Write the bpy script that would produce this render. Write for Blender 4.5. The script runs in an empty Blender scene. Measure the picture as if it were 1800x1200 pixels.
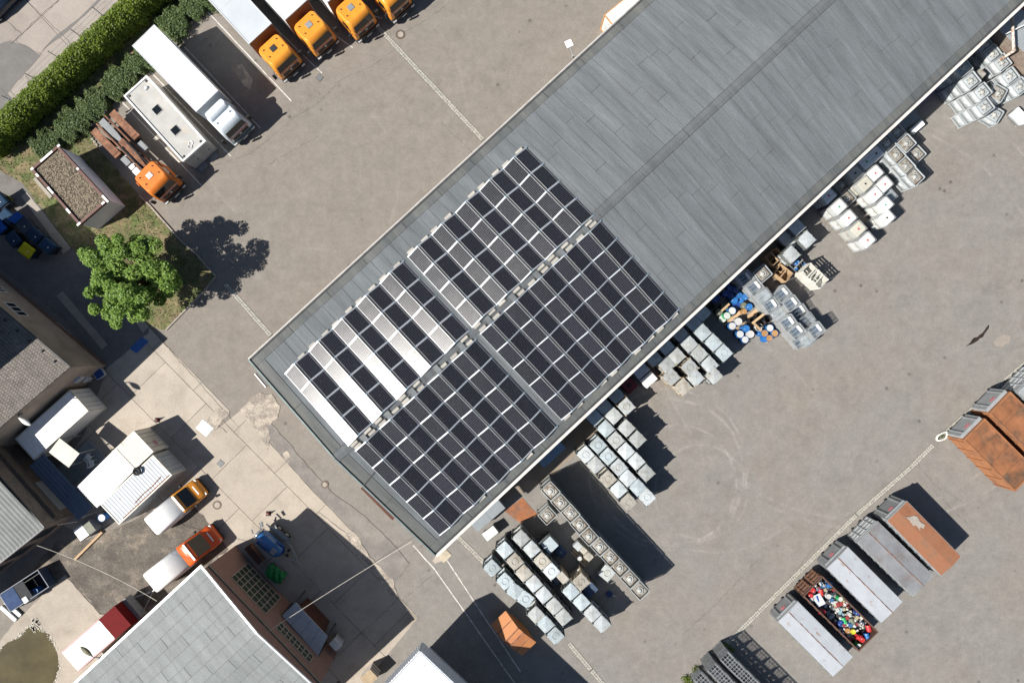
import bpy, math, random
import numpy as np
from math import sin, cos, pi, radians, atan2, hypot
from mathutils import Vector, Matrix

random.seed(7)
rng = np.random.default_rng(7)
scene = bpy.context.scene
COL = scene.collection

# ------------------------------------------------------------------ camera
H = 60.0                                   # drone height above the yard
cam = bpy.data.cameras.new('Camera')
cam.sensor_width = 36.0
cam.lens = 24.0
cam.clip_start = 0.5
cam.clip_end = 2000.0
camo = bpy.data.objects.new('Camera', cam)
COL.objects.link(camo)
camo.location = (0, 0, H)
camo.rotation_euler = (0, 0, 0)
scene.camera = camo

# ------------------------------------------------------------------ sky and sun
SUN_EL, SHADOW_DIR = 44.0, 24.0            # degrees; shadows fall towards +x turned by SHADOW_DIR
sx, sy = -cos(radians(SHADOW_DIR)), -sin(radians(SHADOW_DIR))   # towards the sun, horizontally
world = bpy.data.worlds.new('World')
scene.world = world
world.use_nodes = True
wn = world.node_tree
wn.nodes.clear()
sky = wn.nodes.new('ShaderNodeTexSky')
sky.sky_type = 'NISHITA'
sky.sun_disc = False
sky.sun_elevation = radians(SUN_EL)
sky.sun_rotation = atan2(sx, sy)
sky.altitude = 200
sky.air_density = 1.0
sky.dust_density = 0.6
bg = wn.nodes.new('ShaderNodeBackground')
bg.inputs['Strength'].default_value = 0.05
wo = wn.nodes.new('ShaderNodeOutputWorld')
wn.links.new(sky.outputs[0], bg.inputs['Color'])
wn.links.new(bg.outputs[0], wo.inputs['Surface'])

sun = bpy.data.lights.new('Sun', 'SUN')
sun.energy = 4.8
sun.angle = radians(0.53)
sun.color = (1.0, 0.955, 0.89)
suno = bpy.data.objects.new('Sun', sun)
COL.objects.link(suno)
sd = Vector((sx * cos(radians(SUN_EL)), sy * cos(radians(SUN_EL)), sin(radians(SUN_EL))))
suno.rotation_euler = sd.to_track_quat('Z', 'Y').to_euler()
suno.location = sd * 100

vs = scene.view_settings
vs.view_transform = 'Standard'
vs.look = 'None'
vs.exposure = 0.85
vs.gamma = 1.0
vs.use_curve_mapping = False

# ------------------------------------------------------------------ helpers
def G(px, py, h=0.0):
    """ground position of something of height h that the survey photo shows at px,py"""
    k = (H - h) / 1200.0
    return ((px - 900) * k, (600 - py) * k)

def wall_sh(px, py, B, d):
    """distance along and height on the vertical wall through B with direction d"""
    a = (px - 900) / 1200.0
    b = (600 - py) / 1200.0
    m = np.array([[d[0], a], [d[1], b]])
    r = np.array([H * a - B[0], H * b - B[1]])
    s, h = np.linalg.solve(m, r)
    return float(s), float(h)

def tag(o, label=None, cat=None, group=None, kind=None):
    if label: o['label'] = label
    if cat: o['category'] = cat
    if group: o['group'] = group
    if kind: o['kind'] = kind
    return o

def thing(name, label, cat, loc=(0, 0, 0), rz=0.0, group=None):
    o = bpy.data.objects.new(name, None)
    o.empty_display_size = 0.3
    COL.objects.link(o)
    o.location = loc if len(loc) == 3 else (loc[0], loc[1], 0)
    o.rotation_euler = (0, 0, rz)
    return tag(o, label, cat, group)

def link(name, me, parent=None, loc=(0, 0, 0), rot=(0, 0, 0)):
    o = bpy.data.objects.new(name, me)
    COL.objects.link(o)
    o.location = loc
    o.rotation_euler = rot
    if parent is not None:
        o.parent = parent
    return o

KIDS = {}
def copy_tree(o, loc=None, rz=None, label=None, group=None):
    c = o.copy(); COL.objects.link(c)
    if loc is not None: c.location = loc
    if rz is not None: c.rotation_euler = (0, 0, rz)
    if label: c['label'] = label
    if group: c['group'] = group
    for ch in KIDS.setdefault(o.name, list(o.children)):
        d = ch.copy(); COL.objects.link(d); d.parent = c
        for g in KIDS.setdefault(ch.name, list(ch.children)):
            e = g.copy(); COL.objects.link(e); e.parent = d
    return c

class MB:
    def __init__(s):
        s.v = []; s.f = []; s.m = []; s.sm = []
    def add(s, vs, fs, m=0, smooth=False):
        b = len(s.v)
        s.v += [tuple(p) for p in vs]
        for f in fs:
            s.f.append([b + i for i in f]); s.m.append(m); s.sm.append(smooth)
        return s
    def box(s, x0, x1, y0, y1, z0, z1, m=0):
        return s.add([(x0,y0,z0),(x1,y0,z0),(x1,y1,z0),(x0,y1,z0),(x0,y0,z1),(x1,y0,z1),(x1,y1,z1),(x0,y1,z1)],
                     [(3,2,1,0),(4,5,6,7),(0,1,5,4),(1,2,6,5),(2,3,7,6),(3,0,4,7)], m)
    def cbox(s, cx, cy, z0, sx_, sy_, h, rz=0, m=0):
        c, n = cos(rz), sin(rz)
        P = [(-sx_/2,-sy_/2),(sx_/2,-sy_/2),(sx_/2,sy_/2),(-sx_/2,sy_/2)]
        return s.poly([(cx+x*c-y*n, cy+x*n+y*c) for x, y in P], z0, z0+h, m)
    def poly(s, P, z0, z1, m=0, mside=None):
        n = len(P)
        a = sum(P[i][0]*P[(i+1)%n][1]-P[(i+1)%n][0]*P[i][1] for i in range(n))
        if a < 0: P = P[::-1]
        z0s = z0 if hasattr(z0, '__len__') else [z0]*n
        z1s = z1 if hasattr(z1, '__len__') else [z1]*n
        if a < 0:
            z0s, z1s = list(z0s)[::-1], list(z1s)[::-1]
        v = [(p[0],p[1],z) for p, z in zip(P, z0s)] + [(p[0],p[1],z) for p, z in zip(P, z1s)]
        s.add(v, [tuple(range(n, 2*n)), tuple(range(n-1, -1, -1))], m)
        b = len(s.v) - 2*n
        for i in range(n):
            j = (i+1) % n
            s.f.append([b+i, b+j, b+n+j, b+n+i]); s.m.append(m if mside is None else mside); s.sm.append(False)
        return s
    def cyl(s, cx, cy, z0, z1, r, n=12, m=0, r2=None, cap=True, smooth=True):
        r2 = r if r2 is None else r2
        v = [(cx+r*cos(2*pi*i/n), cy+r*sin(2*pi*i/n), z0) for i in range(n)] + \
            [(cx+r2*cos(2*pi*i/n), cy+r2*sin(2*pi*i/n), z1) for i in range(n)]
        s.add(v, [(i,(i+1)%n,n+(i+1)%n,n+i) for i in range(n)], m, smooth)
        b = len(s.v) - 2*n
        if cap:
            s.f.append([b+n+i for i in range(n)]); s.m.append(m); s.sm.append(False)
            s.f.append([b+n-1-i for i in range(n)]); s.m.append(m); s.sm.append(False)
        return s
    def tube(s, p, q, r, n=6, m=0, r2=None):
        p, q = Vector(p), Vector(q); d = q - p
        if d.length < 1e-6: return s
        d.normalize()
        a = d.orthogonal().normalized(); b = d.cross(a)
        r2 = r if r2 is None else r2
        v = [p + (a*cos(2*pi*i/n)+b*sin(2*pi*i/n))*r for i in range(n)] + [q + (a*cos(2*pi*i/n)+b*sin(2*pi*i/n))*r2 for i in range(n)]
        return s.add(v, [(i,(i+1)%n,n+(i+1)%n,n+i) for i in range(n)] + [tuple(range(n-1,-1,-1)), tuple(range(n,2*n))], m, n > 6)
    def path(s, pts, r, n=5, m=0):
        for a, b in zip(pts[:-1], pts[1:]): s.tube(a, b, r, n, m)
        return s
    def beam(s, p, q, w, h, m=0):
        p, q = Vector(p), Vector(q); d = (q-p).normalized()
        up = Vector((0,0,1)) if abs(d.z) < .95 else Vector((1,0,0))
        a = d.cross(up).normalized()*w/2; b = a.cross(d).normalized()*h/2
        v = [p-a-b,p+a-b,p+a+b,p-a+b,q-a-b,q+a-b,q+a+b,q-a+b]
        return s.add(v, [(3,2,1,0),(4,5,6,7),(0,1,5,4),(1,2,6,5),(2,3,7,6),(3,0,4,7)], m)
    def slab(s, c, t=.02, m=0):
        """thin plate over four corner points, thickness t along its normal"""
        c = [Vector(p) for p in c]
        n = (c[1]-c[0]).cross(c[-1]-c[0]).normalized()*t
        v = c + [p+n for p in c]; k = len(c)
        return s.add(v, [tuple(range(k-1,-1,-1)), tuple(range(k,2*k))] + [(i,(i+1)%k,k+(i+1)%k,k+i) for i in range(k)], m)
    def loft(s, rings, m=0, smooth=True, cap=True):
        n = len(rings[0]); b = len(s.v)
        for r in rings: s.v += [tuple(p) for p in r]
        for k in range(len(rings)-1):
            for i in range(n):
                j = (i+1) % n
                s.f.append([b+k*n+i, b+k*n+j, b+(k+1)*n+j, b+(k+1)*n+i]); s.m.append(m); s.sm.append(smooth)
        if cap:
            s.f.append([b+i for i in range(n-1,-1,-1)]); s.m.append(m); s.sm.append(False)
            s.f.append([b+(len(rings)-1)*n+i for i in range(n)]); s.m.append(m); s.sm.append(False)
        return s
    def torus(s, c, R, r, n=18, k=8, m=0, axis='z', sx_=1, sy_=1):
        v = []
        for i in range(n):
            t = 2*pi*i/n
            for j in range(k):
                u = 2*pi*j/k
                a, b, z = (R+r*cos(u))*cos(t)*sx_, (R+r*cos(u))*sin(t)*sy_, r*sin(u)
                p = (a,b,z) if axis == 'z' else ((a,z,b) if axis == 'y' else (z,a,b))
                v.append((c[0]+p[0], c[1]+p[1], c[2]+p[2]))
        return s.add(v, [(i*k+j, ((i+1)%n)*k+j, ((i+1)%n)*k+(j+1)%k, i*k+(j+1)%k) for i in range(n) for j in range(k)], m, True)
    def mesh(s, name, mats):
        me = bpy.data.meshes.new(name)
        me.from_pydata(s.v, [], s.f)
        for mt in (mats if isinstance(mats, (list, tuple)) else [mats]): me.materials.append(mt)
        me.polygons.foreach_set('material_index', s.m)
        me.polygons.foreach_set('use_smooth', s.sm)
        me.validate(); me.update()
        return me
    def build(s, name, mats, parent=None, loc=(0,0,0), rot=(0,0,0)):
        return link(name, s.mesh(name, mats), parent, loc, rot)

def rrect(x0, x1, hw, z, r=.15, n=3, y0=None):
    """rounded rectangle ring at height z, from x0 to x1, half width hw"""
    ya, yb = (-hw if y0 is None else y0), hw
    out = []
    for cx, cy, a in ((x1-r, yb-r, 0), (x0+r, yb-r, 90), (x0+r, ya+r, 180), (x1-r, ya+r, 270)):
        for i in range(n+1):
            t = radians(a + 90*i/n)
            out.append((cx+r*cos(t), cy+r*sin(t), z))
    return out

def fastmesh(name, verts, nper, mat):
    """verts (N*nper,3) -> N separate faces"""
    N = len(verts)//nper
    me = bpy.data.meshes.new(name)
    me.vertices.add(len(verts)); me.vertices.foreach_set('co', np.asarray(verts, dtype=np.float32).ravel())
    me.loops.add(N*nper); me.loops.foreach_set('vertex_index', np.arange(N*nper, dtype=np.int32))
    me.polygons.add(N)
    me.polygons.foreach_set('loop_start', np.arange(0, N*nper, nper, dtype=np.int32))
    me.polygons.foreach_set('loop_total', np.full(N, nper, dtype=np.int32))
    me.materials.append(mat); me.update(); me.validate()
    return me

def leaves(C, size, up=.5, aspect=.6, var=.4, out=None):
    """leaf quads around centres C; normals mix of random, up and outward"""
    n = len(C)
    nr = rng.normal(size=(n,3)); nr /= np.linalg.norm(nr, axis=1)[:,None]
    nr[:,2] = np.abs(nr[:,2]); nr = nr*(1-up) + np.array([0,0,1])*up
    if out is not None: nr = nr + out
    nr /= np.linalg.norm(nr, axis=1)[:,None]
    t = rng.normal(size=(n,3)); a = np.cross(nr, t); a /= np.linalg.norm(a, axis=1)[:,None]
    b = np.cross(nr, a)
    sz = size*(1+var*rng.uniform(-1,1,size=n))[:,None]
    a = a*sz*.5; b = b*sz*.5*aspect
    V = np.stack([C-a, C+b, C+a, C-b], axis=1).reshape(-1,3)
    return V

def clip_poly(subj, clipc):
    """Sutherland-Hodgman; clipc convex ccw"""
    out = list(subj)
    for i in range(len(clipc)):
        a, b = clipc[i], clipc[(i+1)%len(clipc)]
        inp, out = out, []
        if not inp: return []
        side = lambda p: (b[0]-a[0])*(p[1]-a[1])-(b[1]-a[1])*(p[0]-a[0])
        for k in range(len(inp)):
            p, q = inp[k-1], inp[k]
            sp, sq = side(p), side(q)
            if (sp >= 0) != (sq >= 0):
                t = sp/(sp-sq)
                out.append((p[0]+t*(q[0]-p[0]), p[1]+t*(q[1]-p[1])))
            if sq >= 0: out.append(q)
    return out

def parea(P):
    return abs(sum(P[i][0]*P[(i+1)%len(P)][1]-P[(i+1)%len(P)][0]*P[i][1] for i in range(len(P))))/2

def inpoly(x, y, P):
    c = False
    for i in range(len(P)):
        a, b = P[i-1], P[i]
        if (a[1] > y) != (b[1] > y) and x < (b[0]-a[0])*(y-a[1])/(b[1]-a[1])+a[0]: c = not c
    return c

def rough_line(pts, step=.35, jit=.05):
    out = []
    for (a, b) in zip(pts[:-1], pts[1:]):
        L = hypot(b[0]-a[0], b[1]-a[1]); k = max(1, int(L/step))
        for i in range(k):
            t = i/k; j = jit if i else 0
            out.append((a[0]+(b[0]-a[0])*t+random.uniform(-j,j), a[1]+(b[1]-a[1])*t+random.uniform(-j,j)))
    out.append(pts[-1])
    return out

def ribbon(mb, pts, w, z, m=0, wv=0.0):
    n = len(pts); L = []; R = []
    for i in range(n):
        a = pts[max(0,i-1)]; b = pts[min(n-1,i+1)]
        d = Vector((b[0]-a[0], b[1]-a[1])).normalized() if a != b else Vector((1,0))
        ww = w*(1+random.uniform(-wv,wv))/2
        L.append((pts[i][0]-d.y*ww, pts[i][1]+d.x*ww, z)); R.append((pts[i][0]+d.y*ww, pts[i][1]-d.x*ww, z))
    mb.add(L+R, [(i, n+i, n+i+1, i+1) for i in range(n-1)], m)

# ------------------------------------------------------------------ materials
def M(name, col, rough=.7, metal=0.0, var=.15, scale=2.0, col2=None, mixlo=.45, mixhi=.6, mixscale=1.2, rand=0.0, bump=0.0, bscale=40,
      spec=.4, pos=False, fine=.08, fscale=30, stretch=None, srot=0.0, coat=0.0, streak=None):
    m = bpy.data.materials.new(name); m.use_nodes = True
    nt = m.node_tree; N = nt.nodes; L = nt.links
    p = N['Principled BSDF']
    p.inputs['Roughness'].default_value = rough
    p.inputs['Metallic'].default_value = metal
    p.inputs['Specular IOR Level'].default_value = spec
    if coat: p.inputs['Coat Weight'].default_value = coat; p.inputs['Coat Roughness'].default_value = .08
    oi = N.new('ShaderNodeObjectInfo')
    if pos:
        co = N.new('ShaderNodeNewGeometry').outputs['Position']
    else:
        tc = N.new('ShaderNodeTexCoord')
        mul = N.new('ShaderNodeVectorMath'); mul.operation = 'SCALE'
        cb = N.new('ShaderNodeCombineXYZ')
        for i in range(3): L.new(oi.outputs['Random'], cb.inputs[i])
        L.new(cb.outputs[0], mul.inputs[0]); mul.inputs['Scale'].default_value = 57.0
        ad = N.new('ShaderNodeVectorMath'); ad.operation = 'ADD'
        L.new(tc.outputs['Object'], ad.inputs[0]); L.new(mul.outputs[0], ad.inputs[1])
        co = ad.outputs[0]
    if stretch:
        mp = N.new('ShaderNodeMapping'); mp.vector_type = 'TEXTURE'; mp.inputs['Scale'].default_value = tuple(1/k for k in stretch); mp.inputs['Rotation'].default_value = (0,0,srot)
        L.new(co, mp.inputs['Vector']); co2 = mp.outputs[0]
    else: co2 = co
    def noise(sc, det=4, rgh=.6, c=None):
        n = N.new('ShaderNodeTexNoise'); n.inputs['Scale'].default_value = sc
        n.inputs['Detail'].default_value = det; n.inputs['Roughness'].default_value = rgh
        L.new(c or co, n.inputs['Vector']); return n.outputs['Fac']
    def rangen(fac, a, b, lo=.3, hi=.7):
        r = N.new('ShaderNodeMapRange'); r.inputs['From Min'].default_value = lo; r.inputs['From Max'].default_value = hi
        r.inputs['To Min'].default_value = a; r.inputs['To Max'].default_value = b; L.new(fac, r.inputs['Value']); return r.outputs[0]
    def mixc(fac, a, b, mode='MIX'):
        x = N.new('ShaderNodeMix'); x.data_type = 'RGBA'; x.blend_type = mode
        for s_, val in ((0, fac), (6, a), (7, b)):
            if hasattr(val, 'is_linked'): L.new(val, x.inputs[s_])
            else: x.inputs[s_].default_value = val if s_ == 0 else (*val[:3], 1)
        return x.outputs[2]
    c = (*col, 1)
    cur = N.new('ShaderNodeRGB'); cur.outputs[0].default_value = c; cur = cur.outputs[0]
    if col2:
        f = rangen(noise(mixscale, 6, .62, co2), 0, 1, mixlo, mixhi)
        cur = mixc(f, cur, col2)
    v1 = rangen(noise(scale, 5, .6, co2), 1-var, 1+var)
    v2 = rangen(noise(fscale, 2, .5), 1-fine, 1+fine)
    mm = N.new('ShaderNodeMath'); mm.operation = 'MULTIPLY'; L.new(v1, mm.inputs[0]); L.new(v2, mm.inputs[1])
    val = mm.outputs[0]
    if rand:
        r = N.new('ShaderNodeMapRange'); r.inputs['To Min'].default_value = 1-rand; r.inputs['To Max'].default_value = 1+rand
        L.new(oi.outputs['Random'], r.inputs['Value'])
        m2 = N.new('ShaderNodeMath'); m2.operation = 'MULTIPLY'; L.new(val, m2.inputs[0]); L.new(r.outputs[0], m2.inputs[1]); val = m2.outputs[0]
    sc = N.new('ShaderNodeVectorMath'); sc.operation = 'SCALE'
    L.new(cur, sc.inputs[0]); L.new(val, sc.inputs['Scale'])
    L.new(sc.outputs[0], p.inputs['Base Color'])
    if bump:
        b = N.new('ShaderNodeBump'); b.inputs['Strength'].default_value = bump; b.inputs['Distance'].default_value = .02
        L.new(noise(bscale, 3), b.inputs['Height']); L.new(b.outputs[0], p.inputs['Normal'])
    m['pbsdf'] = 1
    return m

def leafmat(name, c1, c2, trans=.25):
    m = bpy.data.materials.new(name); m.use_nodes = True
    nt = m.node_tree; N = nt.nodes; L = nt.links
    p = N['Principled BSDF']; p.inputs['Roughness'].default_value = .55; p.inputs['Specular IOR Level'].default_value = .35
    g = N.new('ShaderNodeNewGeometry')
    n = N.new('ShaderNodeTexNoise'); n.inputs['Scale'].default_value = .9; n.inputs['Detail'].default_value = 3
    L.new(g.outputs['Position'], n.inputs['Vector'])
    a = N.new('ShaderNodeMath'); a.operation = 'ADD'; L.new(g.outputs['Random Per Island'], a.inputs[0]); L.new(n.outputs['Fac'], a.inputs[1])
    r = N.new('ShaderNodeMapRange'); r.inputs['From Min'].default_value = .35; r.inputs['From Max'].default_value = 1.25; L.new(a.outputs[0], r.inputs['Value'])
    x = N.new('ShaderNodeMix'); x.data_type = 'RGBA'; L.new(r.outputs[0], x.inputs[0])
    x.inputs[6].default_value = (*c1, 1); x.inputs[7].default_value = (*c2, 1)
    L.new(x.outputs[2], p.inputs['Base Color'])
    t = N.new('ShaderNodeBsdfTranslucent'); L.new(x.outputs[2], t.inputs['Color'])
    ms = N.new('ShaderNodeMixShader'); ms.inputs[0].default_value = trans
    L.new(p.outputs[0], ms.inputs[1]); L.new(t.outputs[0], ms.inputs[2])
    L.new(ms.outputs[0], N['Material Output'].inputs['Surface'])
    return m

WHITE = M('white_paint', (.78,.78,.76), .45, var=.05, rand=.04)
WHITE_DIRTY = M('white_paint_dirty', (.62,.62,.6), .5, var=.12, col2=(.45,.43,.38), mixlo=.5, mixhi=.75, rand=.05)
LIGHTGREY = M('light_grey_paint', (.42,.44,.45), .5, var=.1, rand=.05)
GREY = M('grey_paint', (.2,.21,.215), .55, var=.15, rand=.08)
DARK = M('dark_paint', (.025,.026,.028), .55, var=.2)
BLACK = M('black_rubber', (.012,.012,.013), .7, var=.2)
TYRE = M('tyre_rubber', (.018,.018,.019), .85, var=.2)
GLASSD = M('dark_glass', (.008,.01,.012), .08, var=.1, spec=.6)
STEEL = M('galvanised_steel', (.36,.38,.39), .45, .4, var=.15, rand=.1)
DARKSTEEL = M('dark_steel', (.07,.072,.075), .55, .4, var=.2)
ORANGE = M('orange_paint', (.66,.255,.028), .35, var=.07, rand=.05, coat=.3)
ORANGE2 = M('orange_paint_faded', (.56,.155,.02), .45, var=.12, rand=.05)
ORANGE3 = M('signal_orange_paint', (.62,.09,.012), .35, var=.07, coat=.3)
RUST = M('rusty_steel', (.16,.075,.045), .85, var=.3, col2=(.24,.12,.07), mixscale=2.5, bump=.3)
REDP = M('dark_red_paint', (.115,.006,.007), .7, var=.08, spec=.1)
BLUEP = M('blue_paint', (.02,.09,.3), .4, var=.15)
ALU = M('aluminium', (.62,.63,.64), .4, .3, var=.1)
CONCRETE = M('concrete', (.29,.26,.22), .85, var=.14, scale=1.2, fine=.1, bump=.2)
# ------------------------------------------------------------------ ground
def ground_mat():
    m = bpy.data.materials.new('asphalt'); m.use_nodes = True
    nt = m.node_tree; N = nt.nodes; L = nt.links
    p = N['Principled BSDF']; p.inputs['Roughness'].default_value = .88; p.inputs['Specular IOR Level'].default_value = .25
    pos = N.new('ShaderNodeNewGeometry').outputs['Position']
    def noise(sc, det=5, rg=.6, st=None, rot=0):
        c = pos
        if st:
            mp = N.new('ShaderNodeMapping'); mp.vector_type = 'TEXTURE'; mp.inputs['Scale'].default_value = tuple(1/k for k in st); mp.inputs['Rotation'].default_value = (0,0,rot)
            L.new(pos, mp.inputs['Vector']); c = mp.outputs[0]
        n = N.new('ShaderNodeTexNoise'); n.inputs['Scale'].default_value = sc; n.inputs['Detail'].default_value = det; n.inputs['Roughness'].default_value = rg
        L.new(c, n.inputs['Vector']); return n.outputs['Fac']
    def rg(f, lo, hi, a, b):
        r = N.new('ShaderNodeMapRange'); r.inputs['From Min'].default_value = lo; r.inputs['From Max'].default_value = hi
        r.inputs['To Min'].default_value = a; r.inputs['To Max'].default_value = b; L.new(f, r.inputs['Value']); return r.outputs[0]
    def mul(a, b, op='MULTIPLY'):
        x = N.new('ShaderNodeMath'); x.operation = op
        for i, q in enumerate((a, b)):
            if hasattr(q, 'is_linked'): L.new(q, x.inputs[i])
            else: x.inputs[i].default_value = q
        return x.outputs[0]
    def mix(f, a, b):
        x = N.new('ShaderNodeMix'); x.data_type = 'RGBA'; L.new(f, x.inputs[0])
        for i, q in ((6, a), (7, b)):
            if hasattr(q, 'is_linked'): L.new(q, x.inputs[i])
            else: x.inputs[i].default_value = (*q, 1)
        return x.outputs[2]
    # warm patch in the north yard, greyer asphalt in the south-east yard
    sep = N.new('ShaderNodeSeparateXYZ'); L.new(pos, sep.inputs[0])
    dd = mul(mul(sep.outputs[0], .68), mul(sep.outputs[1], -.73), 'ADD')
    zone = rg(mul(dd, mul(noise(.12), 8), 'ADD'), -4, 9, 0, 1)
    c = mix(zone, (.196,.176,.153), (.193,.182,.166))
    dust = rg(noise(.11, 6, .68), .46, .66, 0, .65)
    c = mix(dust, c, (.205,.178,.152))
    damp = rg(noise(.3, 6, .72), .53, .75, 0, .42)
    c = mix(damp, c, (.115,.102,.094))
    # traffic wear streaks along the yard
    st = rg(noise(1.0, 5, .65, (.05,.7,1), radians(43)), .5, .72, 0, .34)
    c = mix(st, c, (.225,.205,.185))
    # circular tyre sweeps where lorries turn
    for cx, cy, R, w, amt in ((14.0,-11.5,6.4,.16,.5),(13.7,-11.2,7.0,.12,.4),(14.5,-12.5,5.2,.14,.4),(16.6,-13.2,4.1,.12,.35),(30,2,17.5,.14,.3),(31,3,19.4,.12,.28),(18,-9,9.5,.12,.25),(-19,14,9,.14,.2),(-16,20,12,.12,.2)):
        dv = N.new('ShaderNodeVectorMath'); dv.operation = 'DISTANCE'; L.new(pos, dv.inputs[0]); dv.inputs[1].default_value = (cx, cy, 0)
        wob = mul(noise(.25, 3), .5)
        dist = mul(mul(mul(dv.outputs['Value'], wob, 'ADD'), R+.25, 'SUBTRACT'), 1.0)
        ab = N.new('ShaderNodeMath'); ab.operation = 'ABSOLUTE'; L.new(dist, ab.inputs[0])
        band = rg(ab.outputs[0], 0, w*1.4, 1, 0)
        brk = rg(noise(.5, 5, .7), .44, .60, 0, min(.7, amt*1.3))
        c = mix(mul(band, brk), c, (.31,.285,.26))
    # oil spots
    vo = N.new('ShaderNodeTexVoronoi'); vo.inputs['Scale'].default_value = .55; L.new(pos, vo.inputs['Vector'])
    spot = mul(rg(vo.outputs['Distance'], .03, .12, 1, 0), rg(noise(.3), .46, .58, 0, .8))
    c = mix(spot, c, (.06,.055,.05))
    fl = rg(noise(.8, 6, .75), .35, .68, .90, 1.10)
    gr = rg(noise(11, 4, .75), .25, .75, .74, 1.26)
    gr2 = rg(noise(2.2, 5, .75), .3, .7, .91, 1.09)
    sc = N.new('ShaderNodeVectorMath'); sc.operation = 'SCALE'; L.new(c, sc.inputs[0]); L.new(mul(mul(gr, gr2), fl), sc.inputs['Scale'])
    L.new(sc.outputs[0], p.inputs['Base Color'])
    b = N.new('ShaderNodeBump'); b.inputs['Strength'].default_value = .25; b.inputs['Distance'].default_value = .02
    L.new(noise(25, 3), b.inputs['Height']); L.new(b.outputs[0], p.inputs['Normal'])
    return m
ASPHALT = ground_mat()
yard = MB().add([(-400,-400,0),(400,-400,0),(400,400,0),(-400,400,0)], [(0,1,2,3)]).build('asphalt_yard', ASPHALT)
tag(yard, kind='structure')

PATCH = M('asphalt_patch', (.168,.155,.142), .9, var=.12, scale=.8, pos=True, fine=.16, fscale=16, bump=.25, col2=(.195,.178,.16), mixscale=.4)
ROADP = M('grey_road_patch', (.145,.137,.13), .9, var=.1, scale=.8, pos=True, fine=.12, fscale=16)
ROUGHG = M('oily_gravel', (.105,.092,.078), .95, var=.3, scale=.7, pos=True, fine=.3, fscale=9, bump=.5, bscale=14, col2=(.22,.185,.145), mixscale=.55, mixlo=.5, mixhi=.68)
SLABM = M('concrete_slab', (.36,.316,.265), .92, spec=.15, var=.09, scale=.35, pos=True, fine=.09, fscale=12, rand=.05, bump=.15, col2=(.285,.247,.203), mixscale=.6, mixlo=.48, mixhi=.75)
SLABR = M('road_concrete', (.285,.25,.22), .88, var=.08, scale=.35, pos=True, fine=.09, fscale=12, rand=.06, col2=(.24,.21,.19), mixscale=.5, mixlo=.5, mixhi=.7)
JOINT = M('slab_joint', (.14,.12,.098), .95, var=.3, scale=4, pos=True)
CRACK = M('crack_filler', (.095,.086,.078), .9, var=.3, pos=True, scale=5)
DUST = M('mortar_rubble', (.36,.315,.26), .95, var=.16, scale=2.0, pos=True, fine=.25, fscale=9, bump=.5, bscale=12, col2=(.235,.205,.175), mixscale=.9)
LINEW = M('road_marking', (.52,.5,.46), .8, var=.2, scale=3, pos=True, fine=.25, fscale=12, col2=(.25,.23,.21), mixscale=2.5, mixlo=.52, mixhi=.68)
COBBLE = M('granite_setts', (.34,.325,.285), .85, var=.25, scale=6, pos=True)
COBJ = M('sett_bedding', (.13,.12,.1), .95, var=.3, scale=5, pos=True)
SOIL = M('soil_and_dry_grass', (.17,.135,.075), .95, var=.3, scale=1.4, pos=True, fine=.3, fscale=10, bump=.6, bscale=12, col2=(.085,.105,.035), mixscale=.8, mixlo=.42, mixhi=.6)
PATHM = M('path_asphalt', (.14,.13,.122), .9, var=.15, scale=1, pos=True, fine=.15, fscale=12)

def px_poly(P, h=0): return [G(x, y, h) for x, y in P]

def sheet(name, P, z, mat, parent, jit=.06, step=.5, t=.0):
    pts = rough_line([*P, P[0]], step, jit)[:-1]
    mb = MB(); mb.poly(pts, -.02, z, 0)
    return mb.build(name, mat, parent)

def slab_field(sname, zone, origin, ang, du, dv, mat, ztop=.024, gap=.045, ushift=0):
    base = sheet(sname, zone, .006, JOINT, None, .05)
    tag(base, kind='structure')
    c, s = cos(ang), sin(ang)
    loc = [((x-origin[0])*c+(y-origin[1])*s, -(x-origin[0])*s+(y-origin[1])*c) for x, y in zone]
    u0, u1 = min(p[0] for p in loc), max(p[0] for p in loc); v0, v1 = min(p[1] for p in loc), max(p[1] for p in loc)
    for j in range(int(v0//dv), int(v1//dv)+1):
        off = ushift if j % 2 else 0
        for i in range(int((u0-off)//du), int((u1-off)//du)+1):
            a, b = i*du+off, (i+1)*du+off; q, r = j*dv, (j+1)*dv
            cell = [(a+gap/2,q+gap/2),(b-gap/2,q+gap/2),(b-gap/2,r-gap/2),(a+gap/2,r-gap/2)]
            cl = clip_poly(loc, cell)
            if len(cl) < 3 or parea(cl) < .15: continue
            cl = rough_line([*cl, cl[0]], .8, .012)[:-1]
            W = [(origin[0]+x*c-y*s, origin[1]+x*s+y*c) for x, y in cl]
            dz = random.uniform(-.004, .004)
            MB().poly(W, .0, ztop+dz).build('concrete_slab', mat, base)
    return base

# concrete slabs of the west yard
zoneA = px_poly([(170,560),(262,575),(404,722),(380,755),(422,722),(457,760),(489,795),(547,860),(587,900),(617,932),(700,1048),(735,1085),(640,1200),(520,1200),(400,1010),(330,878),(262,900),(205,915),(150,940),(60,900),(150,760),(190,640)])
conc = slab_field('concrete_yard', zoneA, G(340,686), radians(-45.5), 5.1, 4.35, SLABM, ushift=1.6)
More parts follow.
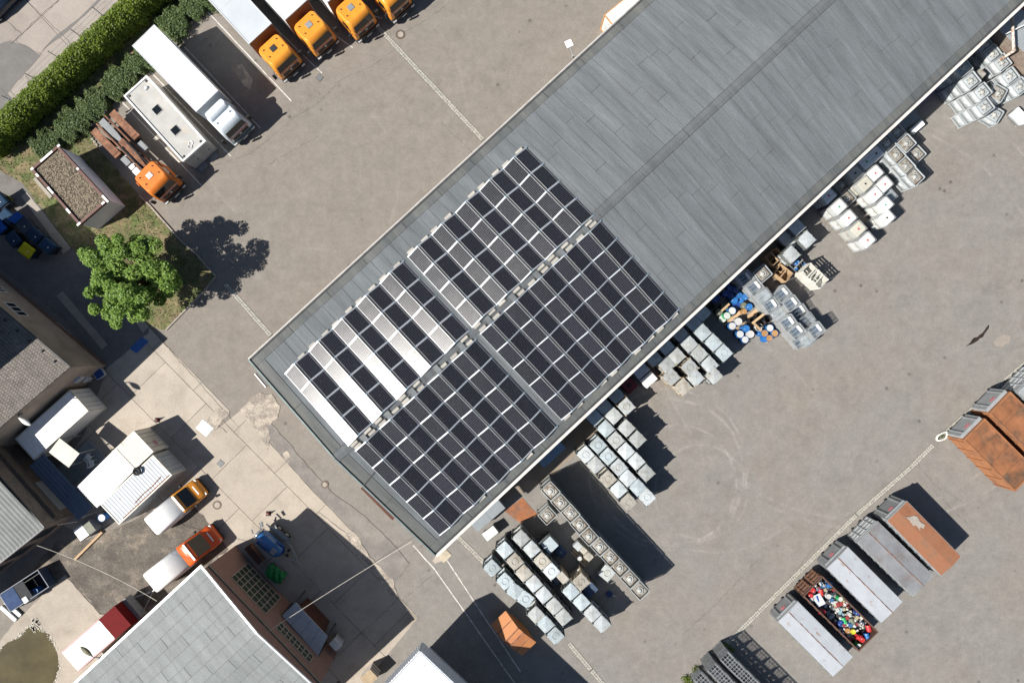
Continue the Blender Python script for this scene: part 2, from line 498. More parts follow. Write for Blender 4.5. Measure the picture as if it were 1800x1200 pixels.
# old road slabs beyond the hedge
zoneR = px_poly([(-160,330),(-160,-160),(420,-160),(250,0),(0,226)])
road = slab_field('concrete_road', zoneR, G(73,30), radians(42.5), 6.4, 5.2, SLABR)
sheet('asphalt_repair', px_poly([(-60,165),(-20,85),(18,72),(45,80),(72,98),(12,166),(-30,215)]), .034, ROADP, road, .05)
sheet('asphalt_repair', px_poly([(-60,175),(0,150),(40,193),(-20,260),(-80,250)]), .031, ROADP, road, .05)
sheet('asphalt_repair', px_poly([(70,97),(78,86),(112,62),(150,28),(182,-4),(176,-4),(140,32),(100,62)]), .034, ROADP, road, .03)
# oily gravel round the vans, repairs beside the hall
sheet('gravel_apron', px_poly([(100,950),(172,945),(210,925),(262,897),(334,880),(372,925),(402,965),(350,1002),(275,1060),(230,1075),(178,1080),(116,1008),(90,1025),(60,1000)]), .032, ROUGHG, conc, .12)
pad = sheet('concrete_pad', px_poly([(114,1010),(176,1079),(240,1090),(200,1200),(60,1260),(-40,1180),(20,1100),(60,1060)]), .038, SLABM, conc, .06)
sheet('asphalt_repair', px_poly([(470,735),(500,770),(560,840),(590,870),(640,905),(700,965),(720,990),(690,1030),(640,958),(600,905),(548,860),(489,795),(470,765)]), .034, PATCH, conc, .07)
for P in ([(422,722),(440,700),(458,690),(478,692),(492,712),(488,735),(470,748),(476,770),(470,790),(455,762),(440,745)],
          [(497,796),(505,792),(511,800),(508,812),(500,806)],
          [(377,758),(362,742),(370,728),(385,718),(404,724)],
          [(606,940),(618,932),(630,945),(640,962),(660,990),(692,1020),(700,1050),(688,1046),(660,1010),(632,975)],
          [(622,940),(632,944),(628,958),(620,955)]):
    sheet('broken_mortar', px_poly(P), (.047 if len(P) == 4 else .041), DUST, conc, .10, .3)

# painted bay lines, cracks and setts belong to the asphalt
mlist = [((362,18),(512,178)),((310,67),(458,226)),((256,117),(406,275)),((204,168),(354,326)),((433,0),(566,129)),((500,0),(620,84)),((566,0),(672,33)),
         ((726,958),(764,1000)),((764,1000),(905,1200)),((784,982),(915,1180))]
for a, b in mlist:
    mb = MB(); ribbon(mb, rough_line([G(*a), G(*b)], .6, .012), .09, .006, 0, .2)
    mb.build('painted_line', LINEW, yard)
cr = [[(350,300),(440,270),(510,212),(560,180),(600,140),(655,115)],[(470,290),(520,262),(560,240)],[(655,115),(690,90)],[(775,215),(800,240),(830,268)],[(700,62),(750,35),(790,5)],
      [(560,160),(562,168)],[(1200,1115),(1260,1060),(1330,985)],[(1400,1000),(1460,930),(1530,880)],[(1610,810),(1640,850),(1690,880)],[(1640,860),(1700,920)],[(760,1010),(700,1060),(640,1120)],[(690,1000),(740,960)]]
for k in cr:
    mb = MB(); ribbon(mb, rough_line([G(*q) for q in k], .25, .07), .026, .0045, 0, .8)
    mb.build('crack', CRACK, yard)
mb = MB()
for k in ([(250,560),(330,650),(420,750)],[(560,900),(640,960),(660,1000)],[(700,1050),(660,1090),(610,1130)],[(395,730),(380,745),(400,760)]):
    ribbon(mb, rough_line([G(*q) for q in k], .25, .06), .03, .036, 0, .6)
o = mb.build('hairline_cracks', CRACK, conc); tag(o, kind='stuff')
# road cracks
mb = MB()
for k in ([(45,0),(110,62),(125,80)],[(0,155),(28,180),(42,192)],[(5,32),(38,60)],[(20,78),(75,25),(110,-5)],[(28,72),(42,80),(75,98)],[(45,132),(60,150)]):
    ribbon(mb, rough_line([G(*q) for q in k], .3, .06), .03, .037, 0, .7)
o = mb.build('road_cracks', CRACK, road); tag(o, kind='stuff')
# faint tyre rulings beside the hedge
def setts(a, b, rows, size, name='granite_setts'):
    A, B = Vector(G(*a)), Vector(G(*b)); d = (B-A); L = d.length; d.normalize(); n = Vector((-d.y, d.x))
    mb = MB(); w = rows*size
    ribbon(mb, [tuple(A), tuple(B)], w+.06, .004, 1)
    k = int(L/size)
    for i in range(k):
        for r in range(rows):
            c = A + d*((i+.5)*size+random.uniform(-.015,.015)) + n*((r-(rows-1)/2)*size+random.uniform(-.012,.012))
            mb.cbox(c.x, c.y, 0, size*random.uniform(.78,.9), size*random.uniform(.78,.9), random.uniform(.012,.03), atan2(d.y,d.x)+random.uniform(-.1,.1), 0)
    o = mb.build(name, [COBBLE, COBJ], yard); tag(o, kind='stuff')
setts((655,38),(850,247),2,.2)
setts((396,499),(478,592),2,.2)
setts((806,944),(852,990),2,.2)
setts((1800,640),(1662,760),2,.2); setts((1640,782),(1600,822),2,.2); setts((1600,822),(1505,905),2,.2); setts((1505,905),(1270,1138),2,.2)
setts((1860,580),(1800,640),2,.2)
setts((1000,1130),(1040,1178),2,.2); setts((1040,1178),(1080,1225),2,.2)
# edging stones along the planting
def edging(pts, size=.28, name='edging_stone', parent=None, h=.1):
    for a, b in zip(pts[:-1], pts[1:]):
        A, B = Vector(G(*a)), Vector(G(*b)); d = B-A; k = max(1, int(d.length/size)); ang = atan2(d.y,d.x)
        for i in range(k):
            c = A + d*((i+.5)/k)
            yield (c.x+random.uniform(-.02,.02), c.y+random.uniform(-.02,.02), ang+random.uniform(-.12,.12))
mb = MB()
for x, y, a in edging([(364,15),(310,64),(257,112),(207,160),(145,217),(172,258)]):
    mb.cbox(x, y, 0, .24*random.uniform(.8,1.1), .2*random.uniform(.8,1.1), .08+random.uniform(0,.05), a)
o = mb.build('edging_stones', M('edging_stone', (.3,.27,.22), .9, var=.3, scale=5, pos=True), yard); tag(o, kind='stuff')
for k, (a, b) in enumerate([((246,344),(266,364)),((266,364),(286,387)),((286,387),(304,407)),((304,407),(322,427)),((322,427),(346,447)),((346,447),(362,466)),((362,466),(380,485)),((380,485),(360,511)),((360,511),(322,549)),((322,549),(292,580))]):
    A, B = Vector(G(*a)), Vector(G(*b)); d = B-A; n = Vector((-d.y,d.x)).normalized()*.07; e = d.normalized()*.01
    MB().poly([A+e-n, B-e-n, B-e+n, A+e+n], 0, .11).build('kerb_stone', CONCRETE, yard)

# grass plot and planting soil
lawnP = px_poly([(364,12),(310,62),(257,110),(207,158),(147,217),(172,258),(246,346),(286,389),(322,429),(346,449),(380,487),(358,511),(322,549),(291,580),(262,572),(222,520),(143,450),(125,435),(40,322),(0,300),(-80,330),(-80,250),(0,222),(240,0),(360,-80),(440,-80)])
lawn = sheet('lawn', lawnP, .05, SOIL, None, .08); tag(lawn, kind='structure')
gx = []
X = rng.uniform(-50,-24,26000); Y = rng.uniform(0,33,26000)
for x, y in zip(X, Y):
    if inpoly(x, y, lawnP): gx.append((x, y))
gx = np.array(gx); n = len(gx)
dens = np.sin(gx[:,0]*.9+np.sin(gx[:,1]*.7)*2)*np.cos(gx[:,1]*.8+np.sin(gx[:,0]*.5)*1.5)
keep = rng.uniform(-1.1,1,n) < dens+.15
gx = gx[keep]; n = len(gx)
C = np.column_stack([gx, np.full(n,.085)+rng.uniform(0,.05,n)])
GRASS = leafmat('grass_leaf', (.035,.06,.014), (.13,.135,.04), .15)
o = link('grass', fastmesh('grass', leaves(C, .2, .25, .3), 4, GRASS)); tag(o, 'patchy dry grass round the small flat-roofed outbuilding', 'grass', kind='stuff')
# path by the brown building
path = sheet('bin_path', px_poly([(-80,360),(0,300),(40,322),(125,435),(143,450),(222,520),(262,572),(262,585),(185,650),(110,560),(0,470),(-80,400)]), .028, PATHM, None, .05); tag(path, kind='structure')
for P in ([(38,345),(48,338),(125,436),(112,447)], [(140,450),(150,445),(224,520),(214,528)], [(214,530),(224,521),(262,574),(252,585)], [(100,520),(110,512),(190,606),(180,614)]):
    sheet('path_edging', px_poly(P), .06, CONCRETE, path, .02)
# puddle with foam rim
PUD = M('muddy_water', (.075,.062,.028), .06, var=.3, scale=.5, pos=True, spec=.5, fine=.0)
pp = px_poly([(-60,1230),(-40,1160),(0,1140),(14,1128),(34,1118),(50,1100),(60,1096),(72,1104),(86,1112),(94,1128),(102,1150),(105,1172),(98,1196),(90,1240)])
pud = sheet('puddle', pp, .05, PUD, None, .05, .3); tag(pud, kind='structure')
FOAM = M('dried_foam', (.47,.44,.39), .9, var=.25, scale=6, pos=True)
mb = MB()
for i in range(2, 13):
    a, b = pp[i], pp[i+1]
    for q in rough_line([a, b], .05, .06)[:-1]:
        if sin(q[0]*2.3)*sin(q[1]*1.9+1) < -.25 or random.random() < .2: continue
        mb.cbox(q[0]+random.gauss(0,.07), q[1]+random.gauss(0,.07), .03, random.uniform(.03,.16), random.uniform(.03,.1), .03+random.uniform(0,.012), random.uniform(0,3))
for q in rough_line([G(54,1098), G(62,1110), G(58,1088), G(70,1098), G(64,1086)], .08, .06):
    mb.cyl(q[0], q[1], .03, .07, random.uniform(.06,.14), 6)
o = mb.build('foam_rim', FOAM, pud); tag(o, kind='stuff')
# wet trickle, dry puddle mark and a dark damp strip in the south yard
sheet('damp_strip', px_poly([(1697,609),(1708,598),(1722,588),(1738,570),(1739,574),(1728,592),(1712,603)]), .005, M('damp_asphalt', (.035,.025,.022), .25, var=.3, pos=True), yard, .08, .25)
sheet('dried_puddle', px_poly([(1746,602),(1752,594),(1765,588),(1776,590),(1774,602),(1762,609),(1750,608)]), .005, M('dried_mud', (.24,.21,.18), .9, var=.1, pos=True), yard, .05, .25)
sheet('asphalt_repair', px_poly([(1784,564),(1830,530),(1850,560),(1800,590)]), .0052, PATCH, yard, .04)
sheet('rusty_steel_plate', px_poly([(887,898),(918,874),(946,905),(914,918)]), .022, M('rust_plate', (.27,.105,.045), .9, var=.2, col2=(.17,.09,.06), mixscale=.7, pos=True), yard, .01)
sheet('dusty_concrete', px_poly([(800,945),(870,885),(960,845),(1010,800),(1040,770),(1090,700),(1075,690),(860,860),(780,940)]), .0055, M('yard_concrete', (.215,.178,.138), .9, var=.12, scale=.6, pos=True, fine=.12, fscale=12), yard, .1)
sheet('concrete_footing', px_poly([(760,985),(772,968),(785,962),(788,975),(778,985),(764,990)]), .02, SLABM, yard, .04)
sheet('asphalt_repair', px_poly([(407,117),(425,113),(444,140),(440,157),(430,152),(420,138)]), .0052, DUST, yard, .05)
# ------------------------------------------------------------------ the long hall
HE, HR = 7.6, 9.1
Wc, Sc = G(438,632,HE), G(765,975,HE)
aN, aS = radians(42.55), radians(43.2)
TR = .49
def RP(s, t):
    a = (Wc[0]+s*cos(aN), Wc[1]+s*sin(aN)); b = (Sc[0]+s*cos(aS), Sc[1]+s*sin(aS))
    z = HE + (HR-HE)*(t/TR if t < TR else (1-t)/(1-TR))
    return Vector((a[0]+(b[0]-a[0])*t, a[1]+(b[1]-a[1])*t, z))
def RPinv(x, y):
    s, t = 10., .5
    for _ in range(30):
        p = RP(s,t); ds = RP(s+.01,t)-p; dt = RP(s,t+.001)-p
        J = np.array([[ds.x/.01, dt.x/.001],[ds.y/.01, dt.y/.001]])
        d = np.linalg.solve(J, np.array([x-p.x, y-p.y])); s += d[0]; t += d[1]
    return s, t
SL = 84.0
ROOFD = M('bitumen_deck', (.045,.047,.048), .9, var=.2, pos=True)
def bitumen(name, c, c2):
    return M(name, c, .85, var=.17, scale=1.6, pos=True, fine=.14, fscale=14, rand=.025, bump=.3, bscale=50, col2=c2, mixscale=.5, mixlo=.40, mixhi=.66, stretch=(.14,1.5,1), srot=radians(-47.0))
ROOFS = bitumen('bitumen_sheet', (.104,.115,.122), (.130,.142,.150))
ROOFB = bitumen('bitumen_edge_sheet', (.078,.085,.086), (.115,.118,.11))
ROOFR = bitumen('ridge_sheet', (.094,.102,.108), (.108,.116,.122))
hall = thing('warehouse', 'long low-pitched warehouse with grey sheet roof and solar panels', 'building', (0,0,0))
PLAST = M('hall_plaster', (.36,.31,.24), .9, var=.15, scale=1, pos=True)
mb = MB()
i0, i1, j0, j1 = .55, SL-.5, .03, .97
c4 = [RP(i0,j0), RP(i1,j0), RP(i1,j1), RP(i0,j1)]
mb.poly([(p.x,p.y) for p in c4], 0, HE-.25)
mb.build('wall', PLAST, hall)
mb = MB()
for t0, t1 in ((0,TR),(TR,1)):
    q = [RP(0,t0), RP(SL,t0), RP(SL,t1), RP(0,t1)]
    mb.add([(p.x,p.y,p.z-.02) for p in q]+[(p.x,p.y,p.z-.28) for p in q], [(3,2,1,0),(4,5,6,7),(0,1,5,4),(1,2,6,5),(2,3,7,6),(3,0,4,7)])
mb.build('roof_deck', ROOFD, hall)
def rsheet(s0, s1, t0, t1, mat, name='roofing_sheet', dz=0.0, tilt=.012):
    g = .011
    q = [RP(s0+g,t0), RP(s1-g,t0), RP(s1-g,t1), RP(s0+g,t1)]
    lift = (0, tilt, tilt, 0)
    k = random.uniform(-.01,.01); k2 = random.uniform(-.01,.01)
    top = [(p.x+(k if i < 2 else k2)*.7, p.y, p.z+dz+.006+l) for i, (p, l) in enumerate(zip(q, lift))]
    bot = [(p.x,p.y,p.z-.018) for p in q]
    MB().add(bot+top, [(0,1,2,3)[::-1],(4,5,6,7),(0,1,5,4),(1,2,6,5),(2,3,7,6),(3,0,4,7)][::1]).build(name, mat, hall)
Wd = 20.9; eb = .78/Wd; gt = .02/Wd
s = .95; i = 0
while s < 68:
    w = 1.0
    for side in (0, 1):
        if side == 0 and s > 58: continue
        ta, tb = (eb, TR-.018) if side == 0 else (TR+.018, 1-eb)
        cut = {0:.28,1:.62,2:.45,3:.75}[(i*7+side*3) % 4] + random.uniform(-.06,.06)
        if random.random() < .25: cut = random.uniform(.2,.85)
        tm = ta+(tb-ta)*cut
        rsheet(s, s+w, ta+gt, tm-gt/2, ROOFS); rsheet(s, s+w, tm+gt/2, tb-gt, ROOFS)
    s += w; i += 1
for side in (0,1):       # verge strip along the end and edge strips along the eaves
    ta, tb = (eb, TR-.018) if side == 0 else (TR+.018, 1-eb)
    for k in range(2):
        rsheet(.12, .93, ta+(tb-ta)*k/2+gt, ta+(tb-ta)*(k+1)/2-gt, ROOFB)
    s = .12
    while s < (60 if side == 0 else 68):
        e = s+random.uniform(3.4,4.2)
        rsheet(s, e-.02, (.008 if side == 0 else 1-eb), (eb if side == 0 else .992), ROOFB); s = e
s = .1
while s < 68:
    e = s+4.45; q = [RP(s,TR-.0175), RP(e-.03,TR-.0175), RP(e-.03,TR), RP(s,TR), RP(e-.03,TR+.0175), RP(s,TR+.0175)]
    mb = MB(); u = Vector((0,0,.045))
    mb.add([p+u*.6 for p in q[:2]]+[q[2]+u, q[3]+u]+[p+u*.6 for p in q[4:]]+[p-u*.4 for p in q[:2]]+[q[2]-u*.3,q[3]-u*.3]+[p-u*.4 for p in q[4:]],
           [(0,1,2,3),(3,2,4,5),(6,7,1,0),(5,4,10,11),(0,3,9,6),(3,5,11,9),(1,7,8,2),(2,8,10,4)])
    mb.build('ridge_cap', ROOFR, hall); s = e
TRIM = M('pale_metal_trim', (.60,.57,.53), .5, .1, var=.12, scale=2, pos=True)
TRIMG = M('patina_trim', (.16,.20,.195), .6, .2, var=.2, scale=2, pos=True)
for tt, nm in ((0,'gutter'),(1,'gutter')):
    s = 0
    while s < 70:
        e = min(s+6, 70); sg = -1 if tt == 0 else 1
        a0, a1 = RP(s,tt), RP(e-.01,tt); nrm = (RP(s,1)-RP(s,0)); nrm.z = 0; nrm = nrm.normalized()*sg
        mb = MB()
        gw = .1 if sg < 0 else .2
        mb.slab([a0+nrm*.0-Vector((0,0,.08)), a1-Vector((0,0,.08)), a1+nrm*gw-Vector((0,0,.10)), a0+nrm*gw-Vector((0,0,.10))] if sg < 0 else [a0+nrm*.2-Vector((0,0,.10)), a1+nrm*.2-Vector((0,0,.10)), a1-Vector((0,0,.08)), a0-Vector((0,0,.08))], .1)
        mb.beam(a0+nrm*(gw-.01), a1+nrm*(gw-.01), .05, .14)
        mb.build(nm, TRIM, hall); s = e
mb = MB(); 
for t0, t1 in ((0,TR),(TR,1)):
    a, b = RP(-.02,t0), RP(-.02,t1); mb.beam(a+Vector((0,0,.0)), b+Vector((0,0,.0)), .12, .2)
mb.build('verge_trim', TRIMG, hall)
# plinth strip, door canopy and paint ledge at the south-west end
pl = M('pale_plinth', (.40,.345,.26), .9, var=.25, scale=2.5, pos=True)
a, b = Vector(G(466,672)), Vector(G(776,992)); d = (b-a).normalized(); n = Vector((d.y,-d.x))*-1
mb = MB(); ribbon(mb, rough_line([tuple(a+Vector((.55,.5))), tuple(b+Vector((.55,.5)))], .5, .05), 1.0, .045); mb.build('plinth', pl, hall)
DOORB = M('rust_brown_door', (.075,.028,.018), .8, var=.2, pos=True, scale=2)
c0, c1 = Vector(G(634,858,2.6)), Vector(G(690,914,2.6)); n2 = Vector((.73,.68))
mb = MB(); mb.poly([c0, c1, c1+n2*3.0, c0+n2*3.0], 2.5, 2.62); mb.build('door_canopy', DOORB, hall)
c0, c1 = Vector(G(447,657,3.2)), Vector(G(467,681,3.2))
mb = MB(); mb.poly([c0, c1, c1+n2*2.6, c0+n2*2.6], 3.0, 3.12, 0)
mb.poly([c0-n2*.03, c1-n2*.03, c1+n2*.06, c0+n2*.06], 2.98, 3.2, 1); mb.build('door_canopy', [ROADP, WHITE], hall)
mb = MB(); p0 = RP(.05,.63); p1 = RP(2.5,.615); mb.beam(p0+Vector((0,0,.04)), p1+Vector((0,0,.04)), .09, .05); mb.build('lightning_cable', DARK, hall)

# ------------------------------------------------------------------ solar panels
def pv_mat():
    m = bpy.data.materials.new('solar_cells'); m.use_nodes = True
    nt = m.node_tree; N = nt.nodes; L = nt.links
    p = N['Principled BSDF']; p.inputs['Roughness'].default_value = .25; p.inputs['Specular IOR Level'].default_value = .33
    tc = N.new('ShaderNodeTexCoord'); sp = N.new('ShaderNodeSeparateXYZ'); L.new(tc.outputs['Object'], sp.inputs[0])
    def line(out, pitch, w):
        a = N.new('ShaderNodeMath'); a.operation = 'MULTIPLY_ADD'; L.new(out, a.inputs[0]); a.inputs[1].default_value = 1/pitch; a.inputs[2].default_value = .5
        f = N.new('ShaderNodeMath'); f.operation = 'FRACT'; L.new(a.outputs[0], f.inputs[0])
        s = N.new('ShaderNodeMath'); s.operation = 'SUBTRACT'; L.new(f.outputs[0], s.inputs[0]); s.inputs[1].default_value = .5
        b = N.new('ShaderNodeMath'); b.operation = 'ABSOLUTE'; L.new(s.outputs[0], b.inputs[0])
        g = N.new('ShaderNodeMath'); g.operation = 'GREATER_THAN'; L.new(b.outputs[0], g.inputs[0]); g.inputs[1].default_value = .5-w/2/pitch
        return g.outputs[0]
    mx = N.new('ShaderNodeMath'); mx.operation = 'MAXIMUM'; L.new(line(sp.outputs[0], 1.09/8, .016), mx.inputs[0]); L.new(line(sp.outputs[1], 1.71/12, .016), mx.inputs[1])
    oi = N.new('ShaderNodeObjectInfo')
    ra = N.new('ShaderNodeMix'); ra.data_type = 'RGBA'; L.new(oi.outputs['Random'], ra.inputs[0])
    ra.inputs[6].default_value = (.003,.0034,.006,1); ra.inputs[7].default_value = (.006,.006,.011,1)
    x = N.new('ShaderNodeMix'); x.data_type = 'RGBA'; L.new(mx.outputs[0], x.inputs[0])
    L.new(ra.outputs[2], x.inputs[6]); x.inputs[7].default_value = (.085,.09,.10,1)
    L.new(x.outputs[2], p.inputs['Base Color'])
    n = N.new('ShaderNodeTexNoise'); n.inputs['Scale'].default_value = 1.3; n.inputs['Detail'].default_value = 4
    g = N.new('ShaderNodeNewGeometry'); L.new(g.outputs['Position'], n.inputs['Vector'])
    r = N.new('ShaderNodeMapRange'); r.inputs['From Min'].default_value = .3; r.inputs['From Max'].default_value = .7; r.inputs['To Min'].default_value = .24; r.inputs['To Max'].default_value = .285
    L.new(n.outputs['Fac'], r.inputs['Value']); L.new(r.outputs[0], p.inputs['Roughness'])
    return m
PV = pv_mat()
PVF = M('panel_frame', (.62,.64,.66), .4, .2, var=.05)
PW, PL, TILT = 1.13, 1.765, radians(15.5)
mb = MB(); e = .02
mb.box(-PW/2, PW/2, -PL/2, PL/2, -.035, 0, 0)
mb.add([(-PW/2+e,-PL/2+e,.003),(PW/2-e,-PL/2+e,.003),(PW/2-e,PL/2-e,.003),(-PW/2+e,PL/2-e,.003)], [(0,1,2,3)], 1)
PANEL = mb.mesh('solar_panel', [PVF, PV])
BALM = M('ballast_concrete', (.36,.34,.30), .9, var=.15, rand=.1)
BAL = MB().box(-.31,.31,-.11,.11,0,.14).mesh('ballast_block', BALM)
RAIL = M('mounting_rail', (.40,.43,.46), .4, .3, var=.05)
CLAMP = M('blue_clamp', (.25,.36,.46), .5, var=.1)
def solar_block(label, cpx, rows, name='solar_array'):
    # cpx: px of the corner nearest the west end, the far corner along the ridge, the far corner down the roof
    def st(p):
        h = HE+.6
        for _ in range(4):
            x, y = G(p[0], p[1], h+.25); s, t = RPinv(x, y); h = RP(s, t).z
        return s, t
    (s0, t0), (s1, ta), (sa, t1) = [st(p) for p in cpx]
    P0, P1, P2 = RP(s0,t0), RP(s1,ta), RP(sa,t1)
    U = (P1-P0); V = (P2-P0)
    LU, LV = U.length, V.length; U.normalize(); V = (V - U*V.dot(U)).normalized()
    Nn = U.cross(V)
    if Nn.z < 0: Nn = -Nn
    arr = thing(name, label, 'solar array', P0, 0, 'solar arrays on the warehouse roof')
    pitch = LU/5; rp = LV/rows
    wh = PW*cos(TILT); zl = .13
    # axes for a panel: local x along the slope, local y along V (kept right handed)
    sgn = 1 if U.cross(V).z > 0 else -1
    for i in range(5):
        for k in (0, 1):
            ux = i*pitch + (wh/2+.03 if k == 0 else pitch-.10-wh/2)
            zc = zl + PW*sin(TILT)/2
            tl = TILT if k == 0 else -TILT          # first panel of a pair rises along +U
            ax = U*cos(tl)+Nn*sin(tl); az = -U*sin(tl)+Nn*cos(tl); ay = az.cross(ax)
            R = Matrix((ax, ay, az)).transposed()
            for r in range(rows):
                pos = U*ux + V*((r+.5)*rp) + Nn*zc
                o = link('solar_panel', PANEL, arr, pos, R.to_euler())
        # crossing rails at every row boundary
        for r in range(rows+1):
            y = V*(r*rp); a = y+U*(i*pitch+.02)+Nn*(zl-.0); rg_ = y+U*(i*pitch+wh+.03)+Nn*(zl+PW*sin(TILT)-.01)
            r2 = y+U*((i+1)*pitch-.10-wh)+Nn*(zl+PW*sin(TILT)-.01); b = y+U*((i+1)*pitch-.10)+Nn*zl
            mb = MB(); mb.beam(a+Nn*.01, rg_+Nn*.01, .065, .045, 0); mb.beam(rg_, r2, .065, .04, 1); mb.beam(r2+Nn*.01, b+Nn*.01, .065, .045, 0); mb.beam(b, b+U*.13, .065, .04, 1)
            mb.tube(rg_, rg_-Nn*.3, .02, 5); mb.tube(r2, r2-Nn*.3, .02, 5); mb.tube(a, a-Nn*.14, .02, 5); mb.tube(b, b-Nn*.14, .02, 5)
            mb.build('mounting_rail', [RAIL, CLAMP], arr)
        for yv in (-.16, LV+.16):
            for uo in (.45, pitch-.62):
                if random.random() < (.12 if yv < 0 else .35): continue
                q = U*(i*pitch+uo+random.uniform(-.06,.06)) + V*(yv+random.uniform(-.04,.04)) + Nn*.012
                Rb = Matrix((U, V*sgn, Nn)).transposed()
                link('ballast_block', BAL, arr, q, Rb.to_euler())
    # low rail closing the valley ends
    return arr, U, V, Nn, pitch, P0, LU, LV
s1_ = solar_block('solar array on the north-west roof slope with sun-glared white panels', [(500,658),(709,459),(613,783)], 4)
s2_ = solar_block('solar array on the north-west roof slope beside the bare roof sheets', [(716,452),(926,258),(831,575)], 4)
s3_ = solar_block('dark solar array on the south-east roof slope by the gable end', [(623,793),(836,596),(771,942)], 5)
s4_ = solar_block('dark solar array on the south-east roof slope facing bare roof sheets', [(843,587),(1056,387),(985,739)], 5)
TRAY = M('cable_tray', (.13,.14,.145), .6, .3, var=.2)
for arr, U, V, Nn, pitch, P0, LU, LV in (s1_, s2_):
    for i in range(5):
        a = U*(i*pitch+1.3)+V*(LV+.05)+Nn*.1; b = a+V*.98
        mb = MB(); mb.beam(a, b, .42, .05); mb.box(0,0,0,0,0,0) if False else None
        mb.build('cable_tray', TRAY, arr)

# ------------------------------------------------------------------ west building, brown render and tiled roof
def wallbox(mb, B, d, s0, s1, h0, h1, n, d0, d1, m=0):
    """box on a wall: along s, height h, from depth d0 to d1 along outward normal n"""
    P = [(B[0]+d[0]*s+n[0]*q, B[1]+d[1]*s+n[1]*q) for s, q in ((s0,d0),(s1,d0),(s1,d1),(s0,d1))]
    mb.poly(P, h0, h1, m)
def wallspan(q, B, d):
    r = [wall_sh(x, y, B, d) for x, y in q]
    ss = sorted(a for a, b in r); hh = sorted(b for a, b in r)
    return (ss[0]+ss[1])/2, (ss[2]+ss[3])/2, (hh[0]+hh[1])/2, (hh[2]+hh[3])/2
RENDER = M('brown_render', (.36,.285,.222), .92, var=.13, scale=.7, pos=True, fine=.1, fscale=9, col2=(.28,.225,.175), mixscale=.5, bump=.2)
TILE = None
def tile_mat():
    m = M('clay_tiles', (.175,.155,.137), .85, var=.22, scale=1.1, pos=True, fine=.25, fscale=7)
    nt = m.node_tree; N = nt.nodes; L = nt.links; p = N['Principled BSDF']
    g = N.new('ShaderNodeNewGeometry'); mp = N.new('ShaderNodeMapping'); mp.inputs['Rotation'].default_value = (0,0,radians(-49.7+90))
    L.new(g.outputs['Position'], mp.inputs['Vector'])
    b = N.new('ShaderNodeTexBrick'); b.inputs['Scale'].default_value = 1; b.inputs['Mortar Size'].default_value = .022; b.inputs['Brick Width'].default_value = .22; b.inputs['Row Height'].default_value = .26
    b.inputs['Color1'].default_value = (1,1,1,1); b.inputs['Color2'].default_value = (.7,.7,.7,1); b.inputs['Mortar'].default_value = (0,0,0,1)
    L.new(mp.outputs[0], b.inputs['Vector'])
    bu = N.new('ShaderNodeBump'); bu.inputs['Strength'].default_value = .9; bu.inputs['Distance'].default_value = .04
    L.new(b.outputs['Color'], bu.inputs['Height']); L.new(bu.outputs[0], p.inputs['Normal'])
    src = p.inputs['Base Color'].links[0].from_socket
    x = N.new('ShaderNodeMix'); x.data_type = 'RGBA'; x.blend_type = 'MULTIPLY'; x.inputs[0].default_value = .55
    L.new(src, x.inputs[6]); L.new(b.outputs['Color'], x.inputs[7]); L.new(x.outputs[2], p.inputs['Base Color'])
    return m
TILE = tile_mat()
EH = 5.4
E = Vector(G(122.5,645,EH)); dNE = Vector((cos(radians(139.7)), sin(radians(139.7)))); dSE = Vector((cos(radians(222.4)), sin(radians(222.4))))
nNE = Vector((dNE.y, -dNE.x)); nSE = Vector((-dSE.y, dSE.x))
if nNE.dot(Vector((1,1))) < 0: nNE = -nNE
if nSE.dot(Vector((1,-1))) < 0: nSE = -nSE
west = thing('rendered_house', 'brown rendered building with tiled roof beside the bin path', 'building', (0,0,0))
k = .18
cor = E - nNE*k - nSE*k*.9
mb = MB(); mb.poly([cor, cor+dNE*26, cor+dNE*26+dSE*22, cor+dSE*22], 0, EH-.05); mb.build('wall', RENDER, west)
pit = math.tan(radians(4))
def zr(p): return EH + max(0, -(p-E).dot(nNE))*pit
rc = [E, E+dNE*27, E+dNE*27+dSE*22, E+dSE*22]
mb = MB(); v = [(p.x,p.y,zr(p)) for p in rc]
mb.add(v+[(x,y,z-.16) for x,y,z in v], [(0,1,2,3),(7,6,5,4),(0,4,5,1),(1,5,6,2),(2,6,7,3),(3,7,4,0)]); mb.build('roof', TILE, west)
# gable wall under the verge
q = [cor, cor+dSE*21]
mb = MB(); mb.add([(q[0].x,q[0].y,EH-.1),(q[1].x,q[1].y,EH-.1),(q[1].x,q[1].y,zr(q[1])-.17),(q[0].x,q[0].y,EH-.06)], [(0,1,2,3)]); mb.build('gable', RENDER, west)
mb = MB(); mb.beam((E.x,E.y,EH-.06), (E.x+dNE.x*26,E.y+dNE.y*26,EH-.06), .13, .1); mb.build('gutter', DARKSTEEL, west)
for i in range(9):
    p = E + dNE*(1.2+i*1.28) - nNE*.45
    mb = MB(); mb.cbox(p.x, p.y, zr(p)-.02, .16, .14, .16, .7); mb.build('snow_guard', DARK, west)
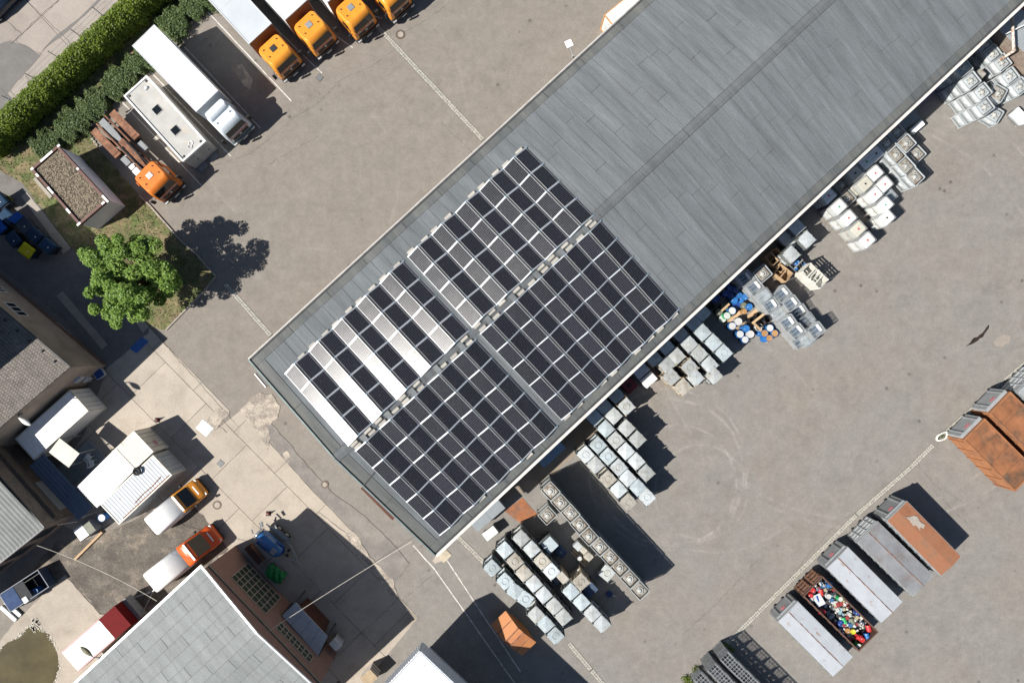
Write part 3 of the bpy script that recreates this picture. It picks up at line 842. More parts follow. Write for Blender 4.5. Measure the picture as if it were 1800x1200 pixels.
# higher part of the house further along, beyond the frame
MB().poly([Vector(q) for q in ((-41.6,-1.15),(-44.9,4.66),(-48.9,8.2),(-58,4),(-50,-9))], 5.0, 9.7).build('upper_storey', RENDER, west)
WINF = M('window_white', (.62,.62,.6), .5, var=.05)
BL_ = M('window_blind', (.50,.56,.58), .6, var=.1, scale=1)
def window(parent, q, B, d, n, frame=WINF, pane=GLASSD, bars=0, name='window', inset=.05, barw=.07):
    s0,s1,h0,h1 = wallspan(q, B, d)
    fr = MB(); w = .07
    wallbox(fr,B,d,s0,s1,h0,h0+w,n,-.02,.05); wallbox(fr,B,d,s0,s1,h1-w,h1,n,-.02,.05)
    wallbox(fr,B,d,s0,s0+w,h0+w,h1-w,n,-.02,.05); wallbox(fr,B,d,s1-w,s1,h0+w,h1-w,n,-.02,.05)
    for i in range(bars):
        c = s0+(s1-s0)*(i+1)/(bars+1); wallbox(fr,B,d,c-barw/2,c+barw/2,h0+w,h1-w,n,-.02,.045)
    f = fr.build(name, frame, parent)
    pn = MB(); wallbox(pn,B,d,s0+w,s1-w,h0+w,h1-w,n,-.02,.015); pn.build('pane', pane, f)
    return s0,s1,h0,h1
off = lambda P: [(x/6, 430+y/6) for x, y in P]
window(west, off([(180,365),(370,385),(450,465),(265,455)]), cor, dNE, nNE, pane=BL_)
window(west, off([(275,475),(455,490),(525,570),(350,560)]), cor, dNE, nNE, pane=BL_)
window(west, off([(55,610),(155,615),(290,755),(180,750)]), cor, dNE, nNE, bars=2)
window(west, off([(620,820),(710,825),(800,945),(725,945)]), cor, dNE, nNE, bars=2)
window(west, off([(350,600),(520,605),(560,645),(375,635)]), cor, dNE, nNE, frame=DARKSTEEL)
window(west, off([(-60,440),(20,450),(70,505),(-10,500)]), cor, dNE, nNE, bars=1)
mb = MB(); wallbox(mb, cor, dNE, 0, 20, .05, .55, nNE, 0, .04); mb.build('plinth', M('brick_plinth', (.14,.085,.06), .95, var=.3, scale=3, pos=True), west)
p = cor+dSE*1.4+nSE*.12
mb = MB(); wallbox(mb, cor, dSE, 1.2, 1.9, 1.9, 2.5, nSE, 0, .22); mb.build('meter_box', LIGHTGREY, west)

# ------------------------------------------------------------------ brick works building at the south-west edge
FH = 5.2
F = Vector(G(77,927,FH)); fN = Vector(G(0,840,FH))-F; fN.normalize(); fS = Vector(G(0,988,FH))-F; fS.normalize()
nfN = Vector((fN.y,-fN.x)); nfN = nfN if nfN.dot(Vector((1,1))) > 0 else -nfN
nfS = Vector((fS.y,-fS.x)); nfS = nfS if nfS.dot(Vector((1,-1))) > 0 else -nfS
BRICKW = M('sooty_brick', (.2,.155,.125), .95, var=.25, scale=1.5, pos=True, fine=.2, fscale=8, col2=(.2,.165,.13), mixscale=.7)
FIBRE = M('weathered_fibre_cement', (.165,.172,.163), .85, var=.14, scale=.8, pos=True, fine=.12, fscale=9)
works = thing('works_building', 'old brick works building with weathered corrugated grey-green roof', 'building', (0,0,0))
c = F - nfN*.2 - nfS*.2
mb = MB(); mb.poly([c, c+fN*16, c+fN*16+fS*16, c+fS*16], 0, FH-.1); mb.build('wall', BRICKW, works)
def corrugated(mb, A, dU, dV, LU, LV, zf, pitch=.18, amp=.03, m=0):
    n = max(2, int(LU/pitch)*2); v = []; 
    for j in (0, 1):
        for i in range(n+1):
            p = A + dU*(LU*i/n) + dV*(LV*j); v.append((p.x, p.y, zf(p)+(amp if i % 2 else 0)))
    for j in (0,1):
        for i in range(n+1):
            p = A + dU*(LU*i/n) + dV*(LV*j); v.append((p.x, p.y, zf(p)-.05))
    k = n+1
    f = [(i, i+1, k+i+1, k+i) for i in range(n)]
    if dU.x*dV.y-dU.y*dV.x < 0: f = [t[::-1] for t in f]
    f += [(i, 2*k+i, 2*k+i+1, i+1) for i in range(n)] + [(k+i, k+i+1, 3*k+i+1, 3*k+i) for i in range(n)]
    f += [(0, k, 3*k, 2*k), (n, 2*k+n, 3*k+n, k+n)]
    mb.add(v, f, m)
mb = MB(); corrugated(mb, F, fS, fN, 15, 15, lambda p: FH + .05*max(0,-(p-F).dot(nfS)), .34, .035); mb.build('roof', FIBRE, works)
mb = MB(); mb.beam((F.x,F.y,FH-.04),(F.x+fS.x*14,F.y+fS.y*14,FH-.04),.15,.12); mb.beam((F.x,F.y,FH-.04),(F.x+fN.x*14,F.y+fN.y*14,FH-.04),.15,.12); mb.build('gutter', DARKSTEEL, works)
mb = MB(); wallbox(mb, c, fN, .3, 12, 2.6, 3.4, nfN, 0, .35); mb.build('ledge', M('brown_ledge', (.15,.115,.085), .9, var=.2, pos=True), works)
mb = MB(); wallbox(mb, c, fN, .8, 3.9, .2, 2.4, nfN, 0, .08); mb.build('door', LIGHTGREY, works)
for s_ in (1.0, 3.6, 6.2):
    mb = MB(); wallbox(mb, c, fS, s_, s_+1.6, 1.6, 3.6, nfS, 0, .06); w_ = mb.build('window', DARKSTEEL, works)
    mb = MB(); wallbox(mb, c, fS, s_+.12, s_+1.48, 1.72, 3.48, nfS, .05, .07); mb.build('pane', GLASSD, w_)

# ------------------------------------------------------------------ south works hall: pale sheet roof, brick gable with lattice windows
BE, BRg = 6.7, 7.5
n0 = Vector(G(354,996,BE)); r0 = Vector(G(452,1112,BRg)); s0 = Vector(G(561.6,1215,BE)); w0 = Vector(G(135,1199,BE))
dU = (w0-n0).normalized()
bl = thing('brick_workshop', 'brick workshop with pale grey sheet roof and lattice-glazed gable wall', 'building', (0,0,0))
dG = (s0-n0).normalized(); nG = Vector((-dG.y, dG.x)); nG = nG if nG.dot(Vector((1,1))) > 0 else -nG
BRICK = None
def brick_mat():
    m = M('red_brick', (.27,.15,.115), .92, var=.2, scale=1.2, pos=True, fine=.15, fscale=8)
    nt = m.node_tree; N = nt.nodes; L = nt.links; p = N['Principled BSDF']
    g = N.new('ShaderNodeNewGeometry')
    dt = N.new('ShaderNodeVectorMath'); dt.operation = 'DOT_PRODUCT'; L.new(g.outputs['Position'], dt.inputs[0]); dt.inputs[1].default_value = (dG.x, dG.y, 0)
    sp = N.new('ShaderNodeSeparateXYZ'); L.new(g.outputs['Position'], sp.inputs[0])
    cb = N.new('ShaderNodeCombineXYZ'); L.new(dt.outputs['Value'], cb.inputs[0]); L.new(sp.outputs[2], cb.inputs[1])
    b = N.new('ShaderNodeTexBrick'); b.inputs['Scale'].default_value = 1; b.inputs['Brick Width'].default_value = .26; b.inputs['Row Height'].default_value = .085; b.inputs['Mortar Size'].default_value = .008
    b.inputs['Color1'].default_value = (.28,.145,.11,1); b.inputs['Color2'].default_value = (.19,.105,.085,1); b.inputs['Mortar'].default_value = (.26,.23,.2,1)
    L.new(cb.outputs[0], b.inputs['Vector'])
    src = p.inputs['Base Color'].links[0].from_socket
    x = N.new('ShaderNodeMix'); x.data_type = 'RGBA'; x.inputs[0].default_value = .6
    L.new(src, x.inputs[6]); L.new(b.outputs['Color'], x.inputs[7]); L.new(x.outputs[2], p.inputs['Base Color'])
    return m
BRICK = brick_mat()
LB = 20.0
g0 = n0 - nG*.25 + dG*.2; g1 = s0 - nG*.25 - dG*.2
GL = (g1-g0).length
mb = MB(); mb.poly([g0, g1, g1+dU*LB, g0+dU*LB], 0, BE-.3); mb.build('wall', BRICK, bl)
gm = g0+dG*GL/2
mb = MB(); V3 = [(g0.x,g0.y,BE-.3),(g1.x,g1.y,BE-.3),(gm.x,gm.y,BRg-.25)]
o_ = dU*.4
mb.add(V3+[(x+o_.x,y+o_.y,z) for x,y,z in V3], [(0,1,2),(5,4,3),(0,3,4,1),(1,4,5,2),(2,5,3,0)]); mb.build('gable', BRICK, bl)
SHEETG = bitumen('pale_bitumen_sheet', (.205,.218,.214), (.185,.2,.197))
mid = (n0+s0)/2
def bz(p, side):
    t = (p-n0).dot(dG)/((s0-n0).dot(dG)); t = t if side == 0 else 1-t
    return BE + (BRg-BE)*min(1, t*2)
def bRP(u, t, dz=0):          # u metres along, t 0..1 across
    p = n0 + (s0-n0)*t + dU*u
    return Vector((p.x, p.y, BE + (BRg-BE)*(1-abs(2*t-1)) + dz))
mb = MB()
for t0, t1 in ((0,.5),(.5,1)):
    q = [bRP(.0,t0,-.02), bRP(LB,t0,-.02), bRP(LB,t1,-.02), bRP(.0,t1,-.02)]
    mb.add(q+[p-Vector((0,0,.25)) for p in q], [(0,1,2,3),(7,6,5,4),(0,4,5,1),(1,5,6,2),(2,6,7,3),(3,7,4,0)])
mb.build('roof_deck', M('grey_deck', (.13,.138,.136), .9, pos=True), bl)
nl = 14
for j in range(nl):
    t0, t1 = j/nl+.001, (j+1)/nl-.001
    u = -1.6*(j % 3); first = True
    while u < LB:
        e = u+4.6
        a, b = max(u, .03), min(e-.03, LB)
        if b-a > .2:
            q = [bRP(a,t0,.004), bRP(b,t0,.004), bRP(b,t1,.014), bRP(a,t1,.014)]
            MB().add([p-Vector((0,0,.015)) for p in q]+q, [(3,2,1,0),(4,5,6,7),(0,1,5,4),(1,2,6,5),(2,3,7,6),(3,0,4,7)]).build('roofing_sheet', SHEETG, bl)
        u = e
mb = MB(); mb.beam(bRP(-.06,0,.02), bRP(-.06,.5,.02), .14, .16); mb.beam(bRP(-.06,.5,.02), bRP(-.06,1,.02), .14, .16); mb.build('verge_trim', ALU, bl)
mb = MB(); q = bRP(-.1,0,-.03)-Vector((dG.x,dG.y,0))*.08; q2 = bRP(LB,0,-.03)-Vector((dG.x,dG.y,0))*.08; mb.beam(q, q2, .18, .14); mb.build('gutter', ALU, bl)
# gable wall furniture, measured on the wall
off = lambda P: [(350+x/4, 880+y/4) for x, y in P]
GREENG = M('greenish_wired_glass', (.05,.062,.045), .2, var=.25, scale=2, pos=True)
LATT = M('lattice_concrete', (.36,.31,.24), .85, var=.12, pos=True)
def lattice(q, nx, ny):
    s0_,s1_,h0,h1 = wallspan(off(q), g0, dG)
    mb = MB(); bw = .07
    for i in range(nx+1):
        c_ = s0_+(s1_-s0_)*i/nx; wallbox(mb,g0,dG,c_-bw/2,c_+bw/2,h0,h1,nG,-.02,.06)
    for j in range(ny+1):
        c_ = h0+(h1-h0)*j/ny; wallbox(mb,g0,dG,s0_,s1_,c_-bw/2,c_+bw/2,nG,-.02,.055)
    w_ = mb.build('lattice_window', LATT, bl)
    for i in range(nx):
        for j in range(ny):
            pn = MB(); a_ = s0_+(s1_-s0_)*i/nx+.045; b_ = s0_+(s1_-s0_)*(i+1)/nx-.045; c_ = h0+(h1-h0)*j/ny+.045; d_ = h0+(h1-h0)*(j+1)/ny-.045
            wallbox(pn,g0,dG,a_,b_,c_,d_,nG,-.01,.012); pn.build('pane', GREENG, w_)
    return s0_,s1_,h0,h1
LW = lattice([(220,535),(345,440),(570,680),(470,795)], 7, 5)
LW2 = lattice([(540,885),(580,850),(800,1105),(770,1140)], 8, 2)
q = off([(680,710),(905,950),(840,1085),(585,800)]); gs0,gs1,gh0,gh1 = wallspan(q, g0, dG)
GATE = M('grey_porch_sheet', (.36,.375,.39), .6, var=.12, pos=True)
pq = [Vector((*G(350+x/4, 880+y/4, 2.6), 2.6)) for x, y in ((680,710),(905,950),(840,1085),(585,800))]
if (pq[1]-pq[0]).cross(pq[3]-pq[0]).z < 0: pq = pq[::-1]
pr = MB().slab(pq, .08).build('porch_roof', GATE, bl)
for i in range(4):
    f0, f1 = i/4+.012, (i+1)/4-.012
    long0, long1, sh0, sh1 = (pq[0], pq[1], pq[3], pq[2]) if (pq[1]-pq[0]).length > (pq[3]-pq[0]).length else (pq[1], pq[2], pq[0], pq[3])
    P = [long0.lerp(long1,f0), long0.lerp(long1,f1), sh0.lerp(sh1,f1), sh0.lerp(sh1,f0)]
    P = [q+Vector((0,0,.082)) for q in P]
    if (P[1]-P[0]).cross(P[3]-P[0]).z < 0: P = P[::-1]
    MB().slab(P, .012).build('porch_panel', M('grey_porch_panel', (.44,.455,.47), .6, var=.15, pos=True) if i == 0 else bpy.data.materials['grey_porch_panel'], pr)
for q in (pq[0], pq[1], pq[2], pq[3]):
    MB().beam((q.x,q.y,0),(q.x,q.y,2.58),.1,.1).build('porch_post', DARKSTEEL, bl)
pc = sum(pq, Vector((0,0,0)))/4
MB().poly([(pc.x+(q.x-pc.x)*.72, pc.y+(q.y-pc.y)*.72) for q in pq], 0, 2.5).build('porch_wall', DOORB, bl)
mb = MB(); wallbox(mb, g0, dG, .0, GL, 5.35, 5.55, nG, 0, .12); mb.build('string_course', M('stone_course', (.22,.19,.15), .9, pos=True), bl)

# ------------------------------------------------------------------ white canopy building at the south edge
ch0, ch1 = 4.3, 5.9
k0 = Vector(G(738,1144,ch1)); dA = (Vector(G(662,1212,4.3))-Vector(G(742,1127,4.3))).normalized(); dB = Vector((-dA.y, dA.x)); dB = dB if dB.y < 0 else -dB
can = thing('white_canopy', 'white flat-topped canopy building with ribbed metal fascia', 'canopy', (0,0,0))
FASC = M('ribbed_fascia', (.55,.58,.62), .45, .1, var=.06, pos=True)
LA, LBc = 15.0, 14.0
mb = MB(); mb.poly([k0+dA*.1+dB*.1, k0+dA*LA+dB*.1, k0+dA*LA+dB*LBc, k0+dA*.1+dB*LBc], ch0+.1, ch1-.02); mb.build('roof', WHITE, can)
def ribs(A, d, L, n, name):
    mb = MB(); k = int(L/.28)
    mb.beam((A.x,A.y,(ch0+ch1)/2), (A.x+d.x*L,A.y+d.y*L,(ch0+ch1)/2), .08, ch1-ch0)
    for i in range(k):
        p = A+d*((i+.5)*.28)+n*.05; mb.cbox(p.x,p.y,ch0+.03,.13,.05,ch1-ch0-.06,atan2(d.y,d.x))
    mb.build(name, FASC, can)
ribs(k0, dA, LA, -dB, 'fascia'); ribs(k0+dB*.05, dB, LBc, -dA, 'fascia')
mb = MB(); q = k0+dA*1.6+dB*1.6; mb.poly([q, q+dA*(LA-3), q+dA*(LA-3)+dB*(LBc-3), q+dB*(LBc-3)], 0, ch0+.08); mb.build('wall', WHITE_DIRTY, can)
mb = MB(); q = k0+dA*.6+dB*1.0; mb.beam((q.x,q.y,ch1+.03),(q.x+dA.x*12,q.y+dA.y*12,ch1+.03),.05,.06); mb.build('roof_rail', ALU, can)

# ------------------------------------------------------------------ small flat-roofed outbuilding on the lawn
sh = 2.85
c4 = [Vector(G(*p, sh)) for p in ((53,297),(101,255),(190,352),(139,396))]
shed = thing('outbuilding', 'small pale outbuilding with gravel roof and brown parapet on the lawn', 'outbuilding', (0,0,0))
cen = sum(c4, Vector((0,0)))/4
SHW = M('shed_render', (.74,.75,.78), .85, var=.08, scale=.9, pos=True)
mb = MB(); mb.poly([cen+(p-cen)*.965 for p in c4], 0, sh-.28); mb.build('wall', SHW, shed)
GRAV = M('roof_gravel', (.15,.125,.088), .95, var=.22, scale=1.5, pos=True, fine=.5, fscale=9, bump=.9, bscale=11, col2=(.11,.085,.06), mixscale=4, mixlo=.45, mixhi=.6)
mb = MB(); mb.poly([cen+(p-cen)*.93 for p in c4], sh-.27, sh-.17); rf = mb.build('roof', GRAV, shed)
mb = MB()
for i in range(1500):
    a, b = random.random(), random.random(); p = c4[0]+(c4[1]-c4[0])*(.08+.84*a)+(c4[3]-c4[0])*(.06+.88*b)
    mb.cbox(p.x,p.y,sh-.18,random.uniform(.06,.15),random.uniform(.05,.1),random.uniform(.02,.05),random.uniform(0,3),0 if random.random() < .6 else 1)
o = mb.build('gravel', [M('pebble_light', (.21,.175,.125), .9, var=.3, pos=True, scale=9), M('pebble_dark', (.085,.068,.05), .9, var=.3, pos=True, scale=9)], rf); tag(o, kind='stuff')
PARA = M('brown_coping', (.125,.065,.055), .6, var=.12, pos=True)
for i in range(4):
    a, b = c4[i], c4[(i+1)%4]; d = (b-a).normalized(); n = (cen-(a+b)/2).normalized()
    n = n - d*n.dot(d); n.normalize(); e = .0 if i % 2 else .2
    mb = MB(); mb.poly([a+d*e, b-d*e, b-d*e+n*.2, a+d*e+n*.2], sh-.3, sh); mb.build('coping', PARA, shed)
for (t, i, L) in ((.0,0,.25),(.35,0,1.3),(.9,1,.9),(.97,0,.3),(.55,3,.7),(.2,3,.5),(.93,2,.4),(.1,2,.3),(.4,1,.2),(.85,3,.3)):
    a, b = c4[i], c4[(i+1)%4]; d = (b-a).normalized(); n = (cen-(a+b)/2).normalized(); n = (n-d*n.dot(d)).normalized()
    L = min(L, (b-a).length*(1-t)*.95+.15); p = a+(b-a)*t; mb = MB(); mb.poly([p+n*.01, p+d*L+n*.01, p+d*L+n*.19, p+n*.19], sh-.05, sh+.012); mb.build('bare_coping_patch', WHITE, shed)
a, b = Vector(G(63,314)), Vector(G(92,348)); d = (b-a).normalized(); n = Vector((-d.y,d.x))*.14
mb = MB(); mb.poly([a-n,b-n,b+n,a+n],0,.2); mb.build('step', CONCRETE, shed)

# ------------------------------------------------------------------ sheds beyond the tank stacks, north-east
tin = thing('tin_shed', 'low shed with grey corrugated and red-painted roof behind rubble wall', 'shed', (0,0,0))
TINM = M('grey_corrugated', (.32,.345,.36), .5, .3, var=.12, pos=True)
REDR = M('faded_red_roof', (.27,.07,.05), .7, var=.15, pos=True, scale=1.5)
a, b = Vector(G(1757,52,3.2)), Vector(G(1830,116,3.2)); d = (b-a).normalized(); n = Vector((-d.y, d.x))
mb = MB(); mb.poly([a+d*.15+n*.15, b+n*.15, b+n*12, a+d*.15+n*12], 0, 3.1); mb.build('wall', BRICKW, tin)
mb = MB(); corrugated(mb, a, d, n, (b-a).length, 2.55, lambda p: 3.15, .2, .03); mb.build('roof', TINM, tin)
mb = MB(); q = a+n*2.56; corrugated(mb, q, d, n, (b-a).length, 9, lambda p: 3.2, .4, .02); mb.build('red_roof', REDR, tin)
tag(tin.children[-1], 'red painted half of the shed roof')
PIPE = M('rusty_white_pipe', (.5,.46,.42), .6, var=.2, col2=(.25,.12,.06), mixscale=3, pos=True, mixlo=.5, mixhi=.6)
o = MB().tube((*G(1779,24,4.2),4.2), (*G(1782,90,4.2),4.2), .12, 8).tube((*G(1782,90,4.2),4.2), (*G(1780,94,3),0), .11, 8).build('steel_pipe', PIPE); tag(o, 'rust-stained white pipe running over the corrugated shed roof', 'pipe')
o = MB().tube((*G(1768,60,3.9),3.9), (*G(1830,30,3.9),3.9), .05, 6).build('handrail', WHITE); tag(o, 'thin white rail crossing above the red shed roof', 'rail')
rub = thing('rubble_wall', 'broken stone rubble wall beside the grey tank stacks', 'wall', (0,0,0))
STONE = M('rubble_stone', (.26,.215,.16), .95, var=.3, scale=3, rand=.35, bump=.6, bscale=8, col2=(.14,.125,.105), mixscale=2)
def rock(r):
    import bmesh
    bm = bmesh.new(); bmesh.ops.create_icosphere(bm, subdivisions=1, radius=r)
    for v_ in bm.verts: v_.co *= random.uniform(.72,1.15); v_.co.z *= .7
    me = bpy.data.meshes.new('stone'); bm.to_mesh(me); bm.free(); me.materials.append(STONE); return me
RK = [rock(.32) for _ in range(5)]
A_, B_ = Vector(G(1756,68,.8)), Vector(G(1812,140,.8))
for i in range(64):
    t = random.random(); w = random.gauss(0,.42)
    d = (B_-A_); n = Vector((d.y,-d.x)).normalized(); p = A_+d*t+n*w
    o = link('stone', random.choice(RK), rub, (p.x,p.y,max(.12,.75-abs(w)*.7)*random.uniform(.5,1)), (random.uniform(0,3),random.uniform(0,3),random.uniform(0,6))); s_ = random.uniform(.6,1.25); o.scale = (s_,s_,s_)
mb = MB(); d = (B_-A_).normalized(); n = Vector((d.y,-d.x)); mb.poly([A_-n*.45,B_-n*.45,B_+n*.45,A_+n*.45],0,.5); mb.build('wall_core', STONE, rub)

# ------------------------------------------------------------------ vegetation
HEDGE = leafmat('hedge_leaf', (.036,.072,.006), (.16,.22,.017), .3)
SHRUB = leafmat('shrub_leaf', (.03,.058,.016), (.095,.135,.042), .2)
TREEL = leafmat('tree_leaf', (.055,.12,.016), (.19,.30,.05), .3)
BARK = M('bark', (.10,.075,.05), .9, var=.3, bump=.5)
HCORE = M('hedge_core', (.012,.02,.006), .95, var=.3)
def ribbon_bush(name, a, b, hw, hmax, n, size, mat, label, cat, top=.35, lump=.35, stem_step=1.5, rag=.25):
    A, B = Vector(G(*a, hmax*.8)), Vector(G(*b, hmax*.8)); d = B-A; L = d.length; d.normalize(); nn = Vector((-d.y,d.x))
    root = thing(name, label, cat, (A.x,A.y,0))
    s_ = rng.uniform(0, L, n); th = rng.uniform(0, pi, n)
    lum = 1+lump*(.5*np.sin(s_*1.9)+.35*np.sin(s_*4.3+1)+.3*np.sin(s_*7.7+2+np.cos(th)*3)+.3*np.sin(s_*3.1+th*4))
    rr = np.power(rng.uniform(.25,1,n), .35)*(1-rag*rng.uniform(0,1,n)**2)
    off_ = np.cos(th)*hw*rr*lum; z = np.sin(th)**.45*hmax*rr*(.85+.15*lum)
    z = np.maximum(z, .08)
    C = np.column_stack([d.x*s_+nn.x*off_, d.y*s_+nn.y*off_, z])
    o_ = np.column_stack([nn.x*np.cos(th), nn.y*np.cos(th), np.sin(th)])*.5
    link('foliage', fastmesh(name, leaves(C, size, .3, .62, .4, o_), 4, mat), root)
    mb = MB(); k = int(L/stem_step)
    for i in range(k):
        p = d*((i+.5)*stem_step); mb.tube((p.x,p.y,0),(p.x+random.uniform(-.2,.2),p.y+random.uniform(-.2,.2),hmax*.7),.035,5)
    o = mb.build('stems', BARK, root); tag(o, kind='stuff')
    # near-black shell, its colour painting the shade inside the plant
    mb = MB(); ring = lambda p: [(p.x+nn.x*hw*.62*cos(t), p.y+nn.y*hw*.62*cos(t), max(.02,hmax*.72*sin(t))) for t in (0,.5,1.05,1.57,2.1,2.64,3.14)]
    mb.loft([ring(d*(L*i/24+.0)) for i in range(25)], 0, False, False); mb.build('shade_core', HCORE, root)
    return root
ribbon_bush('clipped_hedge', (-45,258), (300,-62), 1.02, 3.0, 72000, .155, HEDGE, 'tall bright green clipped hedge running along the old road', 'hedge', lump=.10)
ribbon_bush('cotoneaster_shrubs', (62,268), (150,192), 1.25, .95, 17000, .14, SHRUB, 'low dark green shrub bank at the lawn end of the planting strip', 'shrub', lump=.5)
ribbon_bush('cotoneaster_shrubs', (146,196), (250,98), 1.2, 1.05, 21000, .14, SHRUB, 'low dark green shrub bank behind the white site cabin', 'shrub', lump=.5)
ribbon_bush('cotoneaster_shrubs', (285,52), (372,-32), 1.35, 1.0, 17000, .14, SHRUB, 'low dark green shrub bank between two white lorry boxes', 'shrub', lump=.5)
# tree
tx, ty = G(281,497)
tree = thing('maple_tree', 'single leafy green tree on the lawn corner', 'tree', (tx,ty,0))
mb = MB(); mb.tube((0,0,0),(.1,.05,2.2),.19,8,0,.14)
cl = []
for i in range(110):
    while True:
        p = Vector((random.uniform(-1,1),random.uniform(-1,1),random.uniform(-1,1)))
        if .12 < p.length < 1: break
    p = p*(1 if p.length > .5 else 1.35)
    rad = 3.65*(1+.12*sin(3*atan2(p.y,p.x)+1))
    q = Vector((p.x*rad, p.y*rad, 4.9+p.z*2.6)); cl.append(q)
for q in cl[::2]:
    mid_ = Vector((q.x*.35,q.y*.35,2.2+(q.z-2.2)*.45)); mb.tube((.1,.05,2.0),mid_,.07,5,0,.045); mb.tube(mid_,q,.045,5,0,.012)
mb.build('trunk', BARK, tree)
Cs = []; Os = []
for q in cl:
    k = 340; r = random.uniform(.42,.8)
    g = rng.normal(size=(k,3)); g /= np.linalg.norm(g,axis=1)[:,None]; g *= (rng.uniform(.2,1,k)**.4)[:,None]*r; g[:,2] *= .6
    Cs.append(g+np.array(q)); Os.append(g/r*.4)
link('crown', fastmesh('crown', leaves(np.concatenate(Cs), .165, .45, .75, .4, np.concatenate(Os)), 4, TREEL), tree)
# weeds by the cage stacks and a tuft at the oval kerb
def weed(px, py, n, r, h, label, mat=None):
    x, y = G(px, py); g = rng.normal(size=(n,2))*r*.5
    C = np.column_stack([g, rng.uniform(.03,h,n)])
    root = thing('weed_clump', label, 'weeds', (x,y,0), 0, 'weeds along the cage stacks')
    link('leaf_mass', fastmesh('weed', leaves(C, .16, .2, .35), 4, mat or HEDGE), root)
    mb = MB()
    for i in range(6): mb.tube((random.uniform(-.1,.1),random.uniform(-.1,.1),0),(random.uniform(-r,r)*.6,random.uniform(-r,r)*.6,h),.012,4)
    mb.build('stalks', BARK, root)
for px, py, n_, r_ in ((1274,1134,170,.35),(1284,1140,120,.3),(1243,1163,150,.3),(1222,1175,120,.35),(1205,1192,160,.4),(1212,1200,120,.4)):
    weed(px, py, n_, r_, .4, 'small green weed clump rooted against the cage stacks')
# ------------------------------------------------------------------ wheels and lorries
def wheel(parent, x, y, r=.5, w=.28, rim=LIGHTGREY):
    t = MB(); n = 16
    prof = [(r*.55,-w/2),(r*.93,-w/2),(r,-w*.3),(r,w*.3),(r*.93,w/2),(r*.55,w/2)]
    rings = [[(rr*cos(2*pi*i/n), yy, rr*sin(2*pi*i/n)) for i in range(n)] for rr, yy in prof]
    t.loft(rings, 0, True, False)
    t.loft([[(p[0]*.98,p[1]*.8,p[2]*.98) for p in rings[0]],[(p[0]*.98,p[1]*.8,p[2]*.98) for p in rings[5]]],0,True,True)
    o = t.build('wheel', TYRE, parent, (x,y,r))
    m = MB(); s = 1 if y > 0 else -1
    m.tube((0,s*w*.30,0),(0,s*w*.46,0),r*.52,12); m.tube((0,s*w*.40,0),(0,s*w*.6,0),r*.2,8)
    m.build('rim', rim, o)
    return o

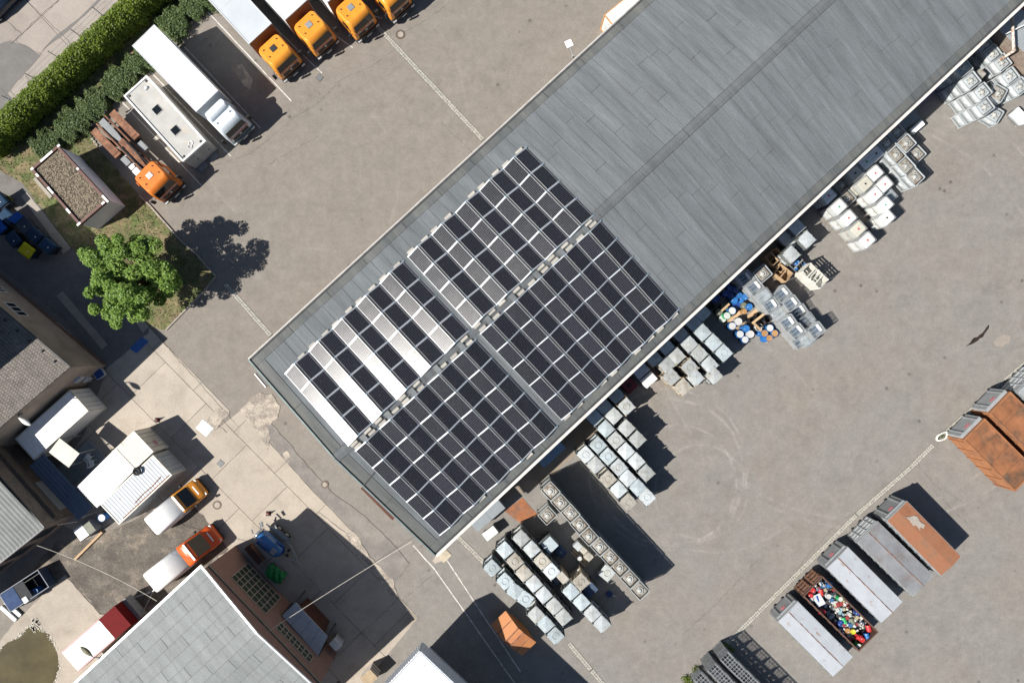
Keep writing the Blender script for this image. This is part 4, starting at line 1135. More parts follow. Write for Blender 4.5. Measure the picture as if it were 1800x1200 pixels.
def cab(root, body, x0=0.35, top=3.05, deflector=True, hatch=DARK, spoil=True, band=None, trim=DARK):
    """lorry cab: local +x forward, back wall at x0"""
    S = [(.55,0,2.18,1.2,.12),(1.0,0,2.26,1.23,.18),(1.55,0,2.24,1.23,.2),(1.85,0,2.22,1.22,.22),(2.6,.0,2.08,1.16,.25),(2.85,.02,1.92,1.12,.28),(top,.08,1.72,1.02,.28)]
    mb = MB(); mb.loft([rrect(x0+a, x0+b, hw, z, r, 3) for z,a,b,hw,r in S], 0); b_ = mb.build('cab', body, root)
    def fx(z):
        for (z0,_,b0,_,_),(z1,_,b1,_,_) in zip(S[:-1],S[1:]):
            if z0 <= z <= z1: return x0+b0+(b1-b0)*(z-z0)/(z1-z0)
    # windscreen, side glass, grille, bumper
    a, c = fx(1.9)+.012, fx(2.58)+.012
    MB().slab([(a,-1.0,1.9),(a,1.0,1.9),(c,.92,2.58),(c,-.92,2.58)],.012).build('windscreen', GLASSD, b_)
    mb = MB(); mb.slab([(fx(2.60)+.005,-.95,2.6),(fx(2.60)+.005,.95,2.6),(fx(2.72)+.12,.93,2.72),(fx(2.72)+.12,-.93,2.72)],.02); mb.build('sun_visor', trim, b_)
    for s in (-1,1):
        q = [(x0+.85,s*1.21,1.9),(x0+1.85,s*1.21,1.9),(x0+1.55,s*1.16,2.5),(x0+.85,s*1.16,2.5)]
        if s < 0: q = q
        else: q = q[::-1]
        MB().slab(q,.02).build('side_window', GLASSD, b_)
    mb = MB(); mb.slab([(fx(1.05)+.01,-.85,1.05),(fx(1.05)+.01,.85,1.05),(fx(1.5)+.01,.85,1.5),(fx(1.5)+.01,-.85,1.5)],.02)
    g = mb.build('grille', DARK, b_)
    MB().cyl(0,0,0,.02,.11,10).build('badge', ALU, g, (fx(1.38)+.03,0,1.38), (0,radians(90),0))
    if band:
        MB().slab([(fx(1.6)+.01,-1.0,1.58),(fx(1.6)+.01,1.0,1.58),(fx(1.78)+.01,1.0,1.78),(fx(1.78)+.01,-1.0,1.78)],.012).build('front_band', band, b_)
    mb = MB(); mb.loft([rrect(x0+1.7, x0+2.36, 1.24, .38, .2), rrect(x0+1.7, x0+2.42, 1.25, .6, .2), rrect(x0+1.7, x0+2.36, 1.25, .86, .2)], 0); bp = mb.build('bumper', trim, root)
    for s in (-1,1):
        mb = MB(); mb.box(x0+2.2,x0+2.44,s*1.02-.16,s*1.02+.16,.66,.82); mb.build('headlight', ALU, bp)
    MB().box(x0+2.40,x0+2.435,-.26,.26,.46,.57).build('number_plate', WHITE, bp)
    for s in (-1,1):
        mb = MB(); mb.tube((x0+2.0,s*1.2,2.45),(x0+2.25,s*1.52,2.4),.025,5); mb.tube((x0+1.95,s*1.2,1.85),(x0+2.22,s*1.52,1.9),.025,5)
        mb.box(x0+2.17,x0+2.29,s*1.52-.13,s*1.52+.13,1.78,2.5); mb.build('mirror', BLACK, root)
    if hatch:
        MB().box(x0+.62,x0+1.1,-.26,.26,top-.02,top+.05).build('roof_hatch', hatch, b_)
    for s in (-1,1):
        for xx in (.45,1.2):
            MB().tube((x0+xx,s*.72,top-.1),(x0+xx,s*.72,top+.09),.05,6).build('roof_light', DARK, b_)
    if deflector:
        mb = MB(); mb.loft([rrect(x0+.02, x0+1.0, 1.05, top-.12, .2), rrect(x0+.02, x0+.55, .98, top+.3, .2)], 0); mb.build('air_deflector', body, b_)
    return b_

def chassis(root, x_back, x_front=2.2, axles=(.0,), rim=LIGHTGREY):
    mb = MB()
    for s in (-.42,.42): mb.box(x_back+.2, x_front, s-.06, s+.06, .78, 1.0)
    for i in range(6): 
        x = x_back+.4+(x_front-x_back-.8)*i/5; mb.box(x-.05,x+.05,-.36,.36,.8,.96)
    mb.build('chassis', DARKSTEEL, root)
    for ax in axles:
        for s in (-1,1): wheel(root, ax, s*1.02, .5, .3, rim)
    mb = MB(); mb.box(-2.6,-1.3,-1.15,-.62,.5,1.0); mb.build('fuel_tank', ALU, root)

def box_lorry(pos, ang, L, body, boxm, frontm, label, group, top=3.05, boxh=3.7, hatch=DARK, lift=None, defl=False, trim=DARK, band=None, seams=True, ribs=0):
    r = thing('lorry', label, 'lorry', (*pos,0), ang, group)
    chassis(r, -L, 2.2, (1.35, -L+2.3, -L+1.2))
    mb = MB(); mb.box(-L,0,-1.27,1.27,1.05,boxh); bx = mb.build('cargo_box', boxm, r)
    mb = MB(); mb.box(0.002,.03,-1.25,1.25,1.08,boxh-.05); mb.build('front_panel', frontm, bx)
    mb = MB()
    for s in (-1.235,1.235): mb.box(-L+.003,-.003,s-.04,s+.04,boxh,boxh+.03)
    for x in (-L+.05,-.05): mb.box(x-.045,x+.045,-1.19,1.19,boxh,boxh+.032)
    mb.build('roof_rim', ALU, bx)
    if ribs:
        for i in range(1,ribs):
            MB().box(-L*i/ribs-.02,-L*i/ribs+.02,-1.18,1.18,boxh,boxh+.008).build('roof_seam', LIGHTGREY, bx)
    mb = MB()
    for s in (-1,1): mb.box(-L+.3,-1.2,s*1.2-.03,s*1.2+.03,.55,.95)
    mb.build('side_guard', LIGHTGREY, r)
    mb = MB(); mb.box(-L-.12,-L,-1.2,1.2,.5,.72); mb.build('rear_bar', DARKSTEEL, r)
    cab(r, body, .35, top, defl, hatch, band=band, trim=trim)
    return r
def ang_px(a, b): return atan2(-(b[1]-a[1]), b[0]-a[0])
SOFTWHITE = M('lorry_box_white', (.82,.82,.79), .4, var=.04, scale=.8, fine=.02)
PALEBOX = M('lorry_box_pale_grey', (.43,.46,.48), .45, var=.06, scale=.7, fine=.03)
REDDARK = M('box_front_brown', (.15,.055,.03), .5, var=.15)
WBAND = M('red_white_band', (.5,.14,.1), .5, var=.4, scale=9, col2=(.5,.46,.42), mixscale=3)
a1 = ang_px((251.5,62),(364.5,178.5))
box_lorry(G(364.5,178.5,3.7), a1, 7.6, M('silver_white_paint', (.55,.6,.64), .35, .1, var=.06, coat=.4), SOFTWHITE, PALEBOX, 'white box lorry with white cab parked beside the site cabin', 'parked lorries', hatch=None, defl=True, boxh=3.7, trim=M('teal_grey_trim', (.10,.13,.13), .4, var=.1), band=WBAND)
G2 = 'orange-cab lorries parked in a row'
for (px, py), L, bm, lab, hb, rb in (((481,86),7.4,PALEBOX,'orange-cab lorry with pale grey box, next to the white lorry',DARK,2),
                        ((543.5,44.5),7.2,SOFTWHITE,'orange-cab lorry with white box, second from the white lorry',GREY,0),
                        ((617,14),7.2,SOFTWHITE,'orange-cab lorry with grey roof hatch, third from the white lorry',GREY,0),
                        ((681,-22),7.2,PALEBOX,'orange-cab lorry at the setts, fourth from the white lorry',DARK,0)):
    x, y = G(px, py, 3.05); a = radians(-47.5); k = .35+.9
    box_lorry((x-k*cos(a), y-k*sin(a)), a, L, ORANGE, bm, REDDARK, lab, G2, hatch=hb, boxh=3.75, band=WBAND, ribs=rb)

# hook-lift lorry
x, y = G(263.3,309.3,3.0); a = radians(-45.6); k = .35+.9
hk = thing('hooklift_lorry', 'orange-cab hook-lift lorry with bare rusty loading frame', 'lorry', (x-k*cos(a), y-k*sin(a), 0), a, 'parked lorries')
chassis(hk, -5.9, 2.2, (1.35,-3.4,-4.7), GREY)
cab(hk, ORANGE2, .35, 3.0, False, M('pale_hatch', (.5,.45,.42), .5), band=WBAND)
for s in (-1,1):
    mb = MB(); mb.box(-6.0,-3.2,s*1.12-.33,s*1.12+.33,1.08,1.16); mb.box(-3.2,-2.92,s*1.12-.33,s*1.12+.33,.9,1.12); mb.build('mudguard_deck', RUST, hk)
    mb = MB(); mb.beam((-6.1,s*.5,1.22),(.2,s*.5,1.22),.13,.2); mb.build('loading_rail', RUST, hk)
mb = MB(); mb.loft([[(-3.6,-.26,1.4),(-3.6,.26,1.4),(-3.6,.26,1.25),(-3.6,-.26,1.25)],[(-2.5,-.32,1.5),(-2.5,.32,1.5),(-2.5,.32,1.3),(-2.5,-.32,1.3)],[(.0,-.06,1.62),(.0,.06,1.62),(.0,.06,1.4),(.0,-.06,1.4)]],0,False); mb.build('lift_arm', RUST, hk)
mb = MB(); mb.loft([[(-6.0,-.3,1.36),(-6.0,.3,1.36),(-6.0,.3,1.26),(-6.0,-.3,1.26)],[(-4.3,-.26,1.36),(-4.3,.26,1.36),(-4.3,.26,1.26),(-4.3,-.26,1.26)],[(-3.4,-.14,1.36),(-3.4,.14,1.36),(-3.4,.14,1.26),(-3.4,-.14,1.26)]],0,False); mb.build('hook_arm', GREY, hk)
for s in (-1,1):
    mb = MB(); mb.tube((-3.0,s*.33,1.45),(-1.2,s*.33,1.55),.12,8); mb.tube((-1.2,s*.33,1.55),(.2,s*.36,1.6),.07,8); mb.build('hydraulic_ram', BLACK, hk)
    mb = MB(); mb.tube((-6.25,s*.55,1.3),(-6.25,s*1.0,1.35),.05,6); mb.tube((-6.25,s*.75,1.05),(-6.25,s*.75,1.5),.04,6); mb.build('roller', DARK, hk)
mb = MB(); mb.box(-2.5,-1.7,-1.2,-.7,.8,1.25); mb.build('tool_box', GREY, hk)
mb = MB(); mb.box(-1.5,-1.15,-1.15,-.7,.85,1.3); mb.box(-1.05,0.05,-1.2,-.66,.7,1.25); mb.build('fluid_tank', WHITE, hk)
mb = MB(); mb.box(-2.5,-1.6,.7,1.2,.7,1.15); mb.build('battery_box', GREY, hk)
mb = MB(); mb.tube((.3,1.05,.9),(.3,1.05,2.9),.08,8); mb.build('exhaust', DARKSTEEL, hk)
mb = MB()
for s in (-1,1): mb.slab([(.62,s*1.27,1.5),(1.0,s*1.27,1.5),(1.0,s*1.27,2.6),(.62,s*1.27,2.6)],.05)
mb.build('side_fairing', ORANGE2, hk)

# white site cabin
c4 = [Vector(G(*p,2.55)) for p in ((217,168.75),(257.5,132.5),(362,247.5),(321,285))]
rear, front = (c4[0]+c4[1])/2, (c4[2]+c4[3])/2; d = front-rear; Lc = d.length; a = atan2(d.y,d.x)
sc_ = thing('site_cabin', 'white flat-roofed site cabin with two black skylights', 'cabin', (*rear,0), a)
CABW = M('cabin_wall', (.40,.39,.375), .6, var=.08)
ROOFC = M('cabin_roof', (.36,.355,.335), .7, var=.12, scale=1.2, col2=(.4,.36,.3), mixscale=1.6, mixlo=.55, mixhi=.75)
MB().box(.04,Lc-.04,-1.27,1.27,.12,2.42).build('wall', CABW, sc_)
MB().box(.12,Lc-.12,-1.2,1.2,2.42,2.46).build('roof', ROOFC, sc_)
for q in ((0,.13,-1.31,1.31),(Lc-.13,Lc,-1.31,1.31),(.132,Lc-.132,-1.31,-1.18),(.132,Lc-.132,1.18,1.31)):
    MB().box(*q,2.30,2.56).build('roof_edge', WHITE, sc_)
for xx in (2.72,5.05):
    sk = MB().box(xx-.36,xx+.36,-.36,.36,2.46,2.50).build('skylight', ROOFC, sc_); MB().box(xx-.31,xx+.31,-.31,.31,2.505,2.53).build('pane', GLASSD, sk)
MB().cyl(.75,.55,2.46,2.62,.19,12,0,.12).build('vent', LIGHTGREY, sc_)
MB().torus((Lc-.55,.0,2.49),.17,.03,14,6).build('vent_ring', LIGHTGREY, sc_); MB().torus((Lc-.75,.25,2.49),.17,.03,14,6).build('vent_ring', WHITE, sc_)
for xx, yy in ((.3,.95),(Lc-.3,.95),(Lc-.3,-.95),(.3,-.95)): MB().box(xx-.09,xx+.09,yy-.09,yy+.09,2.461,2.5).build('lifting_lug', DARK, sc_)
for yy in (-.72,.55):
    dr = MB().box(Lc-.04,Lc-.005,yy-.42,yy+.42,.3,2.2).build('door', M('cabin_door', (.33,.33,.325), .6, var=.08) if yy < 0 else bpy.data.materials['cabin_door'], sc_); MB().box(Lc-.005,Lc+.04,yy+.28,yy+.34,1.1,1.3).build('handle', DARK, dr)
    MB().box(Lc,Lc+.45,yy-.42,yy+.42,0,.14).build('step', GREY, sc_)

# ------------------------------------------------------------------ freight containers by the west buildings
def rot_thing(name, label, cat, c4, h, group=None):
    """c4: px of top corners: rear-left, front-left, front-right, rear-right ; local +x rear to front"""
    c = [Vector(G(*p,h)) for p in c4]; r_, f_ = (c[0]+c[3])/2, (c[1]+c[2])/2; d = f_-r_
    w = ((c[0]-c[3]).length+(c[1]-c[2]).length)/2
    return thing(name, label, cat, (*r_,0), atan2(d.y,d.x), group), d.length, w
CONTW = M('container_white', (.78,.78,.75), .5, var=.08, scale=1, col2=(.42,.36,.28), mixscale=1.5, mixlo=.62, mixhi=.78)
CONTC = M('container_cream', (.62,.585,.5), .55, var=.1, scale=1, col2=(.33,.28,.2), mixscale=1.5, mixlo=.6, mixhi=.75)
CONTG = M('container_pale_grey', (.42,.45,.475), .5, var=.08, scale=1, col2=(.30,.17,.10), mixscale=1.1, mixlo=.66, mixhi=.74)
def corrug_box(L, w, h, axis_roof='y', pitch=.28, z0=.15, mat=0):
    """container shell with corrugated sides and roof"""
    mb = MB(); hw = w/2-.04; n = int(L/(pitch/2))
    for s in (-1,1):
        v = []; 
        for i in range(n+1):
            x = .06+(L-.12)*i/n; y = s*(hw-(.035 if (i//1)%2 else 0)); v += [(x,y,z0),(x,y,h-.08)]
        mb.add(v, [(2*i,2*i+2,2*i+3,2*i+1)[::(1 if s < 0 else -1)] for i in range(n)])
    v = []
    for i in range(n+1):
        x = .06+(L-.12)*i/n; z = h-.02-(.03 if i % 2 else 0); v += [(x,-hw,z),(x,hw,z)]
    mb.add(v, [(2*i,2*i+2,2*i+3,2*i+1) for i in range(n)])
    mb.add([(.06,-hw,z0),(.06,hw,z0),(.06,hw,h-.05),(.06,-hw,h-.05),(L-.06,-hw,z0),(L-.06,hw,z0),(L-.06,hw,h-.05),(L-.06,-hw,h-.05)],[(3,2,1,0)[::-1],(4,5,6,7),(0,1,5,4)[::-1]])
    return mb
def frame_box(L, w, h, t=.1):
    mb = MB(); hw = w/2
    for x in (0, L-t):
        for s in (-hw, hw-t):
            mb.box(x,x+t,s,s+t,0,h)
        mb.box(x,x+t,-hw+t,hw-t,h-t,h); mb.box(x,x+t,-hw+t,hw-t,.02,.14)
    for s in (-hw,hw-t):
        mb.box(t,L-t,s,s+t,h-t,h-.002); mb.box(t,L-t,s,s+t,.02,.15)
    return mb
def container(c4, h, mat, frm, label, doors=True, smooth_roof=0, group='freight containers beside the works'):
    r, L, w = rot_thing('freight_container', label, 'container', c4, h, group)
    corrug_box(L, w, h).build('body', mat, r)
    frame_box(L, w, h).build('corner_frame', frm, r)
    if smooth_roof:
        for i in range(smooth_roof):
            MB().box(.11+(L-.22)*i/smooth_roof+.012,.11+(L-.22)*(i+1)/smooth_roof-.012,-w/2+.11,w/2-.11,h-.03,h-.005).build('roof_panel', mat, r)
    if doors:
        for s in (-1,1):
            d_ = MB().box(L-.062,L-.02,min(s*.03,s*(w/2-.11)),max(s*.03,s*(w/2-.11)),.16,h-.12).build('door', mat, r)
            for q in (.3,.75):
                MB().tube((L+.0,s*q,.18),(L+.0,s*q,h-.14),.022,6).build('locking_bar', STEEL, d_)
    return r, L, w
container([(59,807),(121,685+0),(157,722),(26+66,838)] if False else [(26,772),(121,685),(157,722),(59,807)], 2.7, CONTW, CONTC, 'white freight container half in shade against the brown rendered house', True, 6)
c2, L2, w2 = container([(201,789),(235,757.5),(270,793),(237,825)], 2.62, CONTC, CONTC, 'short cream corrugated container with double doors facing the slab yard')
MB().slab([(L2-.015,-.6,1.0),(L2-.015,-.15,1.0),(L2-.015,-.15,1.45),(L2-.015,-.6,1.45)],.012).build('warning_sticker', M('pink_sticker', (.5,.2,.24), .6), c2)
c3, L3, w3 = container([(176,886),(269,799),(302,835),(209,922)], 2.62, CONTG, CONTC, 'pale grey corrugated container with rust streaks beside the small van')
mb = MB(); mb.path([(2.2,-.75,2.6),(3.2,-.66,2.6),(4.2,-.72,2.6),(5.3,-.62,2.6)],.05,4); mb.build('rust_streak_strip', RUST, c3)
mb = MB(); mb.box(.6,5.9,-w3/2+.1,-w3/2+.2,2.595,2.622); mb.build('rusty_roof_edge', RUST, c3)
# white corrugated roof joining the containers
def canopy(name, label, c4, h, mat, pitch, amp=.03, posts=True, postm=STEEL, cat='roof', drop=.0):
    c = [Vector(G(*p,h)) for p in c4]; A = c[0]; dU_ = c[1]-c[0]; dV_ = c[3]-c[0]
    r = thing(name, label, cat, (A.x,A.y,0), atan2(dU_.y,dU_.x))
    LU, LV = dU_.length, dV_.length; cs = dU_.x*dV_.y-dU_.y*dV_.x
    mb = MB(); corrugated(mb, Vector((0,0)), Vector((1,0)), Vector((0,1 if cs > 0 else -1)), LU, LV, lambda p: h-.06-abs(p.y)*drop, pitch, amp); mb.build('roof_sheet', mat, r)
    if posts:
        sv = 1 if cs > 0 else -1
        for x in (.1, LU-.1):
            for y in (.1, LV-.1): MB().beam((x,sv*y,0),(x,sv*y,h-.1-y*drop),.09,.09).build('post', postm, r)
    return r
WROOF = M('white_corrugated', (.78,.78,.75), .45, var=.05)
canopy('corrugated_canopy', 'bright white corrugated canopy between cream container and dark blue roof', [(201,789),(237,825),(163,891),(129,851)], 2.68, WROOF, .2, .03)
BLUER = M('blue_grey_corrugated', (.105,.13,.17), .8, .0, var=.1, spec=.15)
canopy('lean_to_roof', 'dark blue-grey corrugated lean-to roof beside the white canopy', [(75,797),(50,820),(138,916),(163,891)], 2.5, BLUER, .3, .045)
TRL = M('translucent_plastic', (.33,.33,.27), .35, var=.1)
canopy('plastic_awning', 'yellowed plastic awning sheet over the terrace between containers', [(104,770),(139,797),(115,820),(82,792)], 2.75, TRL, .9, .01)
# terrace with chairs
tx0, ty0 = G(150,812,.3)
ter = thing('terrace_deck', 'grey boarded terrace between the containers with a doormat', 'deck', (tx0,ty0,0), radians(43))
MB().box(-2.3,1.5,-1.3,1.3,0,.25).build('deck', M('deck_grey', (.22,.25,.27), .8, var=.1), ter)
MB().box(-.9,.1,-.5,.5,.25,.275).build('doormat', M('doormat', (.24,.25,.25), .9), ter)
def chair(px, py, rz, label):
    r = thing('plastic_chair', label, 'chair', (*G(px,py,.6),.25), rz, 'white plastic chairs on the terrace')
    MB().loft([rrect(-.22,.22,.22,.42,.08),rrect(-.24,.24,.24,.45,.08)]).build('seat', WHITE, r)
    mb = MB(); mb.loft([rrect(-.27,-.22,.22,.45,.02),rrect(-.37,-.32,.25,.85,.02)]); mb.build('backrest', WHITE, r)
    for s in (-1,1): MB().tube((-.25,s*.26,.66),(.2,s*.26,.64),.03,6).build('armrest', WHITE, r)
    for x in (-.2,.2):
        for s in (-.22,.22): MB().tube((x,s,0),(x,s,.43),.022,5).build('leg', WHITE, r)
chair(156,803,radians(140),'white plastic chair on the terrace nearer the awning'); chair(162,813,radians(100),'white plastic chair on the terrace nearer the white canopy')
# tyre on the roof joint
o = MB().torus((*G(241,828,2.75),2.78),.27,.1,20,8).build('tyre', TYRE); tag(o, 'old black tyre lying on the cream and white roof joint', 'tyre')

# ------------------------------------------------------------------ vans
def van(nose, tail, L, w, h, bodym, rearm, label, front_split, hood=.9):
    P = (Vector(G(*nose,1.0))+Vector(G(*tail,1.6)))/2
    d = Vector(G(*nose,1.0))-Vector(G(*tail,1.6)); a = atan2(d.y,d.x)
    r = thing('van', label, 'van', (*P,0), a, 'orange and white vans on the gravel')
    # stations: x, half width, z top, shoulder drop, bottom
    def ring(x, hw, zt, rt, zb=.32):
        zm = zb+(zt-zb)*.55; ins = .90
        pts = [(hw*.97,zb),(hw,zb+.2),(hw*1.0,zm),(hw*(ins+.06),zt-rt*1.2),(hw*ins-.0,zt-rt*.5),(hw*ins-rt,zt)]
        pts += [(-y,z) for y,z in pts[::-1]]
        return [(x,y,z) for y,z in pts]
    hw = w/2; x0, x1 = -L/2, L/2
    xw = x1-hood-.85      # top of windscreen
    xs = x0+(xw-x0)*front_split
    m1 = MB(); m1.loft([ring(x0,hw*.93,h-.12,.14),ring(x0+.08,hw*.98,h-.03,.14),ring(x0+.5,hw,h,.14),ring(xs,hw,h,.14)],0); b_ = m1.build('rear_body', rearm, r)
    m2 = MB(); m2.loft([ring(xs+.004,hw,h-.003,.14),ring(xw-.2,hw*.99,h-.02,.15),ring(xw,hw*.98,h-.08,.16),ring(x1-hood,hw*.97,1.22,.12),ring(x1-hood*.45,hw*.95,1.08,.14),ring(x1-.12,hw*.88,.9,.16),ring(x1,hw*.7,.72,.14)],0); f_ = m2.build('front_body', bodym, r)
    za, zb = 1.25, h-.13
    MB().slab([(x1-hood-.0,-hw*.78,za+.03),(x1-hood-.0,hw*.78,za+.03),(xw+.08,hw*.78,zb),(xw+.08,-hw*.78,zb)],.03).build('windscreen', GLASSD, f_)
    for s in (-1,1):
        q = [(xw-.85,s*hw*.985,za+.06),(x1-hood-.22,s*hw*.975,za+.04),(xw+.02,s*hw*.93,h-.35),(xw-.85,s*hw*.95,h-.35)]
        MB().slab(q if s < 0 else q[::-1],.03).build('side_window', GLASSD, f_)
        mb = MB(); mb.box(x1-hood-.35,x1-hood-.2,s*(hw+.1)-.09,s*(hw+.1)+.09,1.2,1.5); mb.build('mirror', BLACK, r)
        MB().box(x1-.28,x1-.07,s*hw*.72-.12,s*hw*.72+.12,.72,.86).build('headlight', ALU, f_)
        for xx in (x0+L*.2, x1-L*.17): wheel(r, xx, s*(hw-.12), .33, .2, GREY)
    mb = MB(); mb.loft([rrect(x1-.3,x1+.05,hw*.85,.3,.15),rrect(x1-.3,x1+.06,hw*.85,.52,.15)]); mb.build('bumper', DARK, r)
    MB().slab([(x1-hood*.62,-hw*.45,1.125),(x1-hood*.5,-hw*.45,1.10),(x1-hood*.5,hw*.45,1.10),(x1-hood*.62,hw*.45,1.125)],.008).build('bonnet_lettering_bar', WHITE, f_)
    MB().box(xw-.28,xw-.12,-hw*.8,hw*.8,h-.02,h+.06).build('roof_light_bar', WHITE, r)
    return r
van((353,854),(266,926),5.1,1.95,1.95,ORANGE,WHITE,'smaller orange-nosed white van beside the pale grey container',.90,.85)
van((381,934),(269,1022),6.3,2.05,2.55,ORANGE3,WHITE,'larger signal-orange-nosed white van beside the workshop roof',.80,.9)

# red and white trailer
r, L, w = rot_thing('box_trailer', 'white box trailer with dark red front and drawbar', 'trailer', [(107.5,1146),(200,1065),(231,1097.5),(137.5,1179)], 2.6)
MB().box(0,L*.70,-w/2,w/2,.7,2.58).build('body', WHITE, r)
MB().box(L*.70+.004,L,-w/2,w/2,.7,2.58).build('front_body', REDP, r)
PINK = M('pink_faded_trim', (.55,.2,.22), .5)
for s in (-1,1): MB().box(0,L*.70,s*(w/2-.05)-.05,s*(w/2-.05)+.05,2.582,2.61).build('roof_trim', PINK, r)
MB().box(L+.002,L+.35,-w/2,w/2,.5,1.5).build('front_locker', GREY, r)
mb = MB(); mb.tube((L+.3,-.7,.55),(L+2.0,0,.55),.05,6); mb.tube((L+.3,.7,.55),(L+2.0,0,.55),.05,6); mb.tube((L+1.9,0,.55),(L+2.3,0,.6),.06,6); mb.build('drawbar', STEEL, r)
mb = MB(); mb.tube((L+1.7,.1,.0),(L+1.7,.1,.8),.04,6); mb.build('jockey_wheel', STEEL, r)
for s in (-1,1):
    for xx in (L*.4,L*.58): wheel(r, xx, s*(w/2-.12), .34, .2)

# ------------------------------------------------------------------ roll-off containers on the south yard
def rolloff(c4, h, mat, roofm, label, style, group='roll-off containers along the sett line'):
    """c4: NW-end left, SE-end left ... given as [A_nw_e, A_nw_w, se_w, se_e]"""
    ne, nw, sw, se = c4
    r, L, w = rot_thing('roll_off_container', label, 'container', [nw, sw, se, ne], h, group)
    hw = w/2
    mb = MB()                                    # hollow tub
    mb.box(.0,.06,-hw,hw,.18,h-.03); mb.box(L-.06,L,-hw,hw,.18,h-.03)
    for s in (-1,1): mb.box(.062,L-.062,min(s*hw,s*(hw-.05)),max(s*hw,s*(hw-.05)),.18,h-.03)
    mb.box(.062,L-.062,-hw+.052,hw-.052,.18,.28); b_ = mb.build('body', mat, r)
    for i in range(9):
        x = .25+(L-.5)*i/8
        for s in (-1,1): MB().box(x-.05,x+.05,min(s*(hw+.001),s*(hw+.07)),max(s*(hw+.001),s*(hw+.07)),.2,h-.12).build('side_rib', mat, b_)
    mb = MB()
    for s in (-1,1): mb.box(0,L,s*(hw-.03)-.06,s*(hw-.03)+.06,h-.1,h+.0)
    for x in (.05,L-.05): mb.box(x-.05,x+.05,-hw+.1,hw-.1,h-.1,h-.002)
    mb.build('top_rail', mat, r)
    mb = MB()
    for s in (-.45,.45): mb.box(-.1,L+.05,s-.06,s+.06,.0,.18)
    mb.build('skid', DARKSTEEL, r)
    if style == 'open': return r, L, w
    # lid: two leaves meeting in a low ridge, or one flat sheet
    for s in (-1,1):
        v = [(.05,0,h+.10),(L-.05,0,h+.10),(L-.05,s*(hw+.0),h+.01),(.05,s*(hw+.0),h+.01)] if style != 'flat' else [(.05,s*.004,h+.02),(L-.05,s*.004,h+.02),(L-.05,s*hw,h+.01),(.05,s*hw,h+.01)]
        MB().slab(v if s < 0 else v[::-1],.025).build('lid', roofm, r) if s < 0 else MB().slab(v[::-1][::-1] if False else [v[1],v[0],v[3],v[2]],.025).build('lid', roofm, r)
    mb = MB(); ribbon(mb, rough_line([(.06,0),(L-.06,0)],.25,.012), .05, h+(.132 if style != 'flat' else .05), 0, .6)
    if style != 'flat' and roofm is not RORUST: mb.build('ridge_rust_seam', RUST, r)
    # NW end door with rails
    e = MB(); e.box(-.06,-.002,-hw+.05,hw-.05,.3,h-.15); d_ = e.build('end_door', STEEL if style == 'ladder' else GREY, r)
    if style == 'ladder':
        for yy in (-.7,0,.7): MB().box(-.12,-.062,yy-.04,yy+.04,.32,h-.17).build('door_rail', STEEL, d_)
        for zz in (.6,1.15,1.6): MB().box(-.105,-.063,-hw+.1,hw-.1,zz-.04,zz+.04).build('door_rail', LIGHTGREY, d_)
    else:
        for yy in (-.72,.72): MB().box(-.13,-.062,yy-.06,yy+.06,.32,h-.17).build('door_rail', mat, d_)
        MB().box(-.075,-.062,-.3,.12,h-.95,h-.6).build('danger_sticker', M('sticker_red', (.5,.16,.18), .6) if 'sticker_red' not in bpy.data.materials else bpy.data.materials['sticker_red'], d_)
        MB().box(-.16,-.062,-hw+.1,hw-.1,h-.28,h-.2).build('door_bar', STEEL, d_)
    return r, L, w
ROPALE = M('pale_lid', (.345,.365,.39), .6, .05, var=.08, scale=1, col2=(.24,.16,.11), mixscale=1.6, mixlo=.60, mixhi=.72)
ROGREY = M('weathered_lid', (.20,.205,.215), .6, .1, var=.2, scale=.7, col2=(.17,.145,.135), mixscale=.8, mixlo=.5, mixhi=.72)
RORUST = M('orange_rust_lid', (.255,.108,.055), .8, var=.25, scale=.8, col2=(.155,.085,.05), mixscale=.8, mixlo=.48, mixhi=.66, fine=.15)
RORUST2 = M('orange_tarp_rust', (.225,.092,.04), .8, var=.3, scale=.8, col2=(.085,.055,.035), mixscale=.7, mixlo=.48, mixhi=.68)
BODYG = M('container_body_grey', (.27,.285,.29), .6, .1, var=.15)
rr_, Lr_, wr_ = rolloff([(1594,881),(1559,913),(1655,1012),(1690,978)], 2.5, BODYG, RORUST, 'roll-off container with rust-orange lid and a bare pale patch', 'ridge')
pt = rough_line([(.7,.1),(1.1,.35),(1.2,.7),(1.6,.85),(1.9,.72),(2.5,.8),(2.6,.5),(2.3,.42),(2.5,.2),(2.0,.28),(1.8,.06),(1.2,.14),(.7,.1)], .1, .05)[:-1]
MB().poly(pt, [2.5+.14-.1*abs(q[1])/wr_*2+.006-.01 for q in pt], [2.5+.14-.09*abs(q[1])/wr_*2+.012 for q in pt]).build('bare_patch', M('bare_primer', (.31,.275,.235), .7, var=.15), rr_)
r2, L2_, w2_ = rolloff([(1543.6,916),(1506.6,952),(1605,1046),(1642,1013.5)], 2.05, BODYG, ROGREY, 'roll-off container with stained dark grey lid and ladder-like end', 'ladder')
rolloff([(1489.6,959.5),(1452.6,998),(1549.8,1093.7),(1586.8,1058)], 2.1, GREY, ROPALE, 'pale grey lidded roll-off container beside the open one with drums', 'ridge')
rolloff([(1401.7,1056.7),(1367.8,1090.6),(1464.3,1188.7),(1499.8,1153.8)], 2.1, BODYG, ROPALE, 'pale grey lidded roll-off container at the cage stacks', 'ridge')
RUSTB = M('brown_container', (.10,.055,.04), .8, var=.25)
ro, Lo, wo_ = rolloff([(1445,1012),(1412.5,1047.4),(1509.7,1144.6),(1545,1110.6)], 2.1, RUSTB, None, 'open brown roll-off container full of coloured drums and scrap', 'open')
